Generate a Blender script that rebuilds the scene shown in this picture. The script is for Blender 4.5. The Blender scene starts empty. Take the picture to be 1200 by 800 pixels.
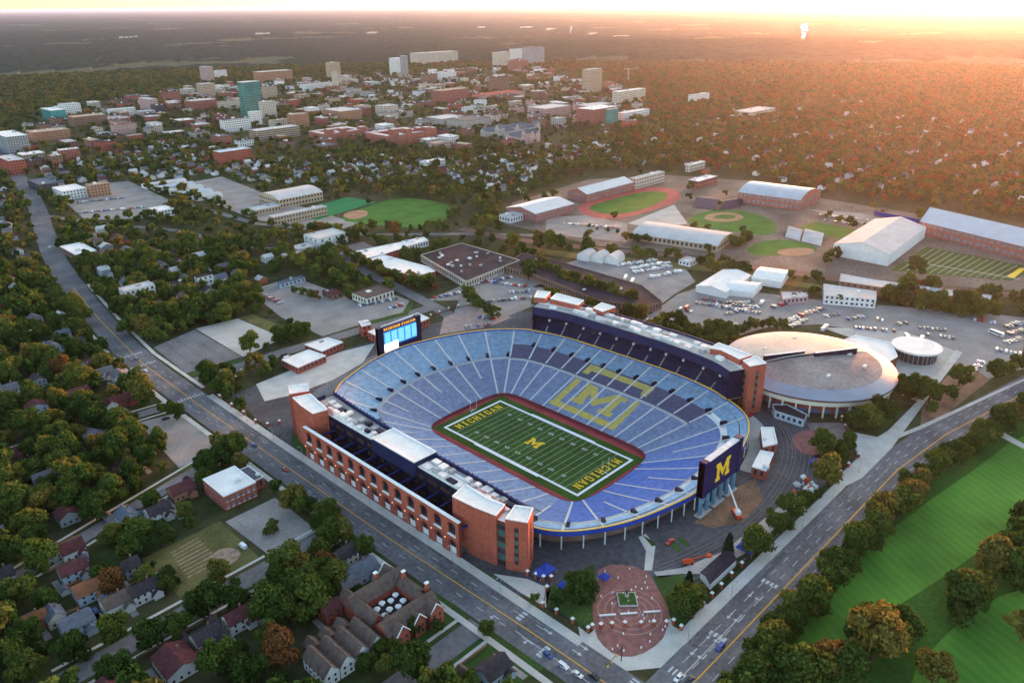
import bpy, math, random
import numpy as np
from mathutils import Vector, Matrix, noise as mnoise
# ------------------------------------------------------------------ camera, sky, sun, exposure
# world: x east, y north, z up, metres; origin above the centre of the playing field, z = 0 the street level; many x, y tables were unprojected from image pixels
SC = bpy.context.scene
COL = SC.collection
cam_d = bpy.data.cameras.new('camera')
cam = bpy.data.objects.new('camera', cam_d); COL.objects.link(cam)
cam_d.sensor_width = 36.0
cam_d.lens = 36.0 * 918.979 / 1200.0
cam_d.clip_start = 1.0
cam_d.clip_end = 600000.0
def aim(head, pitch, roll, loc):
    f = Vector((math.sin(head)*math.cos(pitch), math.cos(head)*math.cos(pitch), -math.sin(pitch)))
    r0 = Vector((math.cos(head), -math.sin(head), 0)); u0 = r0.cross(f)
    r = r0*math.cos(roll) + u0*math.sin(roll); u = u0*math.cos(roll) - r0*math.sin(roll)
    m = Matrix((r, u, -f)).transposed().to_4x4(); m.translation = loc
    return m
cam.matrix_world = aim(0.794, 0.405, -0.011, Vector((-312.413, -288.183, 238.166)))
SC.camera = cam
SUN_AZ, SUN_EL = math.radians(77.0), math.radians(3.0)
world = bpy.data.worlds.new('World'); SC.world = world; world.use_nodes = True
nt = world.node_tree; nt.nodes.clear()
sky = nt.nodes.new('ShaderNodeTexSky'); sky.sky_type = 'NISHITA'; sky.sun_disc = False
sky.sun_elevation = SUN_EL; sky.sun_rotation = SUN_AZ
sky.altitude = 250.0; sky.air_density = 0.6; sky.dust_density = 1.5; sky.ozone_density = 0.5
bg = nt.nodes.new('ShaderNodeBackground'); bg.inputs['Strength'].default_value = 0.15
wo = nt.nodes.new('ShaderNodeOutputWorld')
nt.links.new(sky.outputs[0], bg.inputs[0]); nt.links.new(bg.outputs[0], wo.inputs[0])
sun_d = bpy.data.lights.new('sun', 'SUN'); sun_d.energy = 1.6; sun_d.angle = math.radians(2.0); sun_d.color = (1.0, 0.27, 0.08)
sun = bpy.data.objects.new('sun', sun_d); COL.objects.link(sun)
sdir = Vector((math.sin(SUN_AZ)*math.cos(SUN_EL), math.cos(SUN_AZ)*math.cos(SUN_EL), math.sin(SUN_EL)))
sun.rotation_euler = sdir.to_track_quat('Z', 'Y').to_euler()
vs = SC.view_settings; vs.view_transform = 'Standard'; vs.look = 'None'; vs.exposure = 3.05; vs.gamma = 1.0
vs.use_curve_mapping = False
SC.render.engine = 'CYCLES'
SC.cycles.max_bounces = 5; SC.cycles.diffuse_bounces = 2; SC.cycles.glossy_bounces = 2
SC.cycles.transmission_bounces = 3; SC.cycles.volume_bounces = 0; SC.cycles.transparent_max_bounces = 8
SC.cycles.use_denoising = True
SC.cycles.sample_clamp_indirect = 4.0

# ------------------------------------------------------------------ helpers
RNG = random.Random(7)
MATS = {}
def mat(name, rgb, rough=0.85, var=0.18, scale=0.15, spec=0.06, metal=0.0, detail=4.0, rgb2=None, scale2=None, emit=None, coat=0.0):
    """procedural surface: base colour broken up by world-space noise at one or two sizes"""
    if name in MATS: return MATS[name]
    m = bpy.data.materials.new(name); m.use_nodes = True; n = m.node_tree.nodes; l = m.node_tree.links
    b = n['Principled BSDF']; b.inputs['Roughness'].default_value = rough; b.inputs['Metallic'].default_value = metal
    b.inputs['Specular IOR Level'].default_value = spec
    geo = n.new('ShaderNodeNewGeometry')
    tx = n.new('ShaderNodeTexNoise'); tx.inputs['Scale'].default_value = scale; tx.inputs['Detail'].default_value = detail
    l.new(geo.outputs['Position'], tx.inputs['Vector'])
    rp = n.new('ShaderNodeValToRGB'); rp.color_ramp.elements[0].position = 0.3; rp.color_ramp.elements[1].position = 0.7
    a = tuple(max(0, c*(1-var)) for c in rgb); c2 = rgb2 if rgb2 else tuple(min(1, c*(1+var)) for c in rgb)
    rp.color_ramp.elements[0].color = (*a, 1); rp.color_ramp.elements[1].color = (*c2, 1)
    l.new(tx.outputs[0], rp.inputs[0]); out = rp.outputs[0]
    if scale2:
        t2 = n.new('ShaderNodeTexNoise'); t2.inputs['Scale'].default_value = scale2; t2.inputs['Detail'].default_value = 3
        l.new(geo.outputs['Position'], t2.inputs['Vector'])
        mr = n.new('ShaderNodeMapRange'); mr.inputs[1].default_value = .3; mr.inputs[2].default_value = .7; mr.inputs[3].default_value = 1-var*.9; mr.inputs[4].default_value = 1+var*.6
        l.new(t2.outputs[0], mr.inputs[0])
        mx = n.new('ShaderNodeVectorMath'); mx.operation = 'SCALE'; l.new(out, mx.inputs[0]); l.new(mr.outputs[0], mx.inputs['Scale']); out = mx.outputs[0]
    l.new(out, b.inputs['Base Color'])
    if emit:
        b.inputs['Emission Color'].default_value = (*emit[:3], 1); b.inputs['Emission Strength'].default_value = emit[3]
    MATS[name] = m
    return m
class MB:
    """collects polygons; build() links them as ONE mesh object"""
    def __init__(s): s.v = []; s.f = []; s.m = []
    def poly(s, pts, m=0):
        i = len(s.v); s.v.extend(pts); s.f.append(tuple(range(i, i+len(pts)))); s.m.append(m); return s
    def flat(s, pts, z, m=0):
        return s.poly([(p[0], p[1], z) for p in ccw(pts)], m)
    def prism(s, pts, z0, z1, m=0, mt=None, cap=True):
        pts = ccw(pts); n = len(pts)
        for i in range(n):
            a, b = pts[i], pts[(i+1) % n]
            s.poly([(a[0], a[1], z0), (b[0], b[1], z0), (b[0], b[1], z1), (a[0], a[1], z1)], m)
        if cap: s.poly([(p[0], p[1], z1) for p in pts], m if mt is None else mt)
        return s
    def box(s, x0, y0, z0, x1, y1, z1, m=0, mt=None, bottom=False):
        if x0 > x1: x0, x1 = x1, x0
        if y0 > y1: y0, y1 = y1, y0
        s.prism([(x0, y0), (x1, y0), (x1, y1), (x0, y1)], z0, z1, m, mt)
        if bottom: s.poly([(x0, y0, z0), (x0, y1, z0), (x1, y1, z0), (x1, y0, z0)], m)
        return s
    def rbox(s, cx, cy, ang, lx, ly, z0, z1, m=0, mt=None):
        s.prism(rect(cx, cy, ang, lx, ly), z0, z1, m, mt)
        s.poly([(p[0], p[1], z0) for p in reversed(rect(cx, cy, ang, lx, ly))], m); return s
    def cyl(s, cx, cy, r, z0, z1, n=8, m=0, mt=None, r2=None):
        r2 = r if r2 is None else r2
        a = [(cx+r*math.cos(6.28318*i/n), cy+r*math.sin(6.28318*i/n), z0) for i in range(n)]
        b = [(cx+r2*math.cos(6.28318*i/n), cy+r2*math.sin(6.28318*i/n), z1) for i in range(n)]
        for i in range(n): s.poly([a[i], a[(i+1) % n], b[(i+1) % n], b[i]], m)
        s.poly(b, m if mt is None else mt); return s
    def tube(s, p, q, r, r2=None, n=6, m=0):
        p, q = Vector(p), Vector(q); d = (q-p).normalized(); a = d.orthogonal().normalized(); b = d.cross(a); r2 = r if r2 is None else r2
        A = [p+(a*math.cos(6.28318*i/n)+b*math.sin(6.28318*i/n))*r for i in range(n)]
        B = [q+(a*math.cos(6.28318*i/n)+b*math.sin(6.28318*i/n))*r2 for i in range(n)]
        for i in range(n): s.poly([tuple(A[i]), tuple(A[(i+1) % n]), tuple(B[(i+1) % n]), tuple(B[i])], m)
        s.poly([tuple(x) for x in B], m); return s
    def ribbon(s, L, R, z, m=0):
        for i in range(len(L)-1):
            s.poly([(*L[i], z), (*R[i], z), (*R[i+1], z), (*L[i+1], z)], m)
        return s
    def strip(s, pts, w, z, m=0, off=0.0):
        L, R = offs(pts, off+w/2), offs(pts, off-w/2); return s.ribbon(L, R, z, m)
    def build(s, name, mats, parent=None, loc=None, rz=0.0):
        me = bpy.data.meshes.new(name); me.from_pydata(s.v, [], s.f)
        if not isinstance(mats, (list, tuple)): mats = [mats]
        for x in mats: me.materials.append(x)
        if len(mats) > 1: me.polygons.foreach_set('material_index', s.m)
        me.update()
        o = bpy.data.objects.new(name, me); COL.objects.link(o)
        if parent: o.parent = parent
        if loc: o.location = loc
        if rz: o.rotation_euler.z = rz
        return o
def area(p): return 0.5*sum(p[i][0]*p[(i+1) % len(p)][1]-p[(i+1) % len(p)][0]*p[i][1] for i in range(len(p)))
def ccw(p):
    p = list(p); return p if area(p) > 0 else p[::-1]
def rect(cx, cy, ang, lx, ly):
    c, s = math.cos(ang), math.sin(ang)
    return [(cx+x*c-y*s, cy+x*s+y*c) for x, y in ((-lx/2, -ly/2), (lx/2, -ly/2), (lx/2, ly/2), (-lx/2, ly/2))]
def offs(pts, d):
    """polyline moved sideways by d to the left of its direction"""
    out = []
    for i, p in enumerate(pts):
        a = pts[max(i-1, 0)]; b = pts[min(i+1, len(pts)-1)]
        t = Vector((b[0]-a[0], b[1]-a[1])); t.normalize(); out.append((p[0]-t.y*d, p[1]+t.x*d))
    return out
def resample(pts, step):
    out = []
    for a, b in zip(pts[:-1], pts[1:]):
        n = max(1, int(math.dist(a, b)/step)); out += [(a[0]+(b[0]-a[0])*i/n, a[1]+(b[1]-a[1])*i/n) for i in range(n)]
    return out+[pts[-1]]
def smooth(pts, n=2, closed=False):
    for _ in range(n):
        o = [] if closed else [pts[0]]
        K = len(pts)
        for i in range(K if closed else K-1):
            a, b = pts[i], pts[(i+1) % K]
            o += [(a[0]*.75+b[0]*.25, a[1]*.75+b[1]*.25), (a[0]*.25+b[0]*.75, a[1]*.25+b[1]*.75)]
        if not closed: o.append(pts[-1])
        pts = o
    return pts
def tag(o, label=None, cat=None, group=None, kind=None):
    if label: o['label'] = label
    if cat: o['category'] = cat
    if group: o['group'] = group
    if kind: o['kind'] = kind
    return o
def thing(name, label, cat, loc=(0, 0, 0), rz=0.0, group=None):
    o = bpy.data.objects.new(name, None); COL.objects.link(o); o.location = loc; o.rotation_euler.z = rz
    return tag(o, label, cat, group)
def struct(o): o['kind'] = 'structure'; return o
def dup(root, loc, rz, label=None, group=None):
    r = root.copy(); COL.objects.link(r); r.location = loc; r.rotation_euler.z = rz
    tag(r, label, None, group)
    for ch in root.children:
        c = ch.copy(); COL.objects.link(c); c.parent = r
        for g in ch.children:
            d = g.copy(); COL.objects.link(d); d.parent = c
    return r
EXC = []   # footprints where no tree may stand
def keep_clear(poly, pad=0.0):
    a = np.array(poly, float)
    if pad:
        c = a.mean(0); d = a-c; a = c+d*(1+pad/np.maximum(np.linalg.norm(d, axis=1, keepdims=True), .1))
    EXC.append((a, a.min(0), a.max(0)))
def inside(P, poly):
    P = np.asarray(P, float); poly = np.asarray(poly, float); r = np.zeros(len(P), bool); n = len(poly)
    for i in range(n):
        x0, y0 = poly[i]; x1, y1 = poly[(i+1) % n]
        c = ((y0 > P[:, 1]) != (y1 > P[:, 1]))
        with np.errstate(divide='ignore', invalid='ignore'):
            xx = (x1-x0)*(P[:, 1]-y0)/(y1-y0)+x0
        r ^= c & (P[:, 0] < xx)
    return r
def blocked(P):
    P = np.asarray(P, float); r = np.zeros(len(P), bool)
    for a, lo, hi in EXC:
        k = np.where((P[:, 0] > lo[0]) & (P[:, 0] < hi[0]) & (P[:, 1] > lo[1]) & (P[:, 1] < hi[1]) & ~r)[0]
        if len(k): r[k] |= inside(P[k], a)
    return r
ORD = 'first second third fourth fifth sixth seventh eighth ninth tenth eleventh twelfth thirteenth fourteenth fifteenth sixteenth seventeenth eighteenth nineteenth twentieth'.split()
def nth(i): return ORD[i] if i < 20 else '%d%s' % (i+1, {1: 'st', 2: 'nd', 3: 'rd'}.get((i+1) % 10, 'th') if (i+1) % 100 not in (11, 12, 13) else 'th')
# block letters on a unit cell, as convex pieces
def _r(a, b, c, d): return [(a, b), (c, b), (c, d), (a, d)]
GL = {
 'M': [_r(.08, .12, .28, .88), _r(.72, .12, .92, .88), _r(0, 0, .36, .12), _r(.64, 0, 1, .12), _r(0, .88, .28, 1), _r(.72, .88, 1, 1), [(.28, 1), (.28, .66), (.5, .2), (.5, .56)], [(.72, 1), (.5, .56), (.5, .2), (.72, .66)]],
 'I': [_r(.36, .12, .64, .88), _r(.2, 0, .8, .12), _r(.2, .88, .8, 1)],
 'C': [_r(.08, .15, .3, .85), [(.08, .15), (.22, 0), (.78, 0), (.92, .15)], [(.08, .85), (.92, .85), (.78, 1), (.22, 1)], _r(.72, .15, .92, .36), _r(.72, .64, .92, .85)],
 'H': [_r(.08, .12, .3, .88), _r(.7, .12, .92, .88), _r(.3, .42, .7, .58), _r(0, 0, .38, .12), _r(.62, 0, 1, .12), _r(0, .88, .38, 1), _r(.62, .88, 1, 1)],
 'G': [_r(.08, .15, .3, .85), [(.08, .15), (.22, 0), (.78, 0), (.92, .15)], [(.08, .85), (.92, .85), (.78, 1), (.22, 1)], _r(.72, .15, .92, .36), _r(.72, .64, .92, .85), _r(.55, .36, 1, .48)],
 'A': [[(.08, .12), (.28, .12), (.58, 1), (.42, 1)], [(.72, .12), (.92, .12), (.58, 1), (.5, .77)], _r(.3, .28, .7, .42), _r(0, 0, .36, .12), _r(.64, 0, 1, .12)],
 'N': [_r(.08, .12, .28, .88), _r(.72, .12, .92, .88), _r(0, 0, .36, .12), _r(0, .88, .28, 1), _r(.64, .88, 1, 1), [(.28, 1), (.28, .66), (.72, 0), (.72, .34)], _r(.72, 0, .92, .12)],
 'S': [_r(.08, .56, .3, .85), _r(.7, .15, .92, .44), [(.08, .85), (.92, .85), (.8, 1), (.2, 1)], [(.2, 0), (.8, 0), (.92, .15), (.08, .15)], [(.08, .56), (.3, .44), (.92, .44), (.7, .56)]],
 'T': [_r(.38, 0, .62, .86), _r(.04, .86, .96, 1)],
 'D': [_r(.08, 0, .3, 1), _r(.3, .86, .72, 1), _r(.3, 0, .72, .14), [(.72, 0), (.92, .18), (.92, .82), (.72, 1)]],
 'U': [_r(.08, .15, .3, 1), _r(.7, .15, .92, 1), [(.08, .15), (.22, 0), (.78, 0), (.92, .15)]],
}
BLOCK_M = [(0, 0), (.42, 0), (.42, .2), (.34, .2), (.34, .6), (.65, .12), (.96, .6), (.96, .2), (.88, .2), (.88, 0), (1.3, 0), (1.3, .2), (1.2, .2), (1.2, .8), (1.3, .8), (1.3, 1), (.95, 1), (.65, .52), (.35, 1), (0, 1), (0, .8), (.1, .8), (.1, .2), (0, .2)]
def windows(mb, a, b, z0, floors, fh, n, w, h, m=0, out=.07, sill=0.9, margin=.5):
    """rows of window panes standing just proud of the wall a->b (outside on the right hand)"""
    a, b = Vector(a), Vector(b); L = (b-a).length
    if L < 1: return
    t = (b-a)/L; nrm = Vector((t.y, -t.x))*out
    n = max(1, n)
    for f in range(floors):
        z = z0+f*fh+sill
        for i in range(n):
            c = margin+(L-2*margin)*(i+.5)/n
            p = a+t*(c-w/2)+nrm; q = a+t*(c+w/2)+nrm
            mb.poly([(p.x, p.y, z), (q.x, q.y, z), (q.x, q.y, z+h), (p.x, p.y, z+h)], m)

# ------------------------------------------------------------------ stadium: playing field, bowl, two stands, scoreboards
FZ = -13.0
M_brick = mat('brick', (.36, .095, .062), .9, .16, .6, scale2=.07)
M_brickd = mat('brick_joint', (.16, .05, .035), .9)
M_conc = mat('concrete', (.42, .40, .37), .9, .14, .12, scale2=1.2)
M_roofw = mat('white_roof', (.74, .72, .68), .8, .08, .12, scale2=.7)
M_navy = mat('navy_paint', (.017, .023, .068), .55, .2, .2)
M_navyd = mat('dark_navy', (.012, .014, .032), .4, .2, .3)
M_blue = mat('royal_blue', (.03, .06, .32), .5, .15, .3)
M_maize = mat('maize_paint', (.76, .47, .03), .6, .08, .4)
M_white = mat('white_paint', (.78, .78, .76), .7, .06, .5)
M_glass = mat('dark_glass', (.02, .03, .035), .12, .3, .4, spec=.6)
M_gglass = mat('green_glass', (.03, .12, .11), .12, .35, .3, spec=.6)
M_grey = mat('grey_metal', (.30, .31, .32), .6, .15, .3)
M_hvac = mat('pale_metal', (.55, .57, .57), .6, .12, .4)
M_turf = mat('field_turf', (.044, .088, .016), .9, .25, .06, scale2=.6)
M_track = mat('red_apron', (.30, .055, .055), .85, .18, .1)
field = struct(MB().flat(smooth([(-31.5, -61), (31.5, -61), (31.5, 61), (-31.5, 61)], 0), FZ).build('playing_field', M_turf))
W, L = 24.38, 54.86
mk = MB()
bw = 1.7
for a in ((-W-bw, L, W+bw, L+bw), (-W-bw, -L-bw, W+bw, -L), (-W-bw, -L, -W, L), (W, -L, W+bw, L)):
    MB().poly([(a[0], a[1], FZ+.03), (a[2], a[1], FZ+.03), (a[2], a[3], FZ+.03), (a[0], a[3], FZ+.03)]).build('boundary_line', M_white, field)
for sx in (-1, 1):   # the wide team-area stretch of each side line
    MB().poly([(sx*(W+bw), -27, FZ+.032), (sx*(W+bw+.9), -27, FZ+.032), (sx*(W+bw+.9), 27, FZ+.032), (sx*(W+bw), 27, FZ+.032)][::sx]).build('team_area_line', M_white, field)
M_line = mat('faded_line', (.42, .50, .40), .8, .2, .5)
ln = bpy.data.meshes.new('yard_line'); ln.from_pydata([(-W, -.12, 0), (W, -.12, 0), (W, .12, 0), (-W, .12, 0)], [], [(0, 1, 2, 3)]); ln.materials.append(M_line)
for i in range(21):
    o = bpy.data.objects.new('yard_line', ln); COL.objects.link(o); o.parent = field; o.location = (0, -45.72+i*4.572, FZ+.03)
hm = MB()
for i in range(101):
    y = -45.72+i*.9144
    for x in (-6.1, 6.1, -23.6, 23.6): hm.poly([(x-.3, y-.05, FZ+.028), (x+.3, y-.05, FZ+.028), (x+.3, y+.05, FZ+.028), (x-.3, y+.05, FZ+.028)])
tag(hm.build('hash_marks', M_line, field), kind='stuff')
SEG = {'0': 'abcdef', '1': 'bc', '2': 'abged', '3': 'abgcd', '4': 'fgbc', '5': 'afgcd'}
SR = {'a': (.1, .9, .9, 1), 'g': (.1, .45, .9, .55), 'd': (.1, 0, .9, .1), 'f': (0, .5, .22, 1), 'b': (.78, .5, 1, 1), 'e': (0, 0, .22, .5), 'c': (.78, 0, 1, .5)}
for side in (-1, 1):
    for k, num in enumerate(('10', '20', '30', '40', '50', '40', '30', '20', '10')):
        y = -36.576+k*9.144
        for j, ch in enumerate(num):
            mb = MB()
            for s in SEG[ch]:
                a, b, c, d = SR[s]
                pts = [((a-.5)*1.3+(-1.15, 1.15)[j], (b-.5)*1.9), ((c-.5)*1.3+(-1.15, 1.15)[j], (b-.5)*1.9), ((c-.5)*1.3+(-1.15, 1.15)[j], (d-.5)*1.9), ((a-.5)*1.3+(-1.15, 1.15)[j], (d-.5)*1.9)]
                mb.poly([(side*15.5-side*q, y+side*p, FZ+.035) for p, q in pts])
            mb.build('yard_number', M_white, field)
def letters(word, w, h, gap):
    x = 0
    for ch in word:
        if ch == ' ': x += w*.6; continue
        yield ch, x, [[(x+p[0]*w, p[1]*h) for p in g] for g in GL[ch]]
        x += w+gap
for sgn in (1, -1):
    tot = 8*4.2+7*.95
    for ch, x, gs in letters('MICHIGAN', 4.2, 5.9, .95):
        mb = MB()
        for g in gs: mb.poly([((p[0]-tot/2)*sgn, sgn*(L-8.1+p[1]+.35), FZ+.04) for p in g])
        mb.build('end_zone_letter', M_maize, field)
MB().poly([(-4.2+p[1]*8.4, 5.5-p[0]*8.4, FZ+.045) for p in BLOCK_M]).build('midfield_emblem', M_maize, field)
for sgn in (1, -1):
    g = thing('goalpost', 'white goalpost behind the %s end line of the playing field' % ('north' if sgn > 0 else 'south'), 'goalpost', (0, sgn*(L+2.6), FZ), group='goalposts')
    MB().tube((0, 0, 0), (0, -sgn*.5, 3), .14).build('base', M_white, g)
    MB().tube((-2.82, -sgn*1.9, 3.05), (2.82, -sgn*1.9, 3.05), .12).tube((0, -sgn*.4, 2.9), (0, -sgn*1.9, 3.05), .12).build('crossbar', M_white, g)
    for sx in (-1, 1): MB().tube((sx*2.82, -sgn*1.9, 3), (sx*2.82, -sgn*1.9, 12), .1).build('upright', M_white, g)
# ---- the bowl: pairs of a point on the inner wall and a point on the rim, anticlockwise from the east side
CP = [(37, 0, 102.5, 0), (37, 20, 102, 20), (37, 40, 101.5, 43), (36.5, 52, 99, 68), (34.5, 58, 93.5, 91), (31, 61.5, 75, 111.5), (25, 63.5, 52, 125), (13, 64.5, 25, 133.5), (0, 64.5, 4, 137.5), (-13, 64.5, -22, 134), (-25, 63.5, -44, 126), (-31, 61.5, -64, 117), (-34.5, 58, -80, 98), (-36.5, 52, -88, 72), (-37, 40, -90, 44), (-37, 20, -90, 20), (-37, 0, -90, 0), (-37, -20, -90, -20), (-37, -40, -90, -42), (-36.5, -52, -88.5, -72), (-34.5, -58, -83, -87), (-31, -61.5, -71, -98.5), (-25, -63, -50, -110), (-13, -64.5, -22, -117), (0, -64.5, -4, -119.5), (13, -64.5, 18, -119), (25, -63, 45, -114.5), (31, -61.5, 66, -108), (34.5, -58, 83, -97), (36.5, -52, 93, -80), (37, -40, 100, -55), (37, -20, 103, -26)]
cp = np.array(CP, float)
for _ in range(3):
    nx = np.roll(cp, -1, 0); q = np.empty((len(cp)*2, 4)); q[0::2] = cp*.75+nx*.25; q[1::2] = cp*.25+nx*.75; cp = q
i0 = int(np.argmin(np.abs(cp[:, 1]-.6)+1e3*(cp[:, 0] < 30))); cp = np.roll(cp, -i0, 0)
cc = np.vstack([cp, cp[:1]])
cum = np.concatenate([[0], np.cumsum((np.linalg.norm(np.diff(cc[:, :2], axis=0), axis=1)+np.linalg.norm(np.diff(cc[:, 2:], axis=0), axis=1))/2)])
NSEC, SUB, NROW = 42, 16, 80
tt = np.linspace(0, cum[-1], NSEC*SUB+1)
BW = np.stack([np.interp(tt, cum, cc[:, k]) for k in range(4)], 1)
Z0B, Z1B = -11.6, 9.0
def bowl(i, s, dz=0.0):
    b = BW[i % (NSEC*SUB)]; return (b[0]+(b[2]-b[0])*s, b[1]+(b[3]-b[1])*s, Z0B+(Z1B-Z0B)*(.92*s+.08*s*s)+dz)
M_seat = [mat('seat_lower', (.255, .31, .45), .55, .24, .35, scale2=2.2), mat('seat_upper', (.31, .48, .63), .55, .22, .3, scale2=2.2), mat('seat_dark', (.11, .095, .16), .6, .2, .4, scale2=2.2),
          mat('seat_maize', (.74, .55, .09), .6, .14, .4, scale2=2.2), mat('seat_sheen_blue', (.10, .175, .47), .5, .22, .3, scale2=2.2), mat('riser_blue', (.10, .11, .17), .8, .2, .5), mat('seat_sheen_half', (.175, .24, .46), .55, .16, .35, scale2=2.2)]  # blue and half tones: sky sheen on south-end benches painted into their colour
M_aisle = mat('aisle_concrete', (.50, .50, .50), .85, .12, .8)
bowl_o = thing('stadium_bowl', 'huge oval bowl of blue bleacher seats around the football field', 'stadium', (0, 0, 0))
def zone(b):
    ang = math.degrees(math.atan2(b[3], b[2]*1.25))
    return 'S' if -150 < ang < -38 else 'E' if -38 <= ang < 42 else 'N' if 42 <= ang < 150 else 'W'
def walk_s(z): return {'S': .74, 'E': .53, 'N': .54, 'W': .53}[z]
def in_M(y, x):   # maize pattern of the east seats, x the distance up the stand
    if -29 < y < 25.5 and 42 < x < 86.5:
        top = x > 81 or (x > 76.5 and (y < -23.8 or y > 20.3))
        bar = x < 70.5 and (y > 20.5 or y < -24)
        if top or bar or x < 47: return not (70.5 < x < 74)
        u = (15.5-y)/35.0*1.3; v = (x-50.5)/19.5
        if 0 < v < 1.0 and 0 < u < 1.3 and inside([(u, v)], BLOCK_M)[0]: return True
    return False
def row_mesh(k, r0, r1, tier, zn):
    mb = MB()
    for r in range(r0, r1):
        s0, s1 = r/NROW, (r+1)/NROW
        for j in range(SUB):
            i = k*SUB+j
            a, b, c, d = bowl(i, s0), bowl(i+1, s0), bowl(i+1, s1), bowl(i, s1)
            zt = bowl(i, s1)[2]
            mm = tier
            if zn == 'E' and in_M((a[1]+b[1])/2, (a[0]+d[0])/2): mm = 3
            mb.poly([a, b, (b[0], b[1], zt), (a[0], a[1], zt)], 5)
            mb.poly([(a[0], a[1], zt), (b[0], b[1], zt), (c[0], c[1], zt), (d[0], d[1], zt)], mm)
    return mb
for k in range(NSEC):
    zn = zone(BW[k*SUB+SUB//2]); rw = int(walk_s(zn)*NROW); WK = 5 if zn == 'S' else 2
    ang_ = math.degrees(math.atan2(BW[k*SUB+SUB//2][3], BW[k*SUB+SUB//2][2]))
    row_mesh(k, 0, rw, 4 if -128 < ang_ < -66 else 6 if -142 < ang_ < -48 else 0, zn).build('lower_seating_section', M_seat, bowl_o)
    if zn == 'E':
        rd = int(.775*NROW)
        row_mesh(k, rw+WK, rd, 2, zn).build('middle_seating_section', M_seat, bowl_o)
        row_mesh(k, rd, NROW, 1, zn).build('upper_seating_section', M_seat, bowl_o)
    else:
        row_mesh(k, rw+WK, NROW, 1 if zn in 'NS' else 0, zn).build('upper_seating_section', M_seat, bowl_o)
    w = MB()
    for j in range(SUB):
        i = k*SUB+j; s0, s1 = rw/NROW, (rw+WK)/NROW; z = bowl(i, s0)[2]
        p = [bowl(i, s0), bowl(i+1, s0), bowl(i+1, s1), bowl(i, s1)]
        w.poly([(q[0], q[1], z+.05) for q in p]); z2 = bowl(i, s1)[2]+.3
        w.poly([(p[3][0], p[3][1], z), (p[2][0], p[2][1], z), (p[2][0], p[2][1], z2), (p[3][0], p[3][1], z2)])
        w.poly([(p[0][0], p[0][1], z+.05), (p[1][0], p[1][1], z+.05), (p[1][0], p[1][1], z+.95), (p[0][0], p[0][1], z+.95)])
    w.build('walkway', M_white if zn == 'S' else M_aisle, bowl_o)
def aisle(i, s0, s1, wd=.62):
    mb = MB(); n = max(2, int((s1-s0)*30)); b = BW[i % (NSEC*SUB)]
    d = Vector((b[2]-b[0], b[3]-b[1])).normalized(); t = Vector((-d.y, d.x))*wd
    for j in range(n):
        p, q = bowl(i, s0+(s1-s0)*j/n, .34), bowl(i, s0+(s1-s0)*(j+1)/n, .34)
        mb.poly([(p[0]-t.x, p[1]-t.y, p[2]), (p[0]+t.x, p[1]+t.y, p[2]), (q[0]+t.x, q[1]+t.y, q[2]), (q[0]-t.x, q[1]-t.y, q[2])])
    return mb.build('aisle', M_aisle, bowl_o)
ar = random.Random(4)
for k in range(NSEC):
    i = k*SUB; zn = zone(BW[i]); ws = walk_s(zn); short = (zn in 'NS' and k % 3 == 2)
    aisle(i, .28 if short else .005, ws)
    aisle(i, ws+.03, .995)
    if zn == 'W': continue
    # stair portal cut into the upper tier beside the aisle
    sp = {'E': .79, 'N': .60, 'S': .80}[zn]
    b = BW[i]; d = Vector((b[2]-b[0], b[3]-b[1])).normalized(); p = bowl(i, sp)
    ang = math.atan2(d.y, d.x); t = Vector((-d.y, d.x))*1.9
    MB().rbox(p[0]+t.x, p[1]+t.y, ang, 4.2, 1.9, p[2]-.6, p[2]+1.5).build('portal', M_navyd, bowl_o)
# red apron, inner wall, rim wall
n = NSEC*SUB
ap = MB(); wl = MB(); rim = MB(); rail = MB(); fas = MB()
inner = [(BW[i][0], BW[i][1]) for i in range(n)]
outer = [(BW[i][2], BW[i][3]) for i in range(n)]
struct(ap.flat(inner, FZ-.05).build('field_apron', M_track))
for i in range(n):
    a, b = inner[i], inner[(i+1) % n]
    wl.poly([(a[0], a[1], FZ-.05), (a[0], a[1], Z0B+.5), (b[0], b[1], Z0B+.5), (b[0], b[1], FZ-.05)])
    c, d = bowl(i, .008), bowl(i+1, .008)
    wl.poly([(a[0], a[1], Z0B+.5), (c[0], c[1], Z0B+.5), (d[0], d[1], Z0B+.5), (b[0], b[1], Z0B+.5)])
wl.build('field_wall', mat('wall_red', (.20, .05, .06), .8), bowl_o)
def loop_off(pts, d):
    o = []
    for i in range(len(pts)):
        a, b = pts[i-1], pts[(i+1) % len(pts)]; t = Vector((b[0]-a[0], b[1]-a[1])).normalized(); o.append((pts[i][0]+t.y*d, pts[i][1]-t.x*d))
    return o
out1, in5 = loop_off(outer, .7), loop_off(outer, -5.0)
for i in range(n):
    j = (i+1) % n; a, b, c, d, e, f = outer[i], outer[j], out1[i], out1[j], in5[i], in5[j]
    fas.poly([(*c, 7.4), (*d, 7.4), (*d, 10.0), (*c, 10.0)]); fas.poly([(*a, 10.0), (*c, 10.0), (*d, 10.0), (*b, 10.0)]); fas.poly([(*b, 8.5), (*a, 8.5), (*a, 10.0), (*b, 10.0)])
    rail.poly([(*loop_pt, z) for loop_pt, z in ((c, 10.35), (d, 10.35), (b, 10.35), (a, 10.35))]); rail.poly([(*c, 10.05), (*d, 10.05), (*d, 10.35), (*c, 10.35)]); rail.poly([(*b, 10.05), (*a, 10.05), (*a, 10.35), (*b, 10.35)])
    rim.poly([(*e, 0), (*f, 0), (*f, 7.4), (*e, 7.4)]); rim.poly([(*c, 7.35), (*e, 7.35), (*f, 7.35), (*d, 7.35)])
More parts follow.
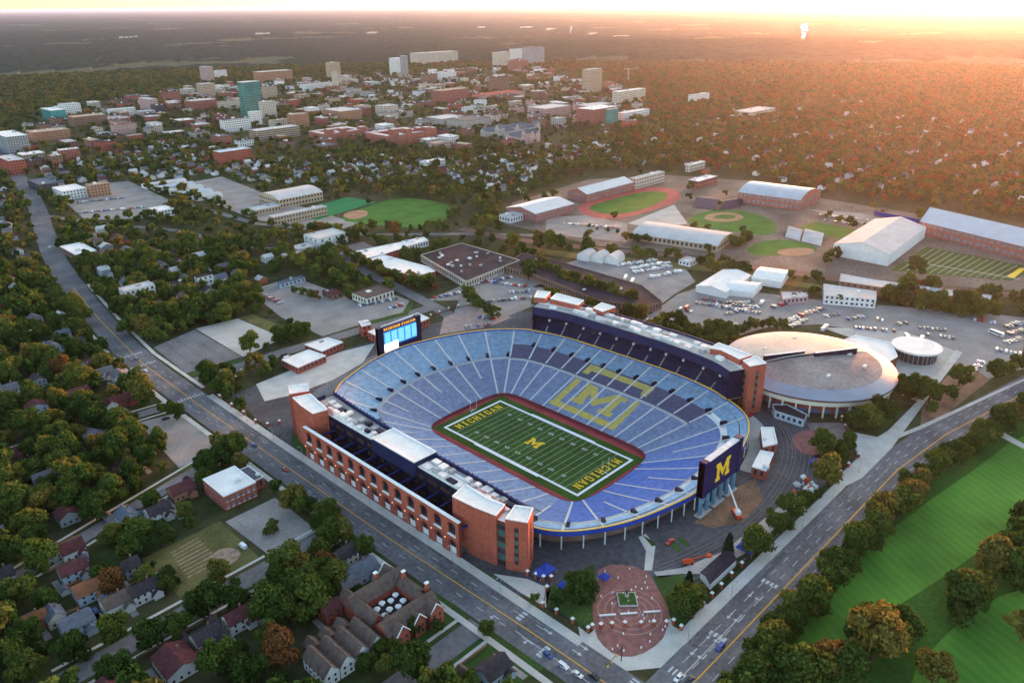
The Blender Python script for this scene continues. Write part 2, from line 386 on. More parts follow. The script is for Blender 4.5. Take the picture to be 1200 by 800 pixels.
fas.build('rim_band', M_blue, bowl_o); rail.build('rim_rail', M_maize, bowl_o); rim.build('concourse_wall', mat('concourse', (.20, .13, .10), .9, .3, .2), bowl_o)
colm = bpy.data.meshes.new('column'); _c = MB(); _c.cyl(0, 0, .35, 0, 7.4, 6); colm.from_pydata(_c.v, [], _c.f); colm.materials.append(M_hvac)
for k in range(0, n, 8):
    if outer[k][0] < -86 and abs(outer[k][1]) < 80 or outer[k][0] > 90 and abs(outer[k][1]) < 70: continue
    o = bpy.data.objects.new('column', colm); COL.objects.link(o); o.parent = bowl_o; o.location = (*out1[k], 0); 
keep_clear(loop_off(outer, 14))

# ---- brick panels and walls with openings
def panels(parent, a, b, z0, z1, nc, nr, m, gap=.12, proud=.12):
    """a grid of separate brick panels just proud of a wall a->b (outside on the right hand)"""
    a, b = Vector(a), Vector(b); Lw = (b-a).length; t = (b-a)/Lw; ang = math.atan2(t.y, t.x); w, h = Lw/nc, (z1-z0)/nr
    mb = MB(); mb.box(gap/2, -proud, gap/2, w-gap/2, .02, h-gap/2); me = None
    for i in range(nc):
        for j in range(nr):
            if me is None: o = mb.build('brick_panel', m, parent); me = o.data
            else: o = bpy.data.objects.new('brick_panel', me); COL.objects.link(o); o.parent = parent
            p = a+t*(w*i); o.location = (p.x, p.y, z0+h*j); o.rotation_euler.z = ang
def strip_window(parent, a, b, z0, z1, n, m=None):
    a, b = Vector(a), Vector(b); t = (b-a).normalized(); nn = Vector((t.y, -t.x)); h = (z1-z0)/n
    f = MB()
    f.poly([(*(a-t*.3+nn*.18), z0-.3), (*(b+t*.3+nn*.18), z0-.3), (*(b+t*.3+nn*.18), z1+.3), (*(a-t*.3+nn*.18), z1+.3)])
    w = f.build('window', M_brickd, parent)
    for i in range(n):
        MB().poly([(*(a+nn*.22), z0+h*i), (*(b+nn*.22), z0+h*i), (*(b+nn*.22), z0+h*i+h*.8), (*(a+nn*.22), z0+h*i+h*.8)]).build('pane', m or (M_gglass if i % 2 else M_glass), w)
def parapet_roof(parent, poly, z, m=M_roofw, rim_m=M_white, name='roof'):
    poly = ccw(poly); mb = MB(); mb.flat(poly, z); r = mb.build(name, m, parent)
    pi = loop_off(poly, -.5); pm = MB()
    for i in range(len(poly)):
        j = (i+1) % len(poly)
        pm.poly([(*poly[i], z+.6), (*poly[j], z+.6), (*pi[j], z+.6), (*pi[i], z+.6)]); pm.poly([(*pi[j], z), (*pi[i], z), (*pi[i], z+.6), (*pi[j], z+.6)][::1])
        pm.poly([(*poly[i], z-.3), (*poly[j], z-.3), (*poly[j], z+.6), (*poly[i], z+.6)])
    pm.build('parapet', rim_m, r); return r
def arch_wall(mb, x0, x1, z0, z1, cx, hw, zb, zs, th, m=0, N=8):
    """a wall bay in local x/z with one round-headed opening, front at y=-th/2 and back at y=th/2"""
    arc = [(cx+hw*math.cos(math.pi*(1-i/N)), zs+hw*math.sin(math.pi*(1-i/N))) for i in range(N+1)]
    for y, fl in ((-th/2, 1), (th/2, -1)):
        def q(p): mb.poly([(u, y, w) for u, w in p][::fl], m)
        q([(x0, z0), (cx-hw, z0), (cx-hw, z1), (x0, z1)]); q([(cx+hw, z0), (x1, z0), (x1, z1), (cx+hw, z1)])
        if zb > z0: q([(cx-hw, z0), (cx+hw, z0), (cx+hw, zb), (cx-hw, zb)])
        q([(cx-hw, zs), (arc[0][0], arc[0][1]), (cx-hw, z1)]) if False else None
        for i in range(N): q([arc[i], arc[i+1], (arc[i+1][0], z1), (arc[i][0], z1)])
    path = [(cx-hw, zb)]+arc+[(cx+hw, zb)]
    for i in range(len(path)-1):
        a, b = path[i], path[i+1]; mb.poly([(a[0], -th/2, a[1]), (a[0], th/2, a[1]), (b[0], th/2, b[1]), (b[0], -th/2, b[1])], m)
    mb.poly([(cx-hw, -th/2, zb), (cx+hw, -th/2, zb), (cx+hw, th/2, zb), (cx-hw, th/2, zb)], m)
# ---- west stand
FW = [(-86.5, 84), (-88.5, 60), (-90.4, 20), (-90.6, -25), (-91, -60), (-92.3, -84)]
ws = thing('west_stand', 'long brick stand building with an arcade of arches facing the street', 'stadium stand', (-104, 0, 0))
def at_ws(o): o.location = (o.location.x+104, o.location.y, o.location.z); return o
core = FW+[(-103.5, -84), (-103.5, 84)]
at_ws(MB().prism(core, 0, 23.5, 0, 1).build('core_wall', [M_navyd, M_conc], ws))
HA = 19.6; YA0, YA1 = 70.0, -61.0; NB = 13; bwid = (YA0-YA1)/NB
bay = MB(); arch_wall(bay, 0, bwid, 0, 9.4, bwid/2, 2.7, 0, 5.3, 1.4); arch_wall(bay, 0, bwid, 9.4, HA, bwid/2, 2.5, 10.9, 15.2, 1.4)
wdw = MB()
wdw.poly([(-2.5, .25, 1.3), (2.5, .25, 1.3), (2.5, .25, 8.2), (-2.5, .25, 8.2)])
frame = MB()
for x in (-2.35, -.8, .8, 2.35): frame.box(x-.1, .05, 1.5, x+.1, .2, 7.4)
for z in (3.4, 5.4): frame.box(-2.45, .06, z-.1, 2.45, .19, z+.1)
sillm = MB().box(-2.8, -1.05, .9, 2.8, -.1, 1.5)
gate = MB().poly([(-2.68, .3, 0), (2.68, .3, 0), (2.68, .3, 3.3), (-2.68, .3, 3.3)])
gate.box(-2.68, .1, 3.3, 2.68, .3, 3.6)
surround = MB()
for zs, hw, zc in ((5.3, 2.7, 0), (15.2, 2.5, 0)):
    for i in range(8):
        a0, a1 = math.pi*i/8+.03, math.pi*(i+1)/8-.03
        surround.poly([((hw+r)*math.cos(a), -.8, zs+(hw+r)*math.sin(a)) for r, a in ((0.02, a0), (.75, a0), (.75, a1), (.02, a1))][::-1])
M_arch = mat('arch_brick', (.27, .065, .045), .9)
first = {}
def part(name, mb, mats, parent, loc, rz=0.0):
    if name not in first:
        o = mb.build(name, mats, parent); first[name] = o.data
    else:
        o = bpy.data.objects.new(name, first[name]); COL.objects.link(o); o.parent = parent
    o.location = loc; o.rotation_euler.z = rz; return o
XA = -117.0
M_lamp = mat('lamp_glow', (1, .7, .35), emit=(1, .5, .2, .14))
for i in range(NB):
    y = YA0-bwid*i
    wb = part('arcade_bay', bay, M_brick, ws, (XA+104, y, 0), -math.pi/2)
    part('arched_window', wdw, M_glass, wb, (bwid/2, 0, 9.6)); part('window_frame', frame, M_navyd, wb, (bwid/2, 0, 9.6)); part('sill', sillm, M_white, wb, (bwid/2, 0, 9.6))
    part('gate', gate, M_white, wb, (bwid/2, 0, 0)); part('brick_arch', surround, M_arch, wb, (bwid/2, 0, 0))
    part('wall_lamp', MB().box(-.22, -1.1, 0, .22, -.75, .5, bottom=True), M_lamp, wb, (.15, 0, 7.2))
    part('coping', MB().box(0, -.85, HA, bwid, .85, HA+.5), M_white, wb, (0, 0, 0))
    part('blue_beam', MB().box(-.45, 0, 0, .45, 12.6, .9, bottom=True), mat('beam_blue', (.02, .03, .12), .5), ws, (XA+104+.9, y-bwid, 15.5), -math.pi/2)
at_ws(MB().box(XA+.75, YA1, 2.0, -103.6, YA0, 2.4).build('arcade_floor', mat('dark_paving', (.09, .085, .085), .9), ws))
# openings in the dark wall behind the arcade
for fl in range(4):
    for i in range(NB):
        part('concourse_window', MB().poly([(-3.6, 0, 0), (3.6, 0, 0), (3.6, 0, 2.6), (-3.6, 0, 2.6)]), mat('club_glass', (.05, .03, .02), .15, .6, .3, spec=.6), ws, (-103.62+104, YA0-bwid*(i+.5), 3.4+fl*4.8), -math.pi/2)
# end blocks and stair towers
def brick_block(parent, poly, z, cols, rows=5, skip=(), base=None, roof=True):
    poly = ccw(poly); MB().prism(poly, 0, z-.05, 0, None, False).build('wall', M_brickd, parent)
    for i in range(len(poly)):
        if i in skip: continue
        a, b = poly[i], poly[(i+1) % len(poly)]
        if math.dist(a, b) > 2: panels(parent, a, b, 0, z, max(1, round(math.dist(a, b)/cols)), rows, M_brick)
    if roof: parapet_roof(parent, poly, z)
def rel(poly, c): return [(p[0]-c[0], p[1]-c[1]) for p in poly]
cw = (-104, 0)
blkS = [(-112.9,-51.8),(-111.7,-65.1),(-109.3,-77.4),(-100.6,-74.4),(-102.2,-64.3),(-101.7,-48.9)]
towS = [(-108.2,-82.0),(-103.4,-91.2),(-93.6,-85.5),(-97.9,-78.0)]
blkN = [(-110.3,91.5),(-112.2,80.0),(-112.9,65.7),(-104.2,64.2),(-100.3,88.1)]
towN = [(-104.0,106.9),(-93.8,101.2),(-98.5,92.4),(-109.0,97.3)]
for pl in (blkS, towS, blkN, towN): brick_block(ws, rel(pl, cw), 27.7, 4.6, 6); keep_clear(pl, 8)
# glazed stair between block and tower, and tower windows
g0, g1 = blkS[2], towS[0]
if True:
    ga, gb = Vector(g0)-Vector(cw), Vector(g1)-Vector(cw); d = (gb-ga)
    MB().prism([tuple(ga+Vector((1, .5))), tuple(gb+Vector((1, .5))), tuple(gb+Vector((8, 4))), tuple(ga+Vector((8, 4)))], 0, 25, 0, 1).build('stair_core', [M_brickd, M_roofw], ws)
    strip_window(ws, tuple(ga+Vector((.8, .4))), tuple(gb+Vector((.8, .4))), 1, 24, 7)
def mid_window(poly, i, frac=.5, w=1.6, z0=4, z1=24, n=9, c=cw):
    poly = rel(ccw(poly), c); a, b = Vector(poly[i]), Vector(poly[(i+1) % len(poly)]); t = (b-a).normalized(); m = a+(b-a)*frac
    return (tuple(m-t*w/2), tuple(m+t*w/2), z0, z1, n)
for pl in (towS,):
    for i in range(4): strip_window(ws, *mid_window(pl, i))
for i in range(4): strip_window(ws, *mid_window(towN, i))
# roof of the west stand: field-side screen, penthouse, plant
roofs = MB()
for y0, y1 in ((-58, -15), (21, 62)):
    at_ws(MB().box(-103.2, y0, 23.5, -97.0, y1, 24.1).build('roof_walkway', M_roofw, ws))
at_ws(MB().box(-96.2, -82, 23.5, -94.2, -16, 23.9).build('roof_walkway', M_roofw, ws))
scr = MB(); ins = offs(FW, -1.0)
for i in range(len(FW)-1):
    a, b, c, d = FW[i], FW[i+1], ins[i], ins[i+1]
    scr.poly([(*b, 21), (*a, 21), (*a, 25.6), (*b, 25.6)][::-1]); scr.poly([(*d, 23.5), (*c, 23.5), (*c, 25.6), (*d, 25.6)]); scr.poly([(*a, 25.6), (*b, 25.6), (*d, 25.6), (*c, 25.6)])
at_ws(scr.build('roof_screen', M_navy, ws))
for p in resample(FW, 3.2): part('screen_post', MB().box(-.2, -.2, 25.6, .2, .2, 26.6), M_blue, ws, (p[0]+104-.5, p[1], 0))
for (p0, p1) in (((-93, 84), (-103, 84)), ((-92.3, -84), (-97, -84.5))):
    at_ws(MB().rbox((p0[0]+p1[0])/2, (p0[1]+p1[1])/2, 0, abs(p1[0]-p0[0]), .6, 14, 26).build('end_wall', M_navy, ws))
ph = rel([(-105.4, 21), (-105.4, -14.5), (-90.6, -14.5), (-90.6, 21)], cw)
MB().prism(ph, 18, 26.55, 0, None, False).build('press_box', M_navy, ws); parapet_roof(ws, ph, 26.6, M_roofw, M_white, 'press_box_roof')
pr_ = random.Random(11)
for y in list(range(-80, -18, 6))+list(range(26, 80, 6)):
    for x in (-100.5, -95.2):
        if pr_.random() < .8:
            wx, wy, h = pr_.uniform(2, 4.2), pr_.uniform(2.5, 5.5), pr_.uniform(.9, 2.2)
            at_ws(MB().box(-wx/2, -wy/2, 0, wx/2, wy/2, h).build('roof_unit', pr_.choice([M_hvac, M_hvac, M_grey, M_roofw, M_navyd]), ws, (x-.0+pr_.uniform(-1, 1), y, 23.95+ .2)))
# ---- east stand
FE = [(92.6, 88), (100, 64), (101.2, 33), (102.4, 5), (102.8, -28), (101, -50), (98, -66), (92.2, -78)]
FE = resample(smooth(FE, 1), 4)
def eo(d): return offs(FE, d)      # FE runs south; left of it is east
es = thing('east_stand', 'navy upper deck and club building rising above the east seats', 'stadium stand', (110, 0, 0))
def at_es(o): o.location = (o.location.x-110, o.location.y, o.location.z); return o
def vwall(mb, line, z0, z1, m=0, flip=False):
    for i in range(len(line)-1):
        q = [(*line[i], z0), (*line[i+1], z0), (*line[i+1], z1), (*line[i], z1)]; mb.poly(q[::-1] if flip else q, m)
fa = MB(); f0, f1, f12, f22 = FE, eo(.7), eo(12), eo(21)
vwall(fa, f0, 23.3, 29.4, 0, True); fa.ribbon(f1, f0, 29.4); fa.ribbon(f12, f0, 23.3); at_es(fa.build('fascia', M_navy, es))
fb = MB(); vwall(fb, f0, 8.0, 10.2, 0, True); at_es(fb.build('rail_band', M_blue, es))
fr = MB(); fr.ribbon(eo(.3), eo(-.35), 10.55); vwall(fr, eo(-.35), 10.1, 10.55, 0, True); at_es(fr.build('rail', M_maize, es))
up = MB(); nr = 12
for r in range(nr):
    a, b = eo(.5+11*r/nr), eo(.5+11*(r+1)/nr); z = 9.4+9.4*r/nr; z2 = 9.4+9.4*(r+1)/nr
    vwall(up, a, z, z2, 1, True); up.ribbon(b, a, z2, 0)
at_es(up.build('upper_seats', [mat('seat_navy', (.035, .045, .14), .6, .25, .5), M_navyd], es))
for i in range(2, len(FE)-1, 3):
    a, b, c = Vector(eo(.6)[i]), Vector(eo(7.5 if i % 2 else 5.0)[i]), Vector(eo(11)[i]); t = Vector((-(b-a).y, (b-a).x)).normalized()*.55
    zb = 9.4+9.4*((7.5 if i % 2 else 5.0)-.5)/11+.35
    at_es(MB().poly([(*(a-t), 9.9), (*(a+t), 9.9), (*(b+t), zb), (*(b-t), zb)]).build('aisle', M_conc, es))
    p0 = eo(8.6)[i]; at_es(MB().rbox(p0[0], p0[1], 0, 1.6, 1.3, 16.4, 18.0).build('portal', M_hvac, es))
gl = MB(); vwall(gl, f12, 18.6, 23.3, 0, True); at_es(gl.build('club_windows', mat('amber_glass', (.09, .05, .022), .2, .5, .25, spec=.5), es))
for i in range(1, len(FE)-1, 2):
    p0 = eo(11.8)[i]; at_es(MB().rbox(p0[0], p0[1], 0, .5, .5, 18.6, 23.3).build('mullion', M_navyd, es))
rf = MB(); rf.ribbon(f22, f1, 29.0); at_es(rf.build('roof', M_conc, es))
bk = MB(); vwall(bk, f22, 0, 29.0, 0); at_es(bk.build('rear_wall', mat('rear_brick', (.28, .09, .06), .9), es))
pp = MB(); vwall(pp, f22, 29, 30.6, 0); vwall(pp, eo(20.2), 29, 30.6, 0, True); pp.ribbon(f22, eo(20.2), 30.6); at_es(pp.build('rear_parapet', M_navy, es))
for e, fl in ((0, False), (-1, True)):
    a, b = Vector(f0[e]), Vector(f22[e]); w_ = MB(); q = [(*a, 8), (*b, 8), (*b, 29.4), (*a, 29.4)]; w_.poly(q if not fl else q[::-1]); w_.poly(q[::-1] if not fl else q)
    ew = at_es(w_.build('end_wall', M_navy, es)); t = (b-a).normalized(); nn = Vector((t.y, -t.x))*(.12 if e == -1 else .12)*(1 if not fl else -1)
    for z in (12.4, 16.2, 20.2):
        for s in range(5):
            p = a+t*(2.0+s*3.6)+nn; p2 = p+t*2.9; qq = [(*p, z), (*p2, z), (*p2, z+2), (*p, z+2)]
            MB().poly(qq if not fl else qq[::-1]).build('window', MATS['amber_glass'] if s % 2 else M_glass, ew)
    q = [Vector((*(a+nn*2), 9.9)), Vector((*(b+nn*2), 9.9))]
    at_es(MB().tube(q[0], q[1], .3).build('end_rail', M_maize, es))
ce = (110, 0)
E_BL = [[(114.3,102.6),(118.3,92.8),(105.8,86.6),(101.6,94.8)], [(119.9,87.6),(121.3,61.6),(111.3,59.0),(107.6,83.3)], [(126.8,49.2),(126.7,36.1),(112.7,37.3),(113.7,46.8)],
        [(119.3,-53.8),(116.4,-79.3),(105.5,-77.0),(110.3,-61.0),(108.3,-54.3)]]
for pl in E_BL:
    for k, p in enumerate(pl): pass
    pl = rel(ccw(pl), ce); MB().prism(pl, 28.9, 32.95, 0, None, False).build('penthouse', M_brick, es); parapet_roof(es, pl, 33.0, name='penthouse_roof')
towE = [(103.8,-80.1),(115.7,-82.8),(110.3,-92.6),(99.2,-87.4)]
brick_block(es, rel(towE, ce), 33.5, 5.2, 7); keep_clear(towE, 6)
for i in range(4): strip_window(es, *mid_window(towE, i, c=ce, z0=4, z1=29, n=10))
for i in range(2, len(FE)-2):
    for d in (5.5, 14.5):
        if pr_.random() < .62:
            p = eo(d+pr_.uniform(-1.5, 1.5))[i]; t = Vector(FE[i+1])-Vector(FE[i-1])
            at_es(MB().box(-1.5*pr_.uniform(.7, 1.3), -2.2*pr_.uniform(.7, 1.5), 0, 1.5, 2.4, pr_.uniform(1.2, 2.4)).build('roof_unit', pr_.choice([M_hvac, M_roofw, M_hvac, M_grey]), es, (p[0], p[1], 29.02), math.atan2(t.y, t.x)+math.pi/2))
at_es(MB().ribbon(eo(12.5), eo(9.5), 29.06).build('roof_walkway', M_roofw, es))
# ---- scoreboards
sb = thing('scoreboard', 'navy scoreboard back with a big yellow block M on six columns', 'scoreboard', (4.3, -124.2, 0), group='stadium scoreboards')
HWs = 18.2
MB().box(-HWs, -1.6, 12.2, HWs, 1.6, 31.4, bottom=True).build('panel', mat('board_navy', (.018, .016, .07), .5, .15, .2), sb)
MB().box(-HWs, -2.0, 12.0, -HWs+3.4, 1.9, 32.4, bottom=True).build('speaker_tower', MATS['board_navy'], sb)
MB().box(HWs-3.4, -2.0, 12.0, HWs, 1.9, 32.4, bottom=True).build('speaker_tower', MATS['board_navy'], sb)
MB().box(-HWs+3.4, -1.7, 31.4, HWs-3.4, 1.7, 31.9).build('cap', M_hvac, sb)
sm = 10.6
MB().poly([(-sm*.65+p[0]*sm, -1.72, 16.0+p[1]*sm) for p in BLOCK_M]).build('emblem', M_maize, sb)
M_cblue = mat('column_blue', (.10, .22, .32), .6, .15, .5)
for i in range(6):
    x = -16.2+i*6.5
    part('board_column', MB().cyl(0, 0, 1.05, 0, 12.3, 10), M_cblue, sb, (x, 0, 0))
for i in range(3): part('footing', MB().box(-5.2, -1.9, 0, 5.2, 1.9, .9), M_conc, sb, (-13+i*13.0, 0, 0))
nb = thing('scoreboard', 'lit video scoreboard with blue and white screen above the north seats', 'scoreboard', (6.2, 140.2, 0), group='stadium scoreboards')
HWn = 19.4
MB().box(-HWn, -1.2, 7.2, HWn, 1.6, 28.2, bottom=True).build('panel', MATS['board_navy'], nb)
for sx in (-1, 1): MB().box(sx*HWn, -1.7, 7.0, sx*(HWn-4.2), 1.8, 28.8, bottom=True).build('speaker_tower', M_navyd, nb)
M_scr = mat('screen_blue', (.05, .2, .5), .3, .2, .5, emit=(.02, .20, .80, .11)); M_scr2 = mat('screen_pale', (.1, .3, .5), .3, .2, .5, emit=(.16, .48, 1, .15)); M_scrw = mat('screen_white', (.8, .8, .8), .3, .02, emit=(1, 1, 1, .2))
scr0 = MB().poly([(-HWn+4.8, -1.25, 13.0), (HWn-3.2, -1.25, 13.0), (HWn-3.2, -1.25, 24.6), (-HWn+4.8, -1.25, 24.6)]).build('screen', M_scr, nb)
for i in range(5):
    x = -HWn+5.6+i*6.15
    MB().poly([(x, -1.29, 13.8), (x+4.9, -1.29, 13.8), (x+4.9, -1.29, 23.8), (x, -1.29, 23.8)]).build('listing_column', M_scr2, scr0)
MB().poly([(-HWn+4.6, -1.34, 9.2), (-3.0, -1.34, 9.2), (-3.0, -1.34, 15.4), (-HWn+4.6, -1.34, 15.4)]).build('white_panel', M_scrw, nb)
MB().poly([(-6.6, -1.36, 6.9), (-2.2, -1.36, 6.9), (-2.2, -1.36, 15.9), (-6.6, -1.36, 15.9)]).build('white_panel', M_scrw, nb)
M_or = mat('sign_orange', (.8, .4, .05), .4, emit=(1, .40, .04, .16))
tw = (2*HWn-10)/(15*1.15+.7)
for ch, x, gs in letters('MICHIGAN STADIUM', tw, 1.9, tw*.16):
    mb = MB()
    for g in gs: mb.poly([(p[0]-HWn+5.2, -1.3, 25.6+p[1]) for p in g])
    mb.build('sign_letter', M_or, nb)
for sx in (-14, -5, 5, 14): MB().box(sx-.7, -.6, 0, sx+.7, 1.2, 7.3).build('column', M_navyd, nb)
for i in range(5):
    MB().box(-14+i*6.5, -1.6, 6.0, -11+i*6.5, -1.2, 7.0).build('sponsor_panel', M_maize, nb)

# ------------------------------------------------------------------ ground, streets, pavements, car parks, lawns
M_asph = mat('asphalt', (.148, .143, .149), .9, .30, .05, scale2=.5)
M_asph2 = mat('asphalt_worn', (.16, .155, .157), .9, .22, .045, scale2=.4)
M_asphd = mat('asphalt_dark', (.088, .084, .090), .9, .3, .04, scale2=.35)
M_lot = mat('lot_paving', (.275, .25, .232), .92, .2, .05, scale2=.6)
M_lotl = mat('lot_pale', (.44, .41, .37), .92, .14, .05, scale2=.5)
M_walk = mat('pavement_concrete', (.50, .475, .43), .9, .13, .12, scale2=1.1)
M_lawn = mat('lawn', (.045, .085, .022), .95, .35, .05, scale2=.8)
M_dry = mat('dry_grass', (.13, .12, .045), .95, .3, .06, scale2=.7)
M_dirt = mat('bare_earth', (.22, .13, .085), .95, .3, .1, scale2=.8)
M_yel = mat('road_yellow', (.62, .33, .05), .7, .15, .6)
M_rw = mat('road_white', (.50, .50, .50), .7, .15, .6)
M_pave = mat('red_paver', (.25, .115, .10), .9, .22, .35, scale2=2.5)
def ground_material():
    m = bpy.data.materials.new('ground_cover'); m.use_nodes = True; n = m.node_tree.nodes; l = m.node_tree.links; b = n['Principled BSDF']; b.inputs['Roughness'].default_value = 1; b.inputs['Specular IOR Level'].default_value = .05
    g = n.new('ShaderNodeNewGeometry'); prev = None
    for sc, c0, c1 in ((.012, (.030, .045, .014), (.075, .065, .035)), (.11, None, None), (.0007, None, None)):
        t = n.new('ShaderNodeTexNoise'); t.inputs['Scale'].default_value = sc; t.inputs['Detail'].default_value = 6; l.new(g.outputs['Position'], t.inputs['Vector'])
        if c0:
            r = n.new('ShaderNodeValToRGB'); r.color_ramp.elements[0].position = .38; r.color_ramp.elements[1].position = .66; r.color_ramp.elements[0].color = (*c0, 1); r.color_ramp.elements[1].color = (*c1, 1); l.new(t.outputs[0], r.inputs[0]); prev = r.outputs[0]
        else:
            mr = n.new('ShaderNodeMapRange'); mr.inputs[1].default_value = .3; mr.inputs[2].default_value = .7; mr.inputs[3].default_value = .65; mr.inputs[4].default_value = 1.4; l.new(t.outputs[0], mr.inputs[0])
            v = n.new('ShaderNodeVectorMath'); v.operation = 'SCALE'; l.new(prev, v.inputs[0]); l.new(mr.outputs[0], v.inputs['Scale']); prev = v.outputs[0]
    l.new(prev, b.inputs['Base Color']); return m
gm = MB(); rings = [in5]
cen = (8.0, 4.0)
for R_ in (220, 420, 1500, 6000, 25000, 90000, 190000):
    rings.append([(cen[0]+R_*math.cos(a), cen[1]+R_*math.sin(a)) for a in (math.atan2(p[1]-cen[1], p[0]-cen[0]) for p in in5)])
for A_, B_ in zip(rings[:-1], rings[1:]):
    for i in range(0, n, 2):
        j = (i+2) % n; gm.poly([(*A_[i], -.03), (*B_[i], -.03), (*B_[j], -.03), (*A_[j], -.03)])
M_ground = ground_material()
struct(gm.build('ground', M_ground))
def sheet(name, pts, m, z=.03, clear=True, kind='structure', pad=0.0):
    o = MB().flat(pts, z).build(name, m); o['kind'] = kind
    if clear: keep_clear(pts, pad)
    return o
def road(name, pts, w, m, z=.05, clear=2.0):
    pts = resample(pts, 40); o = struct(MB().strip(pts, w, z).build(name, m))
    Lp, Rp = offs(pts, w/2+clear), offs(pts, -w/2-clear)
    for i in range(len(pts)-1): keep_clear([Lp[i], Rp[i], Rp[i+1], Lp[i+1]])
    return o
def walk(name, pts, w, h=.14, m=None, clear=True):
    """a raised pavement strip with kerb faces"""
    Lp, Rp = offs(pts, w/2), offs(pts, -w/2); mb = MB(); mb.ribbon(Lp, Rp, h)
    for e, fl in ((Lp, 1), (Rp, -1)):
        for i in range(len(e)-1): mb.poly([(*e[i], 0), (*e[i], h), (*e[i+1], h), (*e[i+1], 0)][::fl])
    o = struct(mb.build(name, m or M_walk))
    if clear:
        for i in range(len(pts)-1): keep_clear([Lp[i], Rp[i], Rp[i+1], Lp[i+1]])
    return o
MAIN = [(-128, -600), (-128.5, -175), (-129, -120), (-131.5, -20), (-131, 180), (-129.5, 283), (-119, 378), (-104, 490), (-84, 608), (-52, 746), (-14, 900), (29, 1138), (95, 1500)]
STAD = [(-700, -180), (-128, -180), (100, -180.5), (160, -187), (260, -208), (420, -240), (900, -330)]
main = road('main_street', smooth(MAIN, 1), 20.5, M_asph, .05)
stad = road('stadium_boulevard', smooth(STAD, 1), 27, M_asph, .065)
def mark(road_o, pts, w, m, z=.085, dash=None, off=0.0, name='lane_line'):
    if dash is None:
        MB().strip(pts, w, z, 0, off).build(name, m, road_o); return
    p = resample(pts, 1.0); k = 0
    while k+dash[0] < len(p):
        MB().strip(p[k:k+dash[0]+1], w, z, 0, off).build(name, m, road_o); k += dash[0]+dash[1]
mm = [(-129, -120), (-131.5, -20), (-131, 180), (-129.5, 270)]
mark(main, [(-128.8, -160)]+mm+[(-119, 378), (-104, 490)], .55, M_yel, name='centre_line')
mark(main, mm, .28, M_rw, dash=(4, 9), off=4.6); mark(main, mm, .28, M_rw, dash=(4, 9), off=-4.6)
mark(main, [(-129, -160), (-129, -112)], .3, M_rw, off=4.0)
mark(stad, [(-112, -180), (100, -180.5), (160, -187), (260, -208)], .6, M_yel, .1, name='centre_line')
sm_ = [(-100, -180), (100, -180.5), (160, -187), (260, -208)]
for o_ in (4.2, 8.6, -4.6, -9): mark(stad, sm_, .28, M_rw, .1, dash=(5, 7), off=o_)
mark(stad, [(-108, -180), (-60, -180)], .35, M_rw, .1, off=5.0)
def bars(parent, a, b, n_, w, ln_, z):
    a, b = Vector(a), Vector(b); d = (b-a).normalized(); t = Vector((-d.y, d.x))
    for i in range(n_):
        c = a+(b-a)*(i+.5)/n_; p = [c-d*w/2-t*ln_/2, c+d*w/2-t*ln_/2, c+d*w/2+t*ln_/2, c-d*w/2+t*ln_/2]
        MB().poly([(q.x, q.y, z) for q in p]).build('crosswalk_bar', M_rw, parent)
bars(main, (-139, -163.5), (-119, -163.5), 12, .8, 3.4, .09)
bars(main, (-141, 192), (-121, 192), 10, .9, 3, .09); bars(main, (-140, 268), (-121, 268), 10, .9, 3, .09); bars(main, (-140, 292), (-121, 292), 10, .9, 3, .09)
bars(stad, (-106, -169), (-106, -192), 12, .8, 3.6, .11)
bars(stad, (-78, -170), (-78, -178), 4, 1.3, 2.6, .11); bars(stad, (-34, -170), (-34, -178), 4, 1.3, 2.6, .11); bars(main, (-128, -108), (-120, -108), 4, 1.3, 2.6, .09); bars(main, (-137, -128), (-130, -128), 4, 1.3, 2.6, .09)
MB().box(-138.5, -158.4, .09, -129.6, -157.8, .095).build('stop_line', M_rw, main)
def arrow(parent, x, y, ang, z, turn=0):
    c, s = math.cos(ang), math.sin(ang)
    for pts in ([(-.2, -1.8), (.2, -1.8), (.2, .6), (-.2, .6)], [(-.75, .6), (.75, .6), (0, 2)]) if not turn else ([(-.2, -1.8), (.2, -1.8), (.2, .8), (-.2, .8)], [(.2*turn, .4), (.9*turn, .4), (.9*turn, .8), (.2*turn, .8)], [(.9*turn, -.2), (.9*turn, 1.4), (1.8*turn, .6)]):
        MB().poly([(x+1.3*(p*c-q*s), y+1.3*(p*s+q*c), z) for p, q in ccw(pts)]).build('lane_arrow', M_rw, parent)
for x, y, t in ((-120.5, -138, 0), (-124.5, -138, 0), (-133.5, -120, -1), (-133, -100, -1), (-124, -122, 0)): arrow(main, x, y, math.pi if x > -130 else 0, .09, t)
for x in (-92, -80, -64, -46): arrow(stad, x, -176, math.pi/2, .11, 1); arrow(stad, x, -171.5, math.pi/2, .11, 0)
# pavements
walk('pavement', [(-119.3, -136), (-119.2, -60), (-120.0, 0), (-120.0, 105), (-119.5, 186)], 4.6)
walk('pavement', [(-144, -600), (-144, -118), (-145, -20), (-144.5, 180), (-142.5, 283), (-133, 378)], 3)
walk('pavement', [(-92, -164), (60, -164), (100, -163), (112, -154)], 5.5)
walk('pavement', [(-117.2, 200), (-116, 283), (-106, 378), (-91, 490)], 2.6)
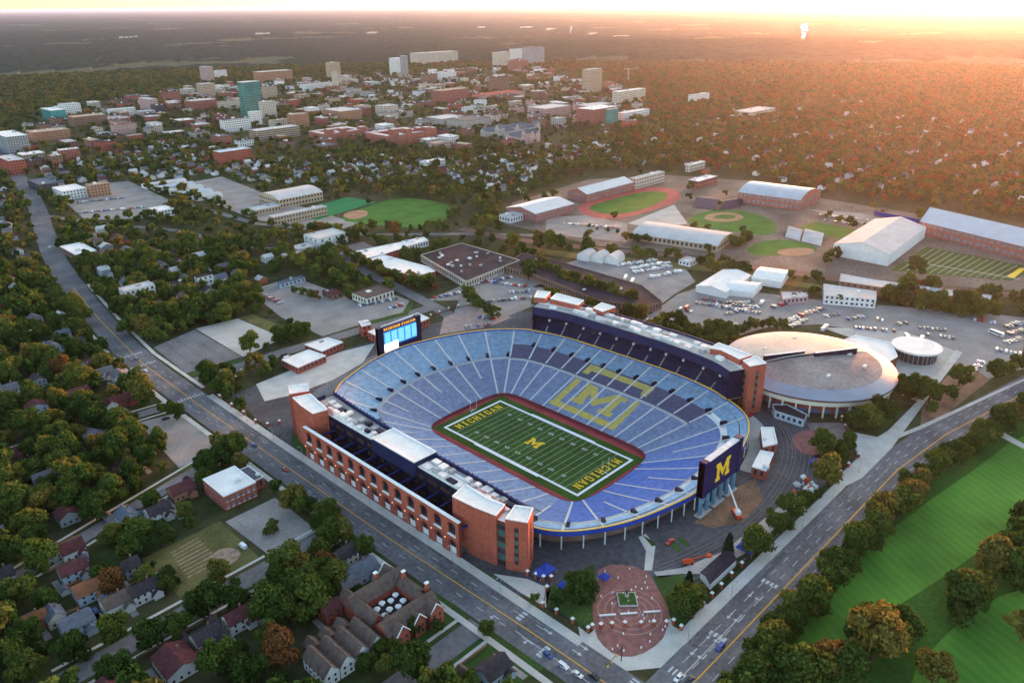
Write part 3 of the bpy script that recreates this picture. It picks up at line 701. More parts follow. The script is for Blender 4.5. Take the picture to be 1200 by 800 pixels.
# streets west of the stadium
ST = {'a': [(-136.1,-0.2),(-189.4,-1.2),(-273.9,-4.0)], 'b': [(-140.8,190.5),(-201.8,198.4),(-265.3,204.4)], 'c': [(-141.6,110.9),(-216.4,91.9),(-281.1,72.2)], 'd': [(-136.9,-98.7),(-182.9,-99.2)]}
for k, wd in (('a', 11), ('b', 9), ('c', 9), ('d', 11)):
    p = ST[k]; p = [p[0], p[-1], (p[-1][0]-300, p[-1][1])] if len(p) > 2 else [p[0], p[-1], (p[-1][0]-100, p[-1][1])]
    y = (p[0][1]+p[1][1])/2; p = [(-141, p[0][1]), p[1], p[2]]
    road('side_street', p, wd, M_asph2, .045, 1)
    for s_ in (1, -1): walk('pavement', offs([(p[0][0]-4, p[0][1]), p[1]], s_*(wd/2+3.2)), 1.6, .1)
# streets north
north = road('cross_street', [(-118.6,213.1),(-49.3,213.4),(19.5,206.1),(89.7,204.4)], 13, M_asph2, .045)
road('cross_street', [(124.7,397.2),(110.0,324.5),(101.2,260.1),(93.4,206.5),(85.9,167.4)], 12, M_asph2, .048)
road('cross_street', [(-42.2,846.1),(5.2,717.4),(51.1,619.9),(79.7,484.1),(124.7,397.2)], 10, M_asph2, .045)
road('cross_street', [(119.4,772.2),(131.5,577.3),(191.9,436.9),(279.2,345.8),(325.9,283.6)], 10, M_asph2, .045)
road('service_road', [(186.5,170.9),(194.7,115.5),(199.9,52.7),(261.3,62.7),(319.7,54.3)], 10, M_lot, .06)
road('crisler_drive', [(62, -166), (118, -140), (190, -150), (240, -150)], 11, M_asph2, .07) if False else None
# stadium precinct
def ring_sheet(name, loop, poly, m, z):
    mb = MB(); po = []
    for p in loop:
        d = Vector((p[0]-cen[0], p[1]-cen[1])).normalized(); best = 1e9
        for i in range(len(poly)):
            a, b = Vector(poly[i])-Vector(cen), Vector(poly[(i+1) % len(poly)])-Vector(cen); e = b-a; den = d.x*e.y-d.y*e.x
            if abs(den) < 1e-9: continue
            t = (a.x*e.y-a.y*e.x)/den; s = (a.x*d.y-a.y*d.x)/den
            if t > 0 and -1e-6 <= s <= 1+1e-6: best = min(best, t)
        po.append((cen[0]+d.x*best, cen[1]+d.y*best))
    K = len(loop)
    for i in range(K): mb.poly([(*loop[i], z), (*po[i], z), (*po[(i+1) % K], z), (*loop[(i+1) % K], z)])
    return struct(mb.build(name, m))
PREC = [(-117, -98), (-98, -112), (-60, -148), (-20, -152), (60, -158), (95, -150), (112, -130), (140, -100), (160, -20), (150, 70), (150, 120), (120, 165), (40, 178), (-30, 185), (-110, 175), (-117, 110)]
ring_sheet('stadium_precinct_pavement', in5, PREC, M_asphd, .03)
keep_clear(PREC)
# pale concrete walk round the rim and the north forecourt
npl = [p for p in loop_off(outer, 9)]; idx = [i for i in range(n) if npl[i][1] > 92]
Lp = [npl[i] for i in idx]; Rp = [loop_off(outer, 22)[i] for i in idx]
struct(MB().ribbon(Rp, Lp, .06).build('forecourt_paving', M_asph2))
idx = [i for i in range(n) if outer[i][0] > 40 and outer[i][1] < -80]
struct(MB().ribbon([loop_off(outer, 14)[i] for i in idx], [loop_off(outer, 1.5)[i] for i in idx], .062).build('forecourt_paving', M_conc))
sheet('pavement_forecourt', [(-89.8,178.4),(-58.2,181.0),(-17.6,181.7),(9.8,176.0),(-18.5,153.4),(-49.6,145.3),(-80.0,145.3),(-98.8,151.0)], M_walk, .07)
sheet('pavement_forecourt', [(81.2,178.1),(108.3,178.1),(116.0,157.8),(119.8,136.4),(94.6,135.9),(70.8,145.6),(54.6,152.7)], mat('pink_paver', (.33, .24, .21), .9, .2, .2), .07)
# corner plaza
plaza = [(-75.4,-110.7),(-63.2,-127.0),(-71.1,-140.4),(-80.0,-152.6),(-88.1,-156.4),(-96.6,-159.2),(-109.4,-157.0),(-115.4,-150.6),(-114.0,-140.9),(-110.0,-135.5),(-102.2,-127.8),(-90.6,-119.9)]
plaza = smooth(plaza, 1, True)
sheet('pavement_corner', [(-118.5, -135), (-113, -129), (-66, -158), (-62, -166.6), (-108, -166.6), (-118.5, -158)], M_walk, .09)
pz = struct(MB().flat(plaza, .14).build('brick_plaza', M_pave))
keep_clear(plaza)
pc = (-91.2,-139.4)
for r_ in (4.5, 7.5, 10.5, 13.5):
    c_ = [(pc[0]+r_*math.cos(a*.1), pc[1]+r_*math.sin(a*.1)) for a in range(64)]; MB().strip(c_, .45, .15).build('paver_band', mat('pale_paver', (.36, .22, .19), .9), pz)
sheet('plaza_lawn', [(-105.5,-104.3),(-77.0,-109.0),(-110.3,-135.2),(-113.6,-135.2),(-112.0,-117.5),(-112.7,-110.8)], M_lawn, .1)
sheet('plaza_lawn', [(-65.9,-133.6),(-55.1,-142.4),(-58.1,-154.1),(-60.3,-159.7),(-85.5,-161.3),(-85.8,-157.3),(-75.8,-147.2)], M_lawn, .1)
sheet('forecourt_paving', [(-114.5,-80.0),(-106.3,-93.6),(-104.2,-105.7),(-114.2,-112.2),(-114.9,-97.6)], M_walk, .1)
for i_, (a_, b_) in enumerate((((0, 0), (.36, .36)),)): pass
sheet('verge', [(-117.1,-59.7),(-115.6,-82.2),(-119.3,-81.6),(-121.5,-62.2)], M_lawn, .1)
sheet('verge', [(-109.3,100.1),(-108.9,81.9),(-116.0,67.1),(-116.9,87.6)], M_lawn, .1)
sheet('footpath', [(-47.1,-112.0),(-42.3,-113.1),(-47.4,-122.2),(-62.8,-131.0),(-65.2,-128.4),(-53.1,-120.8)], M_walk, .1)
sheet('verge', [(-44.6,-112.7),(-44.7,-117.4),(-45.7,-122.0),(-48.5,-121.0)], M_lawn, .12); sheet('verge', [(-41.6,-124.5),(-37.9,-125.5),(-40.6,-133.0),(-43.3,-132.9)], M_lawn, .12); sheet('verge', [(-35.7,-125.9),(-33.1,-126.7),(-34.5,-133.8),(-37.6,-133.4)], M_lawn, .12)
sheet('footpath', [(-63.2,-132.2),(-51.6,-140.1),(-27.3,-147.9),(-11.8,-148.2),(16.2,-149.4),(43.1,-150.1),(43.9,-154.4),(1.9,-156.8),(-24.6,-155.3),(-48.5,-149.4),(-55.7,-141.8),(-65.0,-136.2)], M_conc, .1)
sheet('building_site', [(-18.9,-124.9),(22.0,-124.3),(38.8,-127.7),(23.5,-140.8),(-1.9,-142.7),(-15.8,-134.2)], M_dirt, .08)
sheet('plaza_disc', smooth([(87.2,-123.5),(103.0,-121.2),(113.8,-129.6),(113.6,-142.8),(91.4,-147.3),(78.7,-138.0)], 2, True), M_pave, .12)
sheet('forecourt_paving', [(116.5,-120.2),(132.6,-137.3),(117.5,-151.3),(92.0,-152.0),(92.7,-139.2)], mat('grey_paver', (.22, .17, .16), .9, .2, .2), .11)
sheet('pavement_corner', [(124.0,-143.5),(128.4,-158.5),(139.8,-160.2),(168.8,-159.8),(192.2,-159.4),(296.3,-150.9),(294.7,-156.1),(195.9,-163.4),(121.3,-169.5),(78.4,-169.6),(64.0,-166.4),(68.9,-159.6),(98.6,-159.1)], M_walk, .105)
sheet('verge', [(153.7,-135.4),(179.1,-145.5),(173.9,-156.9),(138.0,-158.4),(130.9,-143.2)], M_lawn, .1)
sheet('planting_bed', [(181.9,-165.5),(245.7,-160.8),(272.6,-169.3),(258.2,-184.0),(162.6,-177.0),(155.2,-173.6)], M_dirt, .1, False)
# parking around the arena
sheet('car_park', [(185.6,200.4),(189.4,160.9),(193.1,104.7),(201.2,48.4),(263.2,63.9),(302.8,44.5),(332.4,-33.8),(395.5,-150.2),(403.4,-170.0),(293.7,-196.0),(236.6,-174.3),(296.2,-146.2),(295.8,-114.6),(276.8,-55.3),(244.1,-28.0),(206.9,-18.9),(187.1,47.0),(176.7,110.2),(169.4,142.9),(83.8,139.5),(86.1,172.8),(129.1,209.5)], M_lot, .04)
sheet('car_park', [(98.2,220.2),(150.7,227.5),(217.1,219.5),(207.2,176.9),(160.2,175.7),(121.1,195.3)], M_lot, .042)
sheet('car_park', [(247.8,202.1),(307.9,196.2),(337.5,112.1),(301.1,74.6),(258.1,69.5),(221.0,62.1),(236.4,109.8)], M_lot, .038)
sheet('arena_yard', [(271.6,-57.7),(308.1,-110.2),(296.2,-146.2),(293.8,-152.8),(192.2,-159.4),(194.6,-147.9),(236.0,-130.0),(265.4,-94.1)], M_lotl, .043)
sheet('retaining_wall_walk', [(118, -160), (160, -172), (280, -201), (280, -203), (160, -175), (116, -163)], M_walk, .12)
# car parks north and west
dark = sheet('car_park', [(-111.5,294.3),(-73.3,306.3),(-73.5,227.9),(-115.0,231.4)], M_asph2, .05)
pale = sheet('car_park', [(-72.0,307.5),(-37.1,303.0),(-33.6,237.5),(-73.1,227.4)], M_lotl, .052)
for i in range(26):
    f_ = (i+.5)/26; A = Vector((-111.5,294.3)); B = Vector((-73.3,306.3)); Cc = Vector((-73.5,227.9)); Dd = Vector((-115.0,231.4))
    for u0, u1 in ((.04, .2), (.28, .44), (.54, .70), (.8, .96)):
        p, q = A.lerp(B, u0).lerp(Dd.lerp(Cc, u0), f_), A.lerp(B, u1).lerp(Dd.lerp(Cc, u1), f_)
        MB().strip([tuple(p), tuple(q)], .14, .058).build('bay_line', M_rw, dark)
sheet('verge', [(-114.0,299.4),(-112.2,292.7),(-116.5,230.9),(-75.0,225.1),(-78.0,219.4),(-120.4,225.0)], M_lawn, .045)
sheet('verge', [(-35.6,304.3),(-23.8,303.2),(-20.0,243.5),(-33.6,237.5)], M_dry, .045)
lot2 = sheet('car_park', [(-168.7,183.4),(-144.5,177.3),(-145.3,116.3),(-173.9,112.6)], M_lot, .05)
sheet('verge', [(-173.5,113.5),(-145.7,116.7),(-145.8,111.2),(-174.8,107.3)], M_lawn, .045)
lot3 = sheet('car_park', [(-180.1,46.3),(-151.9,46.9),(-151.7,27.9),(-152.2,5.7),(-178.3,4.6)], M_lot, .05)
sl = sheet('sports_lawn', [(-221.6,47.5),(-181.6,48.9),(-182.6,6.5),(-220.4,8.4)], M_dry, .045)
for i_ in range(9):
    A, B = Vector((-210.1,41.9)).lerp(Vector((-212.7,16.5)), i_/9), Vector((-195.7,43.7)).lerp(Vector((-196.3,16.4)), i_/9)
    MB().strip([tuple(A), tuple(B)], .9, .055).build('bare_strip', mat('bare_soil', (.30, .21, .15), .95, .35, .4), sl)
MB().flat(smooth([(-200.9,25.8),(-190.2,28.3),(-185.3,18.4),(-192.7,12.7),(-201.9,15.3)], 1, True), .052).build('bare_patch', MATS['bare_soil'], sl)
sheet('car_park', [(3.8,362.6),(53.2,363.3),(55.9,289.0),(46.4,215.8),(-10.5,217.7),(-11.1,277.9)], M_lot, .05)
sheet('car_park', [(37.0,261.4),(87.5,261.4),(87.9,231.3),(65.4,212.6),(28.3,218.3)], M_lot, .052)
sheet('verge', [(28.3,218.3),(65.4,212.6),(87.9,231.3),(87.7,225.1),(64.6,204.7),(27.4,211.1)], M_lawn, .055)
sheet('car_park', [(156.7,869.5),(240.4,877.6),(216.8,663.1),(214.6,485.2),(179.5,477.9),(139.8,592.4)], M_lot, .04)
sheet('car_park', [(29.2,978.3),(129.2,955.5),(115.5,776.6),(67.2,691.9),(-2.9,750.8)], M_lot, .04)
sheet('car_park', [(139.3,418.6),(171.9,417.3),(151.3,283.4),(120.3,271.4),(117.3,320.5)], M_asph2, .05)
sheet('car_park', [(385.9,337.6),(430.4,307.1),(428.8,247.7),(364.5,200.0),(331.2,288.4)], M_lot, .04)
sheet('car_park', [(428.8,247.7),(545.1,259.5),(476.3,195.1),(433.1,208.5)], M_lotl, .04)
sheet('car_park', [(635.3,124.5),(659.3,65.0),(633.4,-13.1),(584.2,-11.9),(611.1,45.6)], M_lot, .04)
sheet('lawn', [(-142.5,-99.4),(-136.1,-113.0),(-138.2,-133.8),(-151.2,-132.3),(-167.0,-115.8),(-168.8,-107.9)], M_lawn, .04)
sheet('lawn', [(-139.5,-68.6),(-136.8,-90.7),(-169.6,-93.3),(-167.6,-80.0)], M_lawn, .04)
# railway, banks
RAIL = [(281.2,376.7),(290.1,302.3),(322.5,207.8),(362.0,128.0),(381.5,43.8),(399.2,-32.2),(457.7,-150.5),(477.5,-191.1)]
road('railway_bed', RAIL, 14, mat('ballast', (.15, .085, .075), .95, .25, .1), .05, 7)
for o_ in (-3, 3):
    for g_ in (-.72, .72): struct(MB().strip(resample(RAIL, 30), .12, .2, 0, o_+g_).build('rail', M_grey))
sheet('grass_bank', [(277.0,276.8),(303.2,192.5),(342.3,115.2),(357.7,58.0),(348.4,52.8),(322.6,112.2),(283.7,187.8),(270.8,246.1)], M_dry, .045)
sheet('grass_bank', [(351.5,45.6),(381.0,-47.4),(428.6,-138.1),(410.2,-136.6),(364.8,-46.4),(340.1,39.4)], M_dry, .045)
sheet('campus_paving', [(330.9,356.2),(412.7,421.8),(597.9,443.3),(698.9,376.5),(743.7,259.7),(704.2,139.3),(700.3,19.4),(676.3,-26.8),(626.8,-162.4),(495.0,-187.8),(404.0,-30.2),(369.7,133.0),(332.5,215.8)], mat('campus_paving', (.16, .13, .105), .95, .35, .03, scale2=.3), .012, False)
# playing grounds
M_green = mat('bright_grass', (.055, .15, .025), .95, .22, .05, scale2=.6)
M_syn = mat('synthetic_turf', (.02, .17, .06), .9, .15, .06)
M_clay = mat('clay', (.36, .20, .12), .95, .2, .1)
M_run = mat('running_track', (.36, .09, .08), .9, .15, .1)
g1 = sheet('synthetic_field', [(182.1,596.4),(288.9,612.9),(296.3,559.3),(189.9,536.8)], M_syn, .06)
g2 = sheet('ball_field', smooth([(205.3,519.7),(267.0,549.2),(334.9,561.3),(355.5,500.3),(338.1,442.5),(257.1,403.3),(223.6,463.4)], 1, True), M_green, .065)
MB().flat(smooth([(224.2,536.5),(251.4,545.9),(261.2,528.3),(241.3,504.7),(218.6,504.9)], 2, True), .09).build('infield', M_clay, g2)
g3 = sheet('running_track', smooth([(447.5,347.6),(510.0,357.2),(578.9,359.1),(628.9,336.4),(611.5,289.8),(565.5,265.2),(500.5,261.5),(437.4,268.1),(420.5,299.1)], 2, True), M_run, .06)
MB().flat(smooth([(452.7,335.0),(513.4,338.4),(578.1,335.3),(605.1,313.1),(574.0,285.4),(491.3,271.7),(444.4,285.1)], 2, True), .09).build('infield', M_green, g3)
g4 = sheet('ball_field', smooth([(469.6,196.6),(524.6,215.0),(572.3,201.5),(572.8,155.0),(543.0,115.2),(491.2,96.0),(478.7,136.2)], 1, True), M_green, .06)
MB().flat(smooth([(507.7,196.1),(542.3,201.8),(559.7,182.4),(547.4,158.2),(517.8,160.7),(504.5,175.6)], 2, True), .085).build('infield', M_clay, g4)
MB().flat(smooth([(518.8,190.0),(541.7,189.6),(549.7,174.3),(534.9,165.9),(519.7,176.6)], 2, True), .1).build('infield_grass', M_green, g4)
g5 = sheet('ball_field', smooth([(427.1,92.8),(463.2,96.4),(489.7,82.2),(489.3,43.3),(460.8,33.0),(426.1,57.7),(411.4,78.3)], 1, True), M_green, .06)
MB().flat(smooth([(441.7,67.5),(466.4,58.9),(479.0,40.5),(453.3,32.3),(429.0,54.5)], 2, True), .085).build('infield', M_clay, g5)
sheet('lawn', [(548.0,92.6),(583.1,88.3),(579.0,30.7),(526.4,31.6)], M_green, .055)
g6 = sheet('practice_field', [(455.1,-44.4),(562.6,-42.1),(557.3,-144.3),(498.7,-137.0)], M_turf, .06)
for i in range(14):
    f_ = (i+1)/15; A = Vector((458.9,-44.6)); B = Vector((559.9,-43.8)); Cc = Vector((554.6,-141.4)); Dd = Vector((499.8,-134.6))
    MB().strip([tuple(A.lerp(Dd, f_)), tuple(B.lerp(Cc, f_))], .45, .075).build('yard_line', M_rw, g6)
MB().strip([tuple(Vector((498.0,-42.6))), tuple(Vector((509.4,-141.4)))], 1.1, .08).build('side_line', M_rw, g6)
MB().flat([(509.7,-130.7),(546.4,-132.4),(547.3,-137.3),(508.4,-136.7)], .085).build('end_zone', M_maize, g6)
# golf course with mown bands
def mown():
    m = bpy.data.materials.new('mown_fairway'); m.use_nodes = True; nn = m.node_tree.nodes; l = m.node_tree.links; b = nn['Principled BSDF']; b.inputs['Roughness'].default_value = .9; b.inputs['Specular IOR Level'].default_value = .1
    g = nn.new('ShaderNodeNewGeometry'); mp = nn.new('ShaderNodeMapping'); mp.inputs['Rotation'].default_value[2] = .5; l.new(g.outputs['Position'], mp.inputs[0])
    w = nn.new('ShaderNodeTexWave'); w.inputs['Scale'].default_value = .065; w.inputs['Distortion'].default_value = 6; w.inputs['Detail'].default_value = 2; w.inputs['Detail Scale'].default_value = .3; l.new(mp.outputs[0], w.inputs['Vector'])
    t = nn.new('ShaderNodeTexNoise'); t.inputs['Scale'].default_value = .03; t.inputs['Detail'].default_value = 5; l.new(g.outputs['Position'], t.inputs['Vector'])
    a = nn.new('ShaderNodeMath'); a.operation = 'MULTIPLY_ADD'; a.inputs[1].default_value = .09; l.new(w.outputs['Fac'], a.inputs[0]); l.new(t.outputs[0], a.inputs[2])
    r = nn.new('ShaderNodeValToRGB'); r.color_ramp.elements[0].position = .38; r.color_ramp.elements[1].position = .82; r.color_ramp.elements[0].color = (.045, .14, .018, 1); r.color_ramp.elements[1].color = (.105, .27, .035, 1); l.new(a.outputs[0], r.inputs[0]); l.new(r.outputs[0], b.inputs['Base Color']); return m
sheet('golf_course', [(-96, -196), (100, -197), (165, -206), (420, -262), (700, -330), (700, -700), (-96, -700)], mat('rough_grass', (.035, .095, .016), .95, .3, .03, scale2=.5), .02, False)
sheet('fairway', smooth([(-65.5,-197.1),(-27.6,-194.0),(22.8,-196.1),(82.7,-203.2),(136.6,-212.4),(184.0,-217.6),(234.6,-237.9),(157.1,-252.9),(92.3,-240.1),(40.0,-232.1),(-4.9,-221.6),(-37.5,-212.9),(-71.0,-210.3)], 1, True), mown(), .05, False)
sheet('fairway', smooth([(-50.4,-237.8),(-11.0,-240.7),(23.1,-247.3),(56.0,-265.9),(-19.7,-286.9),(-62.2,-248.0)], 1, True), MATS.get('x') or bpy.data.materials['mown_fairway'], .055, False)
sheet('putting_green', smooth([(-18.2,-192.0),(-12.5,-193.0),(-11.3,-196.8),(-15.4,-198.1),(-19.8,-195.1)], 2, True), M_green, .08, False)
sheet('golf_path', [(185.5,-201.2),(190.2,-203.2),(178.6,-223.4),(172.2,-224.9),(177.8,-212.5)], M_walk, .07, False)

# repair patches and oil-dark strips on the paving
qr = random.Random(17)
M_p1 = mat('patch_dark', (.115, .112, .117), .95, .3, .5); M_p2 = mat('patch_pale', (.185, .178, .18), .95, .3, .5)
for _ in range(46):
    y_ = qr.uniform(-150, 330); x_ = -131+qr.uniform(-9, 8); w_, l_ = qr.uniform(.4, 2.6), qr.uniform(4, 26)
    MB().flat([(x_, y_), (x_+w_, y_), (x_+w_, y_+l_), (x_, y_+l_)], .056+.0006*_).build('asphalt_patch', qr.choice([M_p1, M_p2]), main)
for _ in range(36):
    x_ = qr.uniform(-100, 110); y_ = -180+qr.uniform(-12, 11); l_, w_ = qr.uniform(5, 28), qr.uniform(.4, 2.6)
    MB().flat([(x_, y_), (x_+l_, y_), (x_+l_, y_+w_), (x_, y_+w_)], .0725+.0006*_).build('asphalt_patch', qr.choice([M_p1, M_p2]), stad)
M_tyre_mark = mat('tyre_mark', (.13, .125, .13), .95, .3, .4)
for k in range(9):   # worn wheel tracks round the south side of the bowl
    dd = 20+k*2.6+qr.uniform(-1, 1); lp = loop_off(outer, dd); ii = [i for i in range(n) if lp[i][1] < -95-qr.uniform(0, 12) and lp[i][0] > -70+qr.uniform(0, 30)]
    if len(ii) > 4: struct(MB().strip([lp[i] for i in ii], qr.uniform(.35, .8), .045+.001*k).build('wheel_track', M_tyre_mark))

# ------------------------------------------------------------------ arena, halls, houses, downtown
WALL = {'brick': M_brick, 'red': mat('red_brick', (.29, .105, .08), .9, .15, .3), 'dark': mat('dark_wall', (.06, .055, .065), .7), 'tan': mat('tan_wall', (.40, .31, .22), .9, .1, .1), 'beige': mat('beige_wall', (.50, .44, .36), .9, .1, .1), 'white': mat('white_wall', (.66, .65, .63), .85, .08, .2), 'grey': mat('grey_wall', (.30, .30, .31), .9, .1, .1), 'teal': mat('teal_glass', (.04, .27, .25), .15, .25, .05, spec=.6), 'blue': mat('blue_wall', (.40, .47, .53), .85, .1, .2), 'cream': mat('cream_wall', (.56, .52, .43), .9, .08, .2), 'brown': mat('brown_wall', (.22, .13, .09), .9, .15, .2), 'pink': mat('pink_wall', (.46, .30, .28), .9, .1, .1), 'orange': mat('orange_wall', (.36, .19, .115), .9, .12, .2), 'stone': mat('stone_wall', (.38, .35, .31), .9, .12, .2)}
ROOF = {'white': M_roofw, 'grey': mat('grey_shingle', (.13, .13, .145), .95, .2, .5, scale2=2), 'dark': mat('dark_shingle', (.05, .042, .048), .95, .25, .5, scale2=2), 'maroon': mat('maroon_shingle', (.105, .038, .04), .95, .25, .5, scale2=2), 'brown': mat('brown_shingle', (.125, .09, .075), .95, .25, .5, scale2=2), 'orange': mat('orange_shingle', (.23, .095, .05), .95, .2, .5, scale2=2), 'blue': mat('blue_shingle', (.11, .125, .155), .95, .2, .5, scale2=2), 'metal': mat('metal_roof', (.36, .42, .47), .5, .1, .1, spec=.4), 'tar': mat('tar_roof', (.042, .034, .042), .95, .3, .06, scale2=.5), 'pale': mat('pale_roof', (.48, .47, .46), .9, .12, .08, scale2=.6), 'tan': mat('tan_roof', (.38, .30, .22), .9, .15, .1), 'red': mat('red_roof', (.26, .06, .05), .9, .2, .3)}
M_wind = mat('window_glass', (.03, .04, .055), .15, .4, .3, spec=.6)
M_windl = mat('window_pale', (.16, .20, .24), .2, .4, .3, spec=.6)
LAND = []    # (x, y, phrase) landmarks that labels of trees, cars and houses refer to
def lm(x, y, s): LAND.append((x, y, s))
lm(-131, 120, 'main street'); lm(5, -180, 'stadium boulevard')
br = random.Random(21)
def roof_bits(parent, w, d, h, k, seed):
    r = random.Random(seed)
    for _ in range(k):
        a, b = r.uniform(1.5, 4.5), r.uniform(1.5, 5)
        if w < a*1.6+2 or d < b*1.6+2: continue
        MB().box(-a/2, -b/2, 0, a/2, b/2, r.uniform(1, 2.6)).build('roof_unit', r.choice([M_hvac, M_grey, M_roofw]), parent, (r.uniform(a, w-a), r.uniform(b, d-b), h+.03))
def block(B, wall, roof, label, name='city_building', cat='building', group=None, fh=3.8, wspace=4.0, glass=None, bits=2, clear=True, ww=1.9, band=False):
    x, y, w, d, h = B; t = thing(name, label, cat, (x, y, 0), group=group)
    pl = [(0, 0), (w, 0), (w, d), (0, d)]
    MB().prism(pl, 0, h, 0, None, False).build('wall', WALL[wall], t)
    inn = [(.4, .4), (w-.4, .4), (w-.4, d-.4), (.4, d-.4)]
    rb = MB().flat(pl, h-.02)
    for i in range(4):
        a, b, c, e = pl[i], pl[(i+1) % 4], inn[(i+1) % 4], inn[i]
        rb.poly([(*a, h+.7), (*b, h+.7), (*c, h+.7), (*e, h+.7)]); rb.poly([(*c, h), (*e, h), (*e, h+.7), (*c, h+.7)]); rb.poly([(*a, h-.1), (*b, h-.1), (*b, h+.7), (*a, h+.7)])
    rb.build('roof', ROOF[roof], t)
    wm = MB(); fl = max(1, int(h/fh)); sp = max(wspace, 3.0 if w < 90 else 4)
    for a, b in (((0, 0), (w, 0)), ((0, d), (0, 0))):
        Lw = math.dist(a, b); nw = max(1, int(Lw/sp))
        if band: windows(wm, a, b, .4, fl, h/fl, 1, Lw-1.6, h/fl*.45, 0, sill=1.1)
        else: windows(wm, a, b, .3, fl, h/fl, nw, min(ww, Lw/nw*.6), h/fl*.48, 0, sill=h/fl*.28)
    if wm.f: tag(wm.build('windows', glass or M_wind, t), kind='stuff')
    roof_bits(t, w, d, h, bits, int(x*7+y*13) & 0xffff)
    if clear: keep_clear([(x-3, y-3), (x+w+3, y-3), (x+w+3, y+d+3), (x-3, y+d+3)])
    return t
def prism_bld(pl, h, wall, roof, label, name, cat, group=None, win=3.5, floors=None, bits=0, pad=3):
    pl = ccw(pl); c = (sum(p[0] for p in pl)/len(pl), sum(p[1] for p in pl)/len(pl)); t = thing(name, label, cat, (*c, 0), group=group); q = rel(pl, c)
    MB().prism(q, 0, h-.05, 0, None, False).build('wall', WALL[wall], t); parapet_roof(t, q, h, ROOF[roof], WALL[wall] if wall not in ('brick', 'red') else M_white)
    if win:
        wm = MB(); fl = floors or max(1, int(h/3.8))
        for i in range(len(q)):
            a, b = q[i], q[(i+1) % len(q)]; Lw = math.dist(a, b)
            if Lw > 4: windows(wm, a, b, .3, fl, h/fl, max(1, int(Lw/win)), min(1.8, win*.5), h/fl*.5, 0, sill=h/fl*.3)
        tag(wm.build('windows', M_wind, t), kind='stuff')
    r = random.Random(int(c[0]*3+c[1]*5) & 0xffff)
    xs = [p[0] for p in q]; ys = [p[1] for p in q]
    k = 0
    while k < bits:
        x, y = r.uniform(min(xs), max(xs)), r.uniform(min(ys), max(ys)); k += 1
        if inside([(x, y)], [(p[0]*.8, p[1]*.8) for p in q])[0]:
            a, b = r.uniform(1.2, 3.5), r.uniform(1.2, 4); MB().box(-a/2, -b/2, 0, a/2, b/2, r.uniform(.8, 2)).build('roof_unit', r.choice([M_hvac, M_grey, M_roofw]), t, (x, y, h+.03))
    keep_clear(pl, pad); return t
def hall(A, B, C, eave, rise, wall, roof, label, name='sports_hall', cat='sports hall', prof='gable', ridge='AB', win=4.5, group=None, band=None, over=.6):
    """hall on a parallelogram base A, B, C with a gabled or barrel roof; the ridge runs along AB or BC"""
    A, B, C = Vector(A), Vector(B), Vector(C)
    if ridge == 'BC': A, B, C = B, C, B+(C-B)+(A-B); 
    D = A+(C-B); c = (A+C)/2; t = thing(name, label, cat, (c.x, c.y, 0), group=group); A, B, C, D = A-c, B-c, C-c, D-c
    K = 10 if prof == 'barrel' else 2
    def pz(f): return eave+rise*(math.sin(math.pi*f)**.8 if prof == 'barrel' else 1-abs(2*f-1))
    wmb = MB()
    for p, q in ((A, B), (C, D)): wmb.poly([(*p, 0), (*q, 0), (*q, eave), (*p, eave)])
    for p, q in ((B, C), (D, A)):
        wmb.poly([(*p, 0), (*q, 0)]+[(*(q+(p-q)*i/K), pz(1-i/K)) for i in range(K+1)])
    wmb.build('wall', WALL[wall], t)
    d = (B-A).normalized()*over; rm = MB()
    for i in range(K):
        f0, f1 = i/K, (i+1)/K; p, q, r_, s = A-d+(D-A)*f0, B+d+(C-B)*f0, B+d+(C-B)*f1, A-d+(D-A)*f1
        z0, z1 = pz(f0)+.15, pz(f1)+.15
        rm.poly([(*p, z0), (*q, z0), (*r_, z1), (*s, z1)]); rm.poly([(*p, z0-.3), (*s, z1-.3), (*r_, z1-.3), (*q, z0-.3)])
        rm.poly([(*p, z0-.3), (*p, z0), (*s, z1), (*s, z1-.3)]); rm.poly([(*q, z0), (*q, z0-.3), (*r_, z1-.3), (*r_, z1)])
    rm.build('roof', ROOF[roof], t)
    wm = MB()
    if win:
        fl = max(1, int(eave/5))
        for p, q in ((A, B), (B, C), (C, D), (D, A)):
            Lw = (q-p).length
            windows(wm, p, q, .3, fl, eave/fl, max(1, int(Lw/win)), win*.55, eave/fl*.5, 0, sill=eave/fl*.3)
        tag(wm.build('windows', M_windl if wall in ('brick', 'red') else M_wind, t), kind='stuff')
    keep_clear([tuple(A+c), tuple(B+c), tuple(C+c), tuple(D+c)], 4); return t
# ---- arena with its round roof
AC = (171, -94); AR = 55.0
ar_o = thing('arena', 'round sports arena with a wide low roof and pale concrete rim', 'arena', (*AC, 0)); lm(171, -150, 'the round arena')
NN = 64
def ring(r, z): return [(r*math.cos(2*math.pi*i/NN), r*math.sin(2*math.pi*i/NN), z) for i in range(NN)]
def band(mb, a, b, m=0):
    for i in range(NN): mb.poly([a[i], a[(i+1) % NN], b[(i+1) % NN], b[i]], m)
mb = MB(); band(mb, ring(AR-9, 0), ring(AR-9, 8)); mb.build('wall', M_brick, ar_o)
mb = MB(); band(mb, ring(AR-9, 7.5), ring(AR-.8, 9)); band(mb, ring(AR-.8, 9), ring(AR-.8, 12.4)); mb.build('concrete_rim', WALL['cream'], ar_o)
mb = MB(); band(mb, ring(AR-.6, 12.4), ring(AR+.6, 12.4)); band(mb, ring(AR+.6, 12.4), ring(AR+.6, 13.6)); mb.build('fascia', mat('rust_fascia', (.11, .06, .055), .7), ar_o)
mb = MB(); band(mb, ring(AR+.6, 13.6), ring(AR-9.5, 16.4)); mb.build('roof_ring', mat('slate_metal', (.20, .23, .29), .6, .12, .1, spec=.3), ar_o)
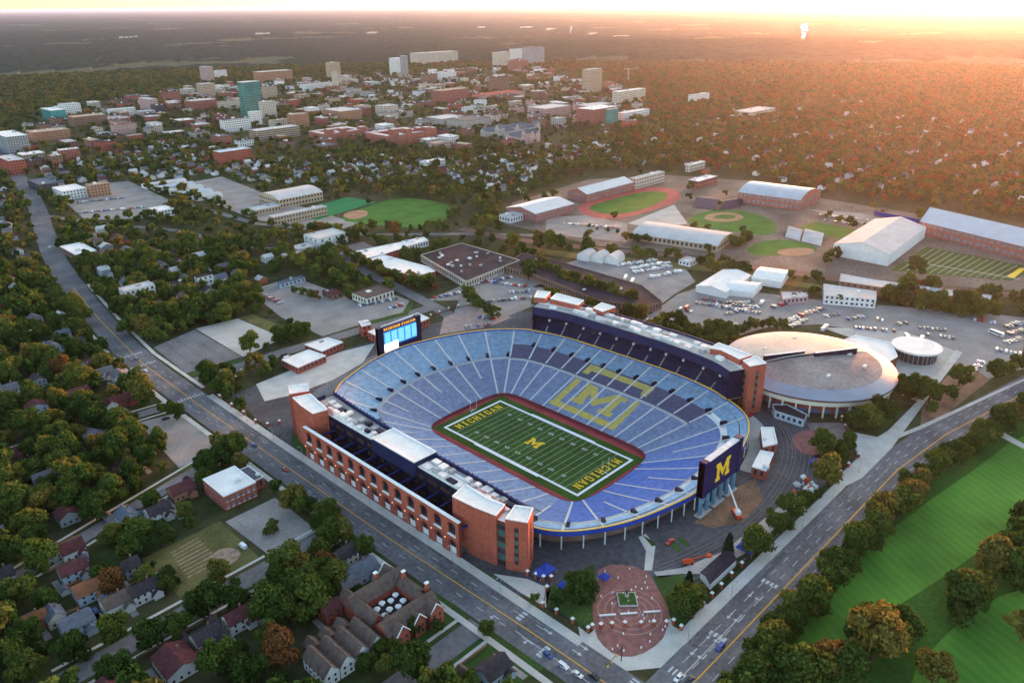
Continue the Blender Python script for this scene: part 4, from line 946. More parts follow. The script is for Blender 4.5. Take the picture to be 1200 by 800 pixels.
SA = math.radians(-32)    # the spine that splits the two roof decks
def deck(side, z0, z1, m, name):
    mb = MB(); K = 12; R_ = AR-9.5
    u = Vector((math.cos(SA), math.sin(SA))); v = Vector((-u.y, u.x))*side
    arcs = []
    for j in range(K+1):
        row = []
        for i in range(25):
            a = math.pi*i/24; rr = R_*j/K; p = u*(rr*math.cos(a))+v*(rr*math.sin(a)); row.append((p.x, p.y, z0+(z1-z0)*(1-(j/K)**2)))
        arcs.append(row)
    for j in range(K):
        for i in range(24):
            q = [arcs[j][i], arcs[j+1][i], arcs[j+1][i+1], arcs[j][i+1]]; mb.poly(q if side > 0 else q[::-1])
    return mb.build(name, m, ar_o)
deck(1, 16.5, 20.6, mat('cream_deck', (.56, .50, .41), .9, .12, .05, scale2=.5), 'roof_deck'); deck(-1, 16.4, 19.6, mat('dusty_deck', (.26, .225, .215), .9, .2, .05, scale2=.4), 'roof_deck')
u = Vector((math.cos(SA), math.sin(SA))); v = Vector((-u.y, u.x))
for s0, s1, o_ in ((-33, -3, 2.4), (2, 34, -2.4)):
    p, q = u*s0+v*o_, u*s1+v*o_
    MB().prism([tuple(p-v*.8), tuple(q-v*.8), tuple(q+v*.8), tuple(p+v*.8)], 17.5, 22.2, 0, 1).build('roof_spine', [M_navyd, M_white], ar_o)
for x, y in ((-20, -22), (10, -33), (22, -18), (-8, 28), (24, 22)): MB().box(-1.6, -1, 0, 1.6, 1, 1.6).build('roof_unit', M_hvac, ar_o, (x, y, 17.6))
cm = MB().box(-.5, -.5, 0, .5, .5, 11).build('column', WALL['cream'], ar_o); cm.location = (AR-3, 0, 0)
for i in range(1, 40):
    o = bpy.data.objects.new('column', cm.data); COL.objects.link(o); o.parent = ar_o; a = 2*math.pi*i/40; o.location = ((AR-3)*math.cos(a), (AR-3)*math.sin(a), 0); o.rotation_euler.z = a
for i in range(40):
    a = 2*math.pi*(i+.5)/40
    part('wall_panel', MB().box(-.2, -2.6, 0, .2, 2.6, 2.6), mat('panel_blue', (.12, .16, .30), .7), ar_o, ((AR-8.9)*math.cos(a), (AR-8.9)*math.sin(a), .2), a)
keep_clear([(AC[0]+60*math.cos(2*math.pi*i/24), AC[1]+60*math.sin(2*math.pi*i/24)) for i in range(24)])
dr = thing('drum_pavilion', 'white disc roofed drum pavilion beside the round arena', 'pavilion', (262.5, -133.5, 0)); lm(262, -133, 'the white disc pavilion')
MB().cyl(0, 0, 14, 0, 8, 28).build('wall', mat('bronze_glass', (.06, .05, .045), .3, .3, .3), dr); MB().cyl(0, 0, 16.8, 8, 9.4, 36).build('roof', M_roofw, dr)
for i in range(28):
    a = 2*math.pi*i/28; part('mullion', MB().box(-.2, -.2, 0, .25, .2, 8), M_grey, dr, (14*math.cos(a), 14*math.sin(a), 0), a)
keep_clear([(262+20*math.cos(k), -133+20*math.sin(k)) for k in range(6)])
prism_bld([(254.2,-92.8),(257.5,-117.7),(235.7,-129.9),(214.5,-128.0),(223.1,-109.9),(235.4,-89.2)], 8, 'brick', 'white', 'white roofed brick annexe joining the round arena to the disc pavilion', 'arena_annexe', 'building', bits=5)
# ---- stadium gate houses and concession blocks
for pl, h, lab in (([(-62.0,190.7),(-38.5,192.1),(-35.9,173.6),(-61.1,170.6)], 5, 'white roofed ticket house by the north gate with cars beside it'), ([(-35.4,202.8),(-16.1,201.3),(-12.8,185.6),(-33.7,182.4)], 5, 'white roofed brick kiosk between ticket house and video scoreboard'),
                   ([(10.8,186.4),(63.3,189.1),(62.1,173.5),(10.7,169.0)], 6, 'long white roofed brick hall behind the video scoreboard'), ([(14.2,203.2),(21.5,200.7),(17.9,191.3),(9.7,192.3)], 9, 'square brick gate tower with white cap near the video scoreboard'),
                   ([(81.2,-107.4),(86.7,-113.2),(70.7,-123.6),(61.6,-119.4)], 6, 'upper of two white roofed brick concession blocks near the arena'), ([(57.2,-120.2),(59.9,-127.0),(40.1,-132.8),(38.6,-125.0)], 6, 'lower of two white roofed brick concession blocks beside the M scoreboard'),
                   ([(115.8,-97.3),(122.0,-104.0),(118.0,-119.4),(109.4,-121.3),(108.5,-102.8)], 4.5, 'low dark roofed booth in front of the round arena'), ):
    prism_bld(pl, h, 'brick' if 'booth' not in lab else 'blue', 'white' if 'dark' not in lab else 'tar', lab, 'gate_house' if 'kiosk' not in lab else 'kiosk', 'building', bits=2)
hall((-56.0,-157.1), (-33.9,-157.1), (-30.1,-149.6), 3.4, 1.6, 'white', 'tar', 'long shed with grey gable roof and white walls beside the boulevard', 'ticket_shed', 'shed', win=0); lm(-45, -150, 'the long white shed')
# ---- halls and big buildings beyond the stadium
hall((466.7,17.6), (467.0,-37.6), (594.9,-28.7), 12, 7, 'white', 'pale', 'large pale fieldhouse with low gable roof beside the practice field', ridge='BC', win=0); lm(530, -10, 'the pale fieldhouse')
hall((612.1,-16.6), (564.3,-167.5), (627.9,-163.6), 13, 10, 'red', 'metal', 'long brick hall with pale blue metal roof beyond the practice field', win=7); lm(600, -60, 'the brick hall with the blue roof')
hall((375.8,202.6), (395.9,108.7), (450.7,120.2), 7, 5, 'tan', 'pale', 'long tan hall with curved white roof beside the railway', prof='barrel', win=5); lm(410, 150, 'the curved white roof hall')
hall((611.2,206.8), (620.7,127.5), (681.0,128.8), 13, 9, 'red', 'metal', 'brick hall with arched grey roof behind the ball field', prof='barrel', win=6); lm(650, 165, 'the arched brick hall')
x, y, w, d, h = (359.6,330.3,70.7,50.0,12.4); hall((x, y), (x+w, y), (x+w, y+d), h-2, 5, 'red', 'metal', 'brick gym with pale blue gable roof left of the running track', ridge='AB'); lm(x, y, 'the brick gym by the track')
x, y, w, d, h = (478.0,348.7,100.7,33.6,12.3); hall((x, y), (x+w, y), (x+w, y+d), h-1, 6, 'red', 'metal', 'long brick hall with white roof along the running track', win=4); lm(x+w/2, y, 'the hall along the track')
block((586.7,350.2,68.8,10.3,14.3), 'beige', 'pale', 'cream stone hall at the far end of the running track', 'campus_building')
block((336.3,350.2,22.1,18.7,7.2), 'white', 'pale', 'small white box building beside the brick gym', 'workshop')
x, y, w, d, h = (189.7,621.6,65.5,51.8,14.4); hall((x, y), (x+w, y), (x+w, y+d), h-3, 5, 'tan', 'pale', 'tan hall with curved white roof beside the green synthetic field', prof='barrel', ridge='AB'); lm(x, y, 'the tan hall by the synthetic field')
block((122.5,427.5,37.2,28.5,10.4), 'white', 'pale', 'plain white warehouse near the ball field', 'warehouse', bits=0, wspace=9); lm(*(122.5,427.5), 'the plain white warehouse')
prism_bld([(167.6,311.6),(224.7,312.9),(222.5,225.8),(142.5,217.0)], 7, 'beige', 'tar', 'huge flat dark roofed school north of the stadium', 'school', 'school', bits=44); lm(*(194.4,268.7), 'the dark roofed school')
prism_bld([(243.1,241.9),(246.7,203.4),(242.7,94.0),(220.1,56.9),(200.8,59.7),(186.4,99.6),(201.3,193.3),(198.1,224.0)], 6.6, 'brown', 'tar', 'long dark roofed industrial building running beside the railway bank', 'industrial_building', 'building', bits=16); lm(*(224.7,139.9), 'the long dark roofed building')
prism_bld([(122.3,369.5),(181.2,360.5),(176.0,342.5),(142.3,338.8),(121.8,339.7)], 8, 'brick', 'white', 'rear wing of the white roofed brick school by the trees', 'office_building', 'building', bits=4)
prism_bld([(117.9,335.6),(140.5,336.4),(145.3,273.1),(141.1,258.2),(114.6,261.0)], 8, 'brick', 'white', 'front wing of the white roofed brick school along the street', 'office_building', 'building', bits=4); lm(*(129.4,280.1), 'the white roofed brick school')
prism_bld([(187.6,368.7),(215.2,363.4),(209.6,349.5),(179.0,349.3)], 6, 'white', 'white', 'white building with blocky roof units near the school', 'office_building', 'building', bits=5)
for k, (a, b, c) in enumerate((((280.0,200.4), (281.4,186.0), (298.0,189.4)), ((284.8,186.6), (286.2,172.4), (302.7,175.5)), ((289.6,172.9), (290.9,159.0), (310.3,163.0)))):
    hall(a, b, c, 5, 4, 'white', 'pale', '%s of three pale arched storage sheds by the railway' % nth(k), 'storage_shed', 'shed', prof='barrel', ridge='BC', win=0, group='arched storage sheds')
hall((276.7,59.3), (279.0,30.5), (335.7,36.9), 6, 3, 'white', 'white', 'white workshop with low gable roof beside the works yard', 'warehouse', 'warehouse', win=0, ridge='BC')
hall((285.7,36.2), (297.0,14.2), (325.2,20.2), 5, 3, 'white', 'white', 'curved white annexe in front of the white workshop', 'warehouse', 'warehouse', prof='barrel', win=0); lm(*(293.8,30.7), 'the white workshops')
hall((329.1,33.4), (336.6,7.8), (373.5,17.8), 6, 2.5, 'white', 'white', 'white warehouse beside the railway with a bus lane in front', 'warehouse', 'warehouse', win=0)
block((335.0,102.7,15.4,12.8,4.4), 'white', 'pale', 'small white office in the works yard', 'workshop')
prism_bld([(350.7,-24.4),(361.7,-66.3),(342.5,-73.7),(323.4,-37.4)], 8, 'white', 'pale', 'white office block with square windows beside the car park', 'office_building', 'building', win=4, bits=4); lm(*(344.8,-47.2), 'the white office block')
prism_bld([(391.3,-22.3),(395.1,-51.9),(418.9,-141.0),(401.5,-143.8),(374.4,-63.6),(366.6,-31.3)], 8, 'brown', 'pale', 'long low depot with pale roof beside the railway', 'depot', 'building', win=5, bits=12)
prism_bld([(314.6,-2.6),(329.6,-19.0),(318.2,-25.9),(297.5,-12.8)], 5, 'pink', 'pale', 'small pink walled workshop with pale roof by the car park', 'workshop', 'building', bits=1)
# grandstands at the ball fields
def stand(pl, h, m, label, roofm=None):
    a, b, c_ = Vector(pl[0]), Vector(pl[1]), Vector(pl[2]); d_ = a+(c_-b); t = thing('grandstand', label, 'grandstand', (a.x, a.y, 0)); o_ = a.copy(); mb = MB(); K = 8
    for i in range(K):
        p, q, r_, s = a+(d_-a)*i/K-o_, b+(c_-b)*i/K-o_, b+(c_-b)*(i+1)/K-o_, a+(d_-a)*(i+1)/K-o_; z0, z1 = .5+h*i/K, .5+h*(i+1)/K
        mb.poly([(*p, z0), (*q, z0), (*q, z1), (*p, z1)]); mb.poly([(*p, z1), (*q, z1), (*r_, z1), (*s, z1)])
    mb.build('seats', m, t); wl_ = MB(); p, q = c_-o_, d_-o_; wl_.poly([(*p, 0), (*q, 0), (*q, .5+h), (*p, .5+h)]); wl_.build('rear_wall', M_brick, t); keep_clear([tuple(a), tuple(b), tuple(c_), tuple(d_)], 3)
    if roofm:
        MB().poly([(*(d_-o_), h+4), (*((a+d_)/2-o_), h+4.6), (*((b+c_)/2-o_), h+4.6), (*(c_-o_), h+4)][::-1]).build('canopy', roofm, t)
stand(((549.1,234.2), (553.4,202.5), (591.7,221.5)), 5, M_navy, 'blue seated grandstand behind home plate of the ball field'); stand(((554.9,200.9), (587.7,191.1), (621.4,202.7)), 5, M_navy, 'navy grandstand wing by the first base line')
stand(((497.3,84.0), (492.0,64.6), (523.0,76.5)), 4, ROOF['pale'], 'pale bleachers above the small ball field, upper bank'); stand(((493.2,63.3), (488.6,39.3), (525.4,53.0)), 4, ROOF['pale'], 'pale bleachers above the small ball field, lower bank')
fp = MB(); 
pth = [(660.4,51.1),(657.3,23.9),(654.9,-3.0)]
for a, b in zip(pth[:-1], pth[1:]): fp.poly([(*a, 0), (*b, 0), (*b, 5), (*a, 5)]); fp.poly([(*b, 0), (*a, 0), (*a, 5), (*b, 5)])
tag(fp.build('screen_fence', M_blue), 'royal blue screen fence beside the brick hall car park', 'fence')
# ---- west side: white roofed brick building, courtyard house, row houses
wrb = thing('brick_office', 'red brick building with broad white flat roof beside main street', 'building', (-166.4, 65.5, 0)); lm(-166, 66, 'the white roofed brick building')
q = rel([(-175.5, 54.4), (-157.2, 54.6), (-157.2, 77.5), (-175.5, 77.5)], (-166.4, 65.5)); MB().prism(q, 0, 8.55, 0, None, False).build('wall', M_brick, wrb); parapet_roof(wrb, q, 8.6)
for i in range(6):
    for fl in range(2):
        part('office_window', MB().poly([(-.75, 0, 0), (.75, 0, 0), (.75, 0, 1.9), (-.75, 0, 1.9)]), M_windl, wrb, (-7.6+i*3.0, -11.2, 1.2+fl*3.9)); part('window_sill', MB().box(-.9, -.2, -.2, .9, 0, 0), M_white, wrb, (-7.6+i*3.0, -11.12, 1.2+fl*3.9))
        part('office_window', None, None, wrb, (-9.17, -8.5+i*3.4, 1.2+fl*3.9), -math.pi/2)
MB().box(-1.5, -1, 0, 1.5, 1, 1.3).build('roof_unit', M_hvac, wrb, (3, -3, 8.62))
keep_clear([(-190, 36), (-147, 36), (-147, 80), (-190, 80)])
prism_bld([(-157, 60), (-150, 60), (-150, 76), (-157, 76)], 6, 'brick', 'grey', 'dark roofed brick annexe on the street side of the white roofed building', 'annexe', 'building', bits=1)
def gable_mesh(lx, ly, h, rise, axis, over=.45):
    """walls and roof of a gabled box centred on the origin; ridge along x (axis 0) or y (axis 1)"""
    wmb, rmb = MB(), MB(); X, Y = lx/2, ly/2
    if axis == 0:
        def T(a, b, z): return (a, b, z)
    else:
        X, Y = Y, X
        def T(a, b, z): return (-b, a, z)
    wmb.poly([T(-X, -Y, 0), T(X, -Y, 0), T(X, -Y, h), T(-X, -Y, h)]); wmb.poly([T(X, Y, 0), T(-X, Y, 0), T(-X, Y, h), T(X, Y, h)])
    wmb.poly([T(X, -Y, 0), T(X, Y, 0), T(X, Y, h), T(X, 0, h+rise), T(X, -Y, h)]); wmb.poly([T(-X, Y, 0), T(-X, -Y, 0), T(-X, -Y, h), T(-X, 0, h+rise), T(-X, Y, h)])
    o = over; s = rise/Y
    for sg in (-1, 1):
        p = [T(-X-o, sg*(Y+o), h-s*o+.12), T(X+o, sg*(Y+o), h-s*o+.12), T(X+o, 0, h+rise+.12), T(-X-o, 0, h+rise+.12)]
        b = [(v_[0], v_[1], v_[2]-.25) for v_ in p]
        if sg > 0: p, b = p[::-1], b[::-1]
        rmb.poly(p); rmb.poly(b[::-1])
        for i in range(4): rmb.poly([p[i], b[i], b[(i+1) % 4], p[(i+1) % 4]])
    return wmb, rmb
def house(x, y, lx, ly, axis, wall, roof, label, h=5.2, rise=3.0, chimney=True, detail=True, group='houses among the trees', name='house', wing=None, rz=0.0):
    t = thing(name, label, 'house', (x, y, 0), rz, group); a, b = gable_mesh(lx, ly, h, rise, axis)
    a.build('wall', WALL[wall], t); r = b.build('roof', ROOF[roof], t)
    if detail:
        wm = MB()
        for p, q in (((-lx/2, -ly/2), (lx/2, -ly/2)), ((-lx/2, ly/2), (-lx/2, -ly/2)), ((lx/2, -ly/2), (lx/2, ly/2))):
            Lw = math.dist(p, q); windows(wm, p, q, .2, max(1, int(h/2.6)), 2.6, max(2, int(Lw/3)), 1.0, 1.3, 0, sill=.8)
        tag(wm.build('windows', M_wind, t), kind='stuff')
        if chimney: MB().box(-.35, -.35, 0, .35, .35, rise*.5+1.3).build('chimney', WALL['brown'], r, (lx*.18, ly*.16, h+rise*.4))
        if wing:
            wx, wy, wlx, wly, wa, wh, wr = wing; a, b = gable_mesh(wlx, wly, wh, wr, wa); a.build('wing_wall', WALL[wall], t, (wx, wy, 0)); b.build('wing_roof', ROOF[roof], t, (wx, wy, .02))
    c, s = math.cos(rz), math.sin(rz); keep_clear([(x+u_*c-v_*s, y+u_*s+v_*c) for u_, v_ in ((-lx/2-6, -ly/2-6.5), (lx/2+1.6, -ly/2-6.5), (lx/2+1.6, ly/2+1.6), (-lx/2-6, ly/2+1.6))])
    return t
ch = thing('courtyard_house', 'large brown roofed brick house round a courtyard of white tables', 'house', (-162.5, -66.5, 0)); lm(-162, -66, 'the brick courtyard house')
for (cx_, cy_, lx, ly, ax) in ((0, 10.5, 27, 9, 0), (0, -12, 27, 9.5, 0), (-11, 0, 6, 13, 1), (11.2, -.5, 6, 14, 1), (-8, -14, 6, 11, 1), (9.5, -14, 7, 11, 1), (10.5, 12, 6.5, 11, 1), (-11, 12, 6, 10, 1), (1, -15, 5, 8, 1)):
    a, b = gable_mesh(lx, ly, 7.2, 4.2 if ly < 10 and ax == 0 else 3.6, ax, .35); a.build('wing_wall', M_brick, ch, (cx_, cy_, 0)); b.build('wing_roof', ROOF['brown'], ch, (cx_, cy_, 0))
for (cx_, cy_) in ((-8, -19.5), (9.5, -19.5), (10.5, 17.5), (1, -19.0)):
    for s_ in (-1, 1): MB().tube((cx_+s_*3.4, cy_, 7.0), (cx_, cy_, 11.2), .28).build('coping', M_white, ch)
for x_ in (-9.5, -6.5, 8, 11, 0, 2):
    for z_ in (1.4, 4.4): part('leaded_window', MB().poly([(-.6, 0, 0), (.6, 0, 0), (.6, 0, 1.7), (-.6, 0, 1.7)]), M_wind, ch, (x_, -19.58 if x_ not in (0, 2) else -19.08, z_))
for x_, y_ in ((11, 4), (13.2, -9), (2, 12)): MB().box(-.8, -.6, 0, .8, .6, 13.5).build('chimney', M_brick, ch, (x_, y_, 0)); MB().box(-.9, -.7, 13.5, .9, .7, 14).build('chimney_cap', M_white, ch, (x_, y_, 0))
MB().box(-8.2, -7.2, 0, 8.2, 6, 3.5).build('courtyard_floor', mat('slate', (.04, .04, .045), .8), ch); keep_clear([(-206, -100), (-144, -100), (-144, -46), (-206, -46)])
for k in range(8):
    cx_, cy_ = -168.2+(k % 4)*3.6, -70.3+(k//4)*5.2+(k % 2)*1.4
    t = thing('table_umbrella', '%s white umbrella table in the courtyard of the brick house' % nth(k), 'umbrella', (cx_, cy_, 3.5), group='courtyard umbrella tables')
    MB().cyl(0, 0, 1.5, 2.0, 2.9, 8, 0, None, .05).build('canopy', M_white, t); MB().cyl(0, 0, .05, 0, 2.1, 5).build('pole', M_grey, t); MB().cyl(0, 0, .8, .7, .76, 10).build('table_top', M_white, t)
for k in range(4):
    house(-201.3+k*7.1, -73.5, 6.6, 15, 1, 'white', 'brown', '%s white gabled row house from the west, below the courtyard house' % nth(k), 6, 3.6, False, group='gabled row houses', name='row_house'); 
    if k: house(-204.9+k*7.1, -62.5, 5.5, 6, 1, 'brick', 'brown', '%s rear brick bay behind the white gabled row houses' % nth(k-1), 5, 2.6, False, False, group='row house bays', name='row_house')
HS = [  # the near houses: place, size, ridge direction, wall, roof
 ((-214.2,82.3), 9, 9, 1, 'blue', 'blue', 'pale blue house with grey roof beside the dry lawn'), ((-201.6,74.2), 11, 9, 0, 'white', 'dark', 'white house with dark roof between pale blue house and parking lot'),
 ((-242.8,74.4), 10, 9, 0, 'white', 'maroon', 'white gabled house with red brown roof deep among trees'), ((-247.9,56.9), 11, 8, 0, 'blue', 'maroon', 'pale gabled cottage with maroon roof south of red brown house'),
 ((-247.9,38.9), 11, 10, 0, 'blue', 'orange', 'house with orange brown roof and pale porch'), ((-263.6,32.6), 7, 8, 1, 'cream', 'blue', 'small cream garage with slate blue roof'), ((-258.8,20.5), 12, 10, 0, 'blue', 'blue', 'slate blue dormered house next to the cream garage'),
 ((-270.9,34.6), 10, 4, 0, 'orange', 'orange', 'low orange roofed shed behind the slate blue house'), ((-242.2,22.1), 11, 9, 0, 'white', 'brown', 'brown roofed house with white dormers by the driveway'), ((-228.8,40.2), 7, 7, 0, 'grey', 'dark', 'small dark roofed shed beside an orange shrub'),
 ((-230.6,19.9), 12, 7, 0, 'white', 'dark', 'long dark roofed cottage with white windows below the dry lawn'), ((-239.0,-29.5), 13, 15, 1, 'white', 'maroon', 'broad maroon roofed house at the bottom edge'), ((-224.5,-25.8), 11, 9, 0, 'beige', 'dark', 'dark roofed house with pale wall next to red car'),
 ((-210.6,-25.8), 11, 8, 0, 'white', 'maroon', 'white house with maroon roof and long side wall'), ((-271.2,76.4), 8, 8, 0, 'blue', 'dark', 'pale blue house at the picture edge under the trees'), ((-184.6,84.9), 12, 9, 0, 'orange', 'maroon', 'flat looking brown roofed house with orange wall next to the brick building'),
 ((-194.0,128.8), 9, 9, 1, 'white', 'dark', 'dark roofed white house below the big grey lot'), ((-164.9,214.5), 13, 8, 0, 'brick', 'maroon', 'red brick house with maroon roof beside the corner lot'), ((-173.1,212.9), 7, 7, 1, 'white', 'maroon', 'white gabled wing house beside the red brick house'),
 ((-160.3,265.7), 16, 8, 0, 'white', 'grey', 'long grey roofed house on the street north of the brick house'), ((-151.9,252.7), 10, 9, 1, 'white', 'grey', 'grey roofed house between long house and main street'), ((-149.0,220.8), 6, 7, 1, 'cream', 'pale', 'tiny pale cottage next to main street'),
 ((-168.2,341.1), 10, 9, 1, 'blue', 'blue', 'light blue house in the cluster by the tall trees'), ((-151.9,335.3), 10, 9, 0, 'blue', 'dark', 'dark roofed light blue house near main street'), ((-154.7,290.8), 10, 8, 0, 'blue', 'maroon', 'maroon roofed blue house close to main street'), ((-194.2,286.1), 9, 9, 1, 'grey', 'dark', 'dark roofed grey house west of the long house'),
 ((-211.6,284.0), 9, 9, 0, 'white', 'grey', 'white house half hidden at the picture edge'), ((-235.9,188.9), 11, 9, 0, 'brown', 'maroon', 'brown house with red roof in thick trees'), ((-231.0,150.5), 12, 6, 0, 'grey', 'grey', 'low grey roofed house hidden in tall trees'), ((-154.1,362.2), 11, 9, 0, 'white', 'blue', 'white house with navy roof beside main street trees'), ((-170.4,355.3), 9, 9, 1, 'white', 'dark', 'white gabled house left of the navy roofed house'),
 ((-155.5,-23.8), 9, 8, 0, 'cream', 'dark', 'cream house with dark roof beside the side street'), ((-157.3,-38.3), 14, 9, 0, 'blue', 'blue', 'long slate roofed house beside the courtyard house'), ((-181.2,-49.4), 8, 7, 0, 'brick', 'maroon', 'small maroon roofed garage next to the courtyard house'), ((-156.1,-122.4), 12, 9, 0, 'blue', 'dark', 'dark roofed white and blue house at the bottom lawn'),
 ((-167.5,-42.3), 6, 6, 0, 'white', 'grey', 'small white gabled lodge beside courtyard drive')]
for p, lx, ly, ax, wl_, rf_, lab in HS:
    x, y = p; wing = (lx*.3, -ly*.5, lx*.35, ly*.5, 1, 3.2, 1.8) if ax == 0 and lx > 9 else (lx*.5, -ly*.2, lx*.5, ly*.4, 0, 3.0, 1.7) if lx > 8 else None
    house(x, y, lx, ly, ax, wl_, rf_, lab, br.uniform(4.6, 5.8), br.uniform(2.4, 3.4), wing=wing); 
    if lx >= 9: lm(x, y, 'the '+lab.split(' with')[0].split(' beside')[0].split(' next')[0] if False else 'the '+' '.join(lab.split()[:4]))
LAND[:] = [q for q in LAND if q[2].split()[-1] not in ('with', 'and', 'to', 'in', 'at', 'of', 'between', 'by', 'beside', 'the', 'on')]
yr = random.Random(41)
for k, (p, lx, ly, ax, wl_, rf_, lab) in enumerate(HS):
    x, y = p; sd = yr.choice([-1, 1]); base = ' '.join(lab.split(' with')[0].split(' beside')[0].split(' in ')[0].split(' at ')[0].split(' next')[0].split(' between')[0].split(' below')[0].split()[:7])
    struct(MB().flat([(x+sd*(lx/2+.6), y-ly/2-5), (x+sd*(lx/2+3.4), y-ly/2-5), (x+sd*(lx/2+3.4), y+ly/2), (x+sd*(lx/2+.6), y+ly/2)], .06).build('driveway', M_lot))
    if lx > 8 and yr.random() < .7:
        t = thing('garden_shed', 'shed behind the '+lab, 'shed', (x-sd*(lx/2+1.5), y+ly/2+5, 0)); a, b = gable_mesh(3.4, 4.2, 2.3, 1.1, 1, .25); a.build('wall', WALL[yr.choice(['white', 'grey', 'brown', 'cream'])], t); b.build('roof', ROOF[yr.choice(['grey', 'brown', 'dark'])], t)
    if lx > 9:
        fm = MB(); L_ = lx+6
        for q in range(int(L_/2)+1): fm.box(x-L_/2+q*2-.06, y+ly/2+8.4, 0, x-L_/2+q*2+.06, y+ly/2+8.52, 1.6)
        fm.box(x-L_/2, y+ly/2+8.44, .2, x+L_/2, y+ly/2+8.48, 1.5); tag(fm.build('garden_fence', WALL[yr.choice(['brown', 'white', 'orange'])]), 'fence behind the '+lab, 'fence', 'garden fences')
# apartment blocks in the trees
for b_, wl_, rf_, lab in (((-89.8,398.7,26.1,13.1,14.2), 'white', 'pale', 'white apartment block with tall bays near main street'), ((-48.2,402.0,15.2,8.9,9.0), 'white', 'dark', 'white apartment block with dark roof behind the tall trees'), ((-27.4,393.1,14.9,6.9,12.4), 'white', 'dark', 'taller white apartment block east of the dark roofed one'),
                          ((-71.6,576.8,21.1,45.8,6.4), 'brown', 'white', 'brown block with long white roof beside main street trees'), ((62.4,690.8,20.5,25.2,8.6), 'white', 'white', 'white roofed clinic in the northern trees'), ((41.7,281.4,10.8,16.1,4.8), 'brown', 'maroon', 'brown lodge with maroon roof by the parking lot'), ((54.6,248.5,29.7,21.5,6.3), 'cream', 'brown', 'cream hall with brown roof at the lot edge'),
                          ((27.2,344.1,26.2,7.5,4.2), 'blue', 'blue', 'long bright blue container in the parking lot'), ((75.4,415.9,25.1,8.3,5.4), 'blue', 'pale', 'pale blue workshop near the street'), ((94.0,421.8,22.7,16.7,6.5), 'grey', 'pale', 'grey workshop with pale roof'), ((140.5,549.6,73.7,11.8,10.3), 'tan', 'pale', 'long pale factory row below the tan hall'),
                          ((150.6,611.9,35.8,21.3,6.5), 'tan', 'pale', 'pale shop row beside the long factory'), ((16.9,887.1,30.9,41.0,11.7), 'white', 'white', 'white roofed market near main street end'), ((48.9,874.4,26.2,16.0,16.5), 'orange', 'tan', 'orange brick block near main street end'), ((11.5,964.5,24.8,53.1,10.9), 'dark', 'blue', 'dark blue roofed garage by main street')):
    block(b_, wl_, rf_, lab, 'apartment_block' if 'apartment' in lab else 'commercial_building', bits=1)
for k in range(5):    # long metal sheds of the builders' yard
    A = Vector((123.1,872.6)).lerp(Vector((138.2,743.7)), k/4)
    hall(tuple(A), tuple(A+Vector((58-6*k, -4))), tuple(A+Vector((58-6*k, 14))), 5, 2.2, 'white', 'metal' if k % 2 else 'pale', '%s long pale metal shed from the west in the northern yard' % nth(k), 'storage_shed', 'shed', win=0, group='long metal sheds')
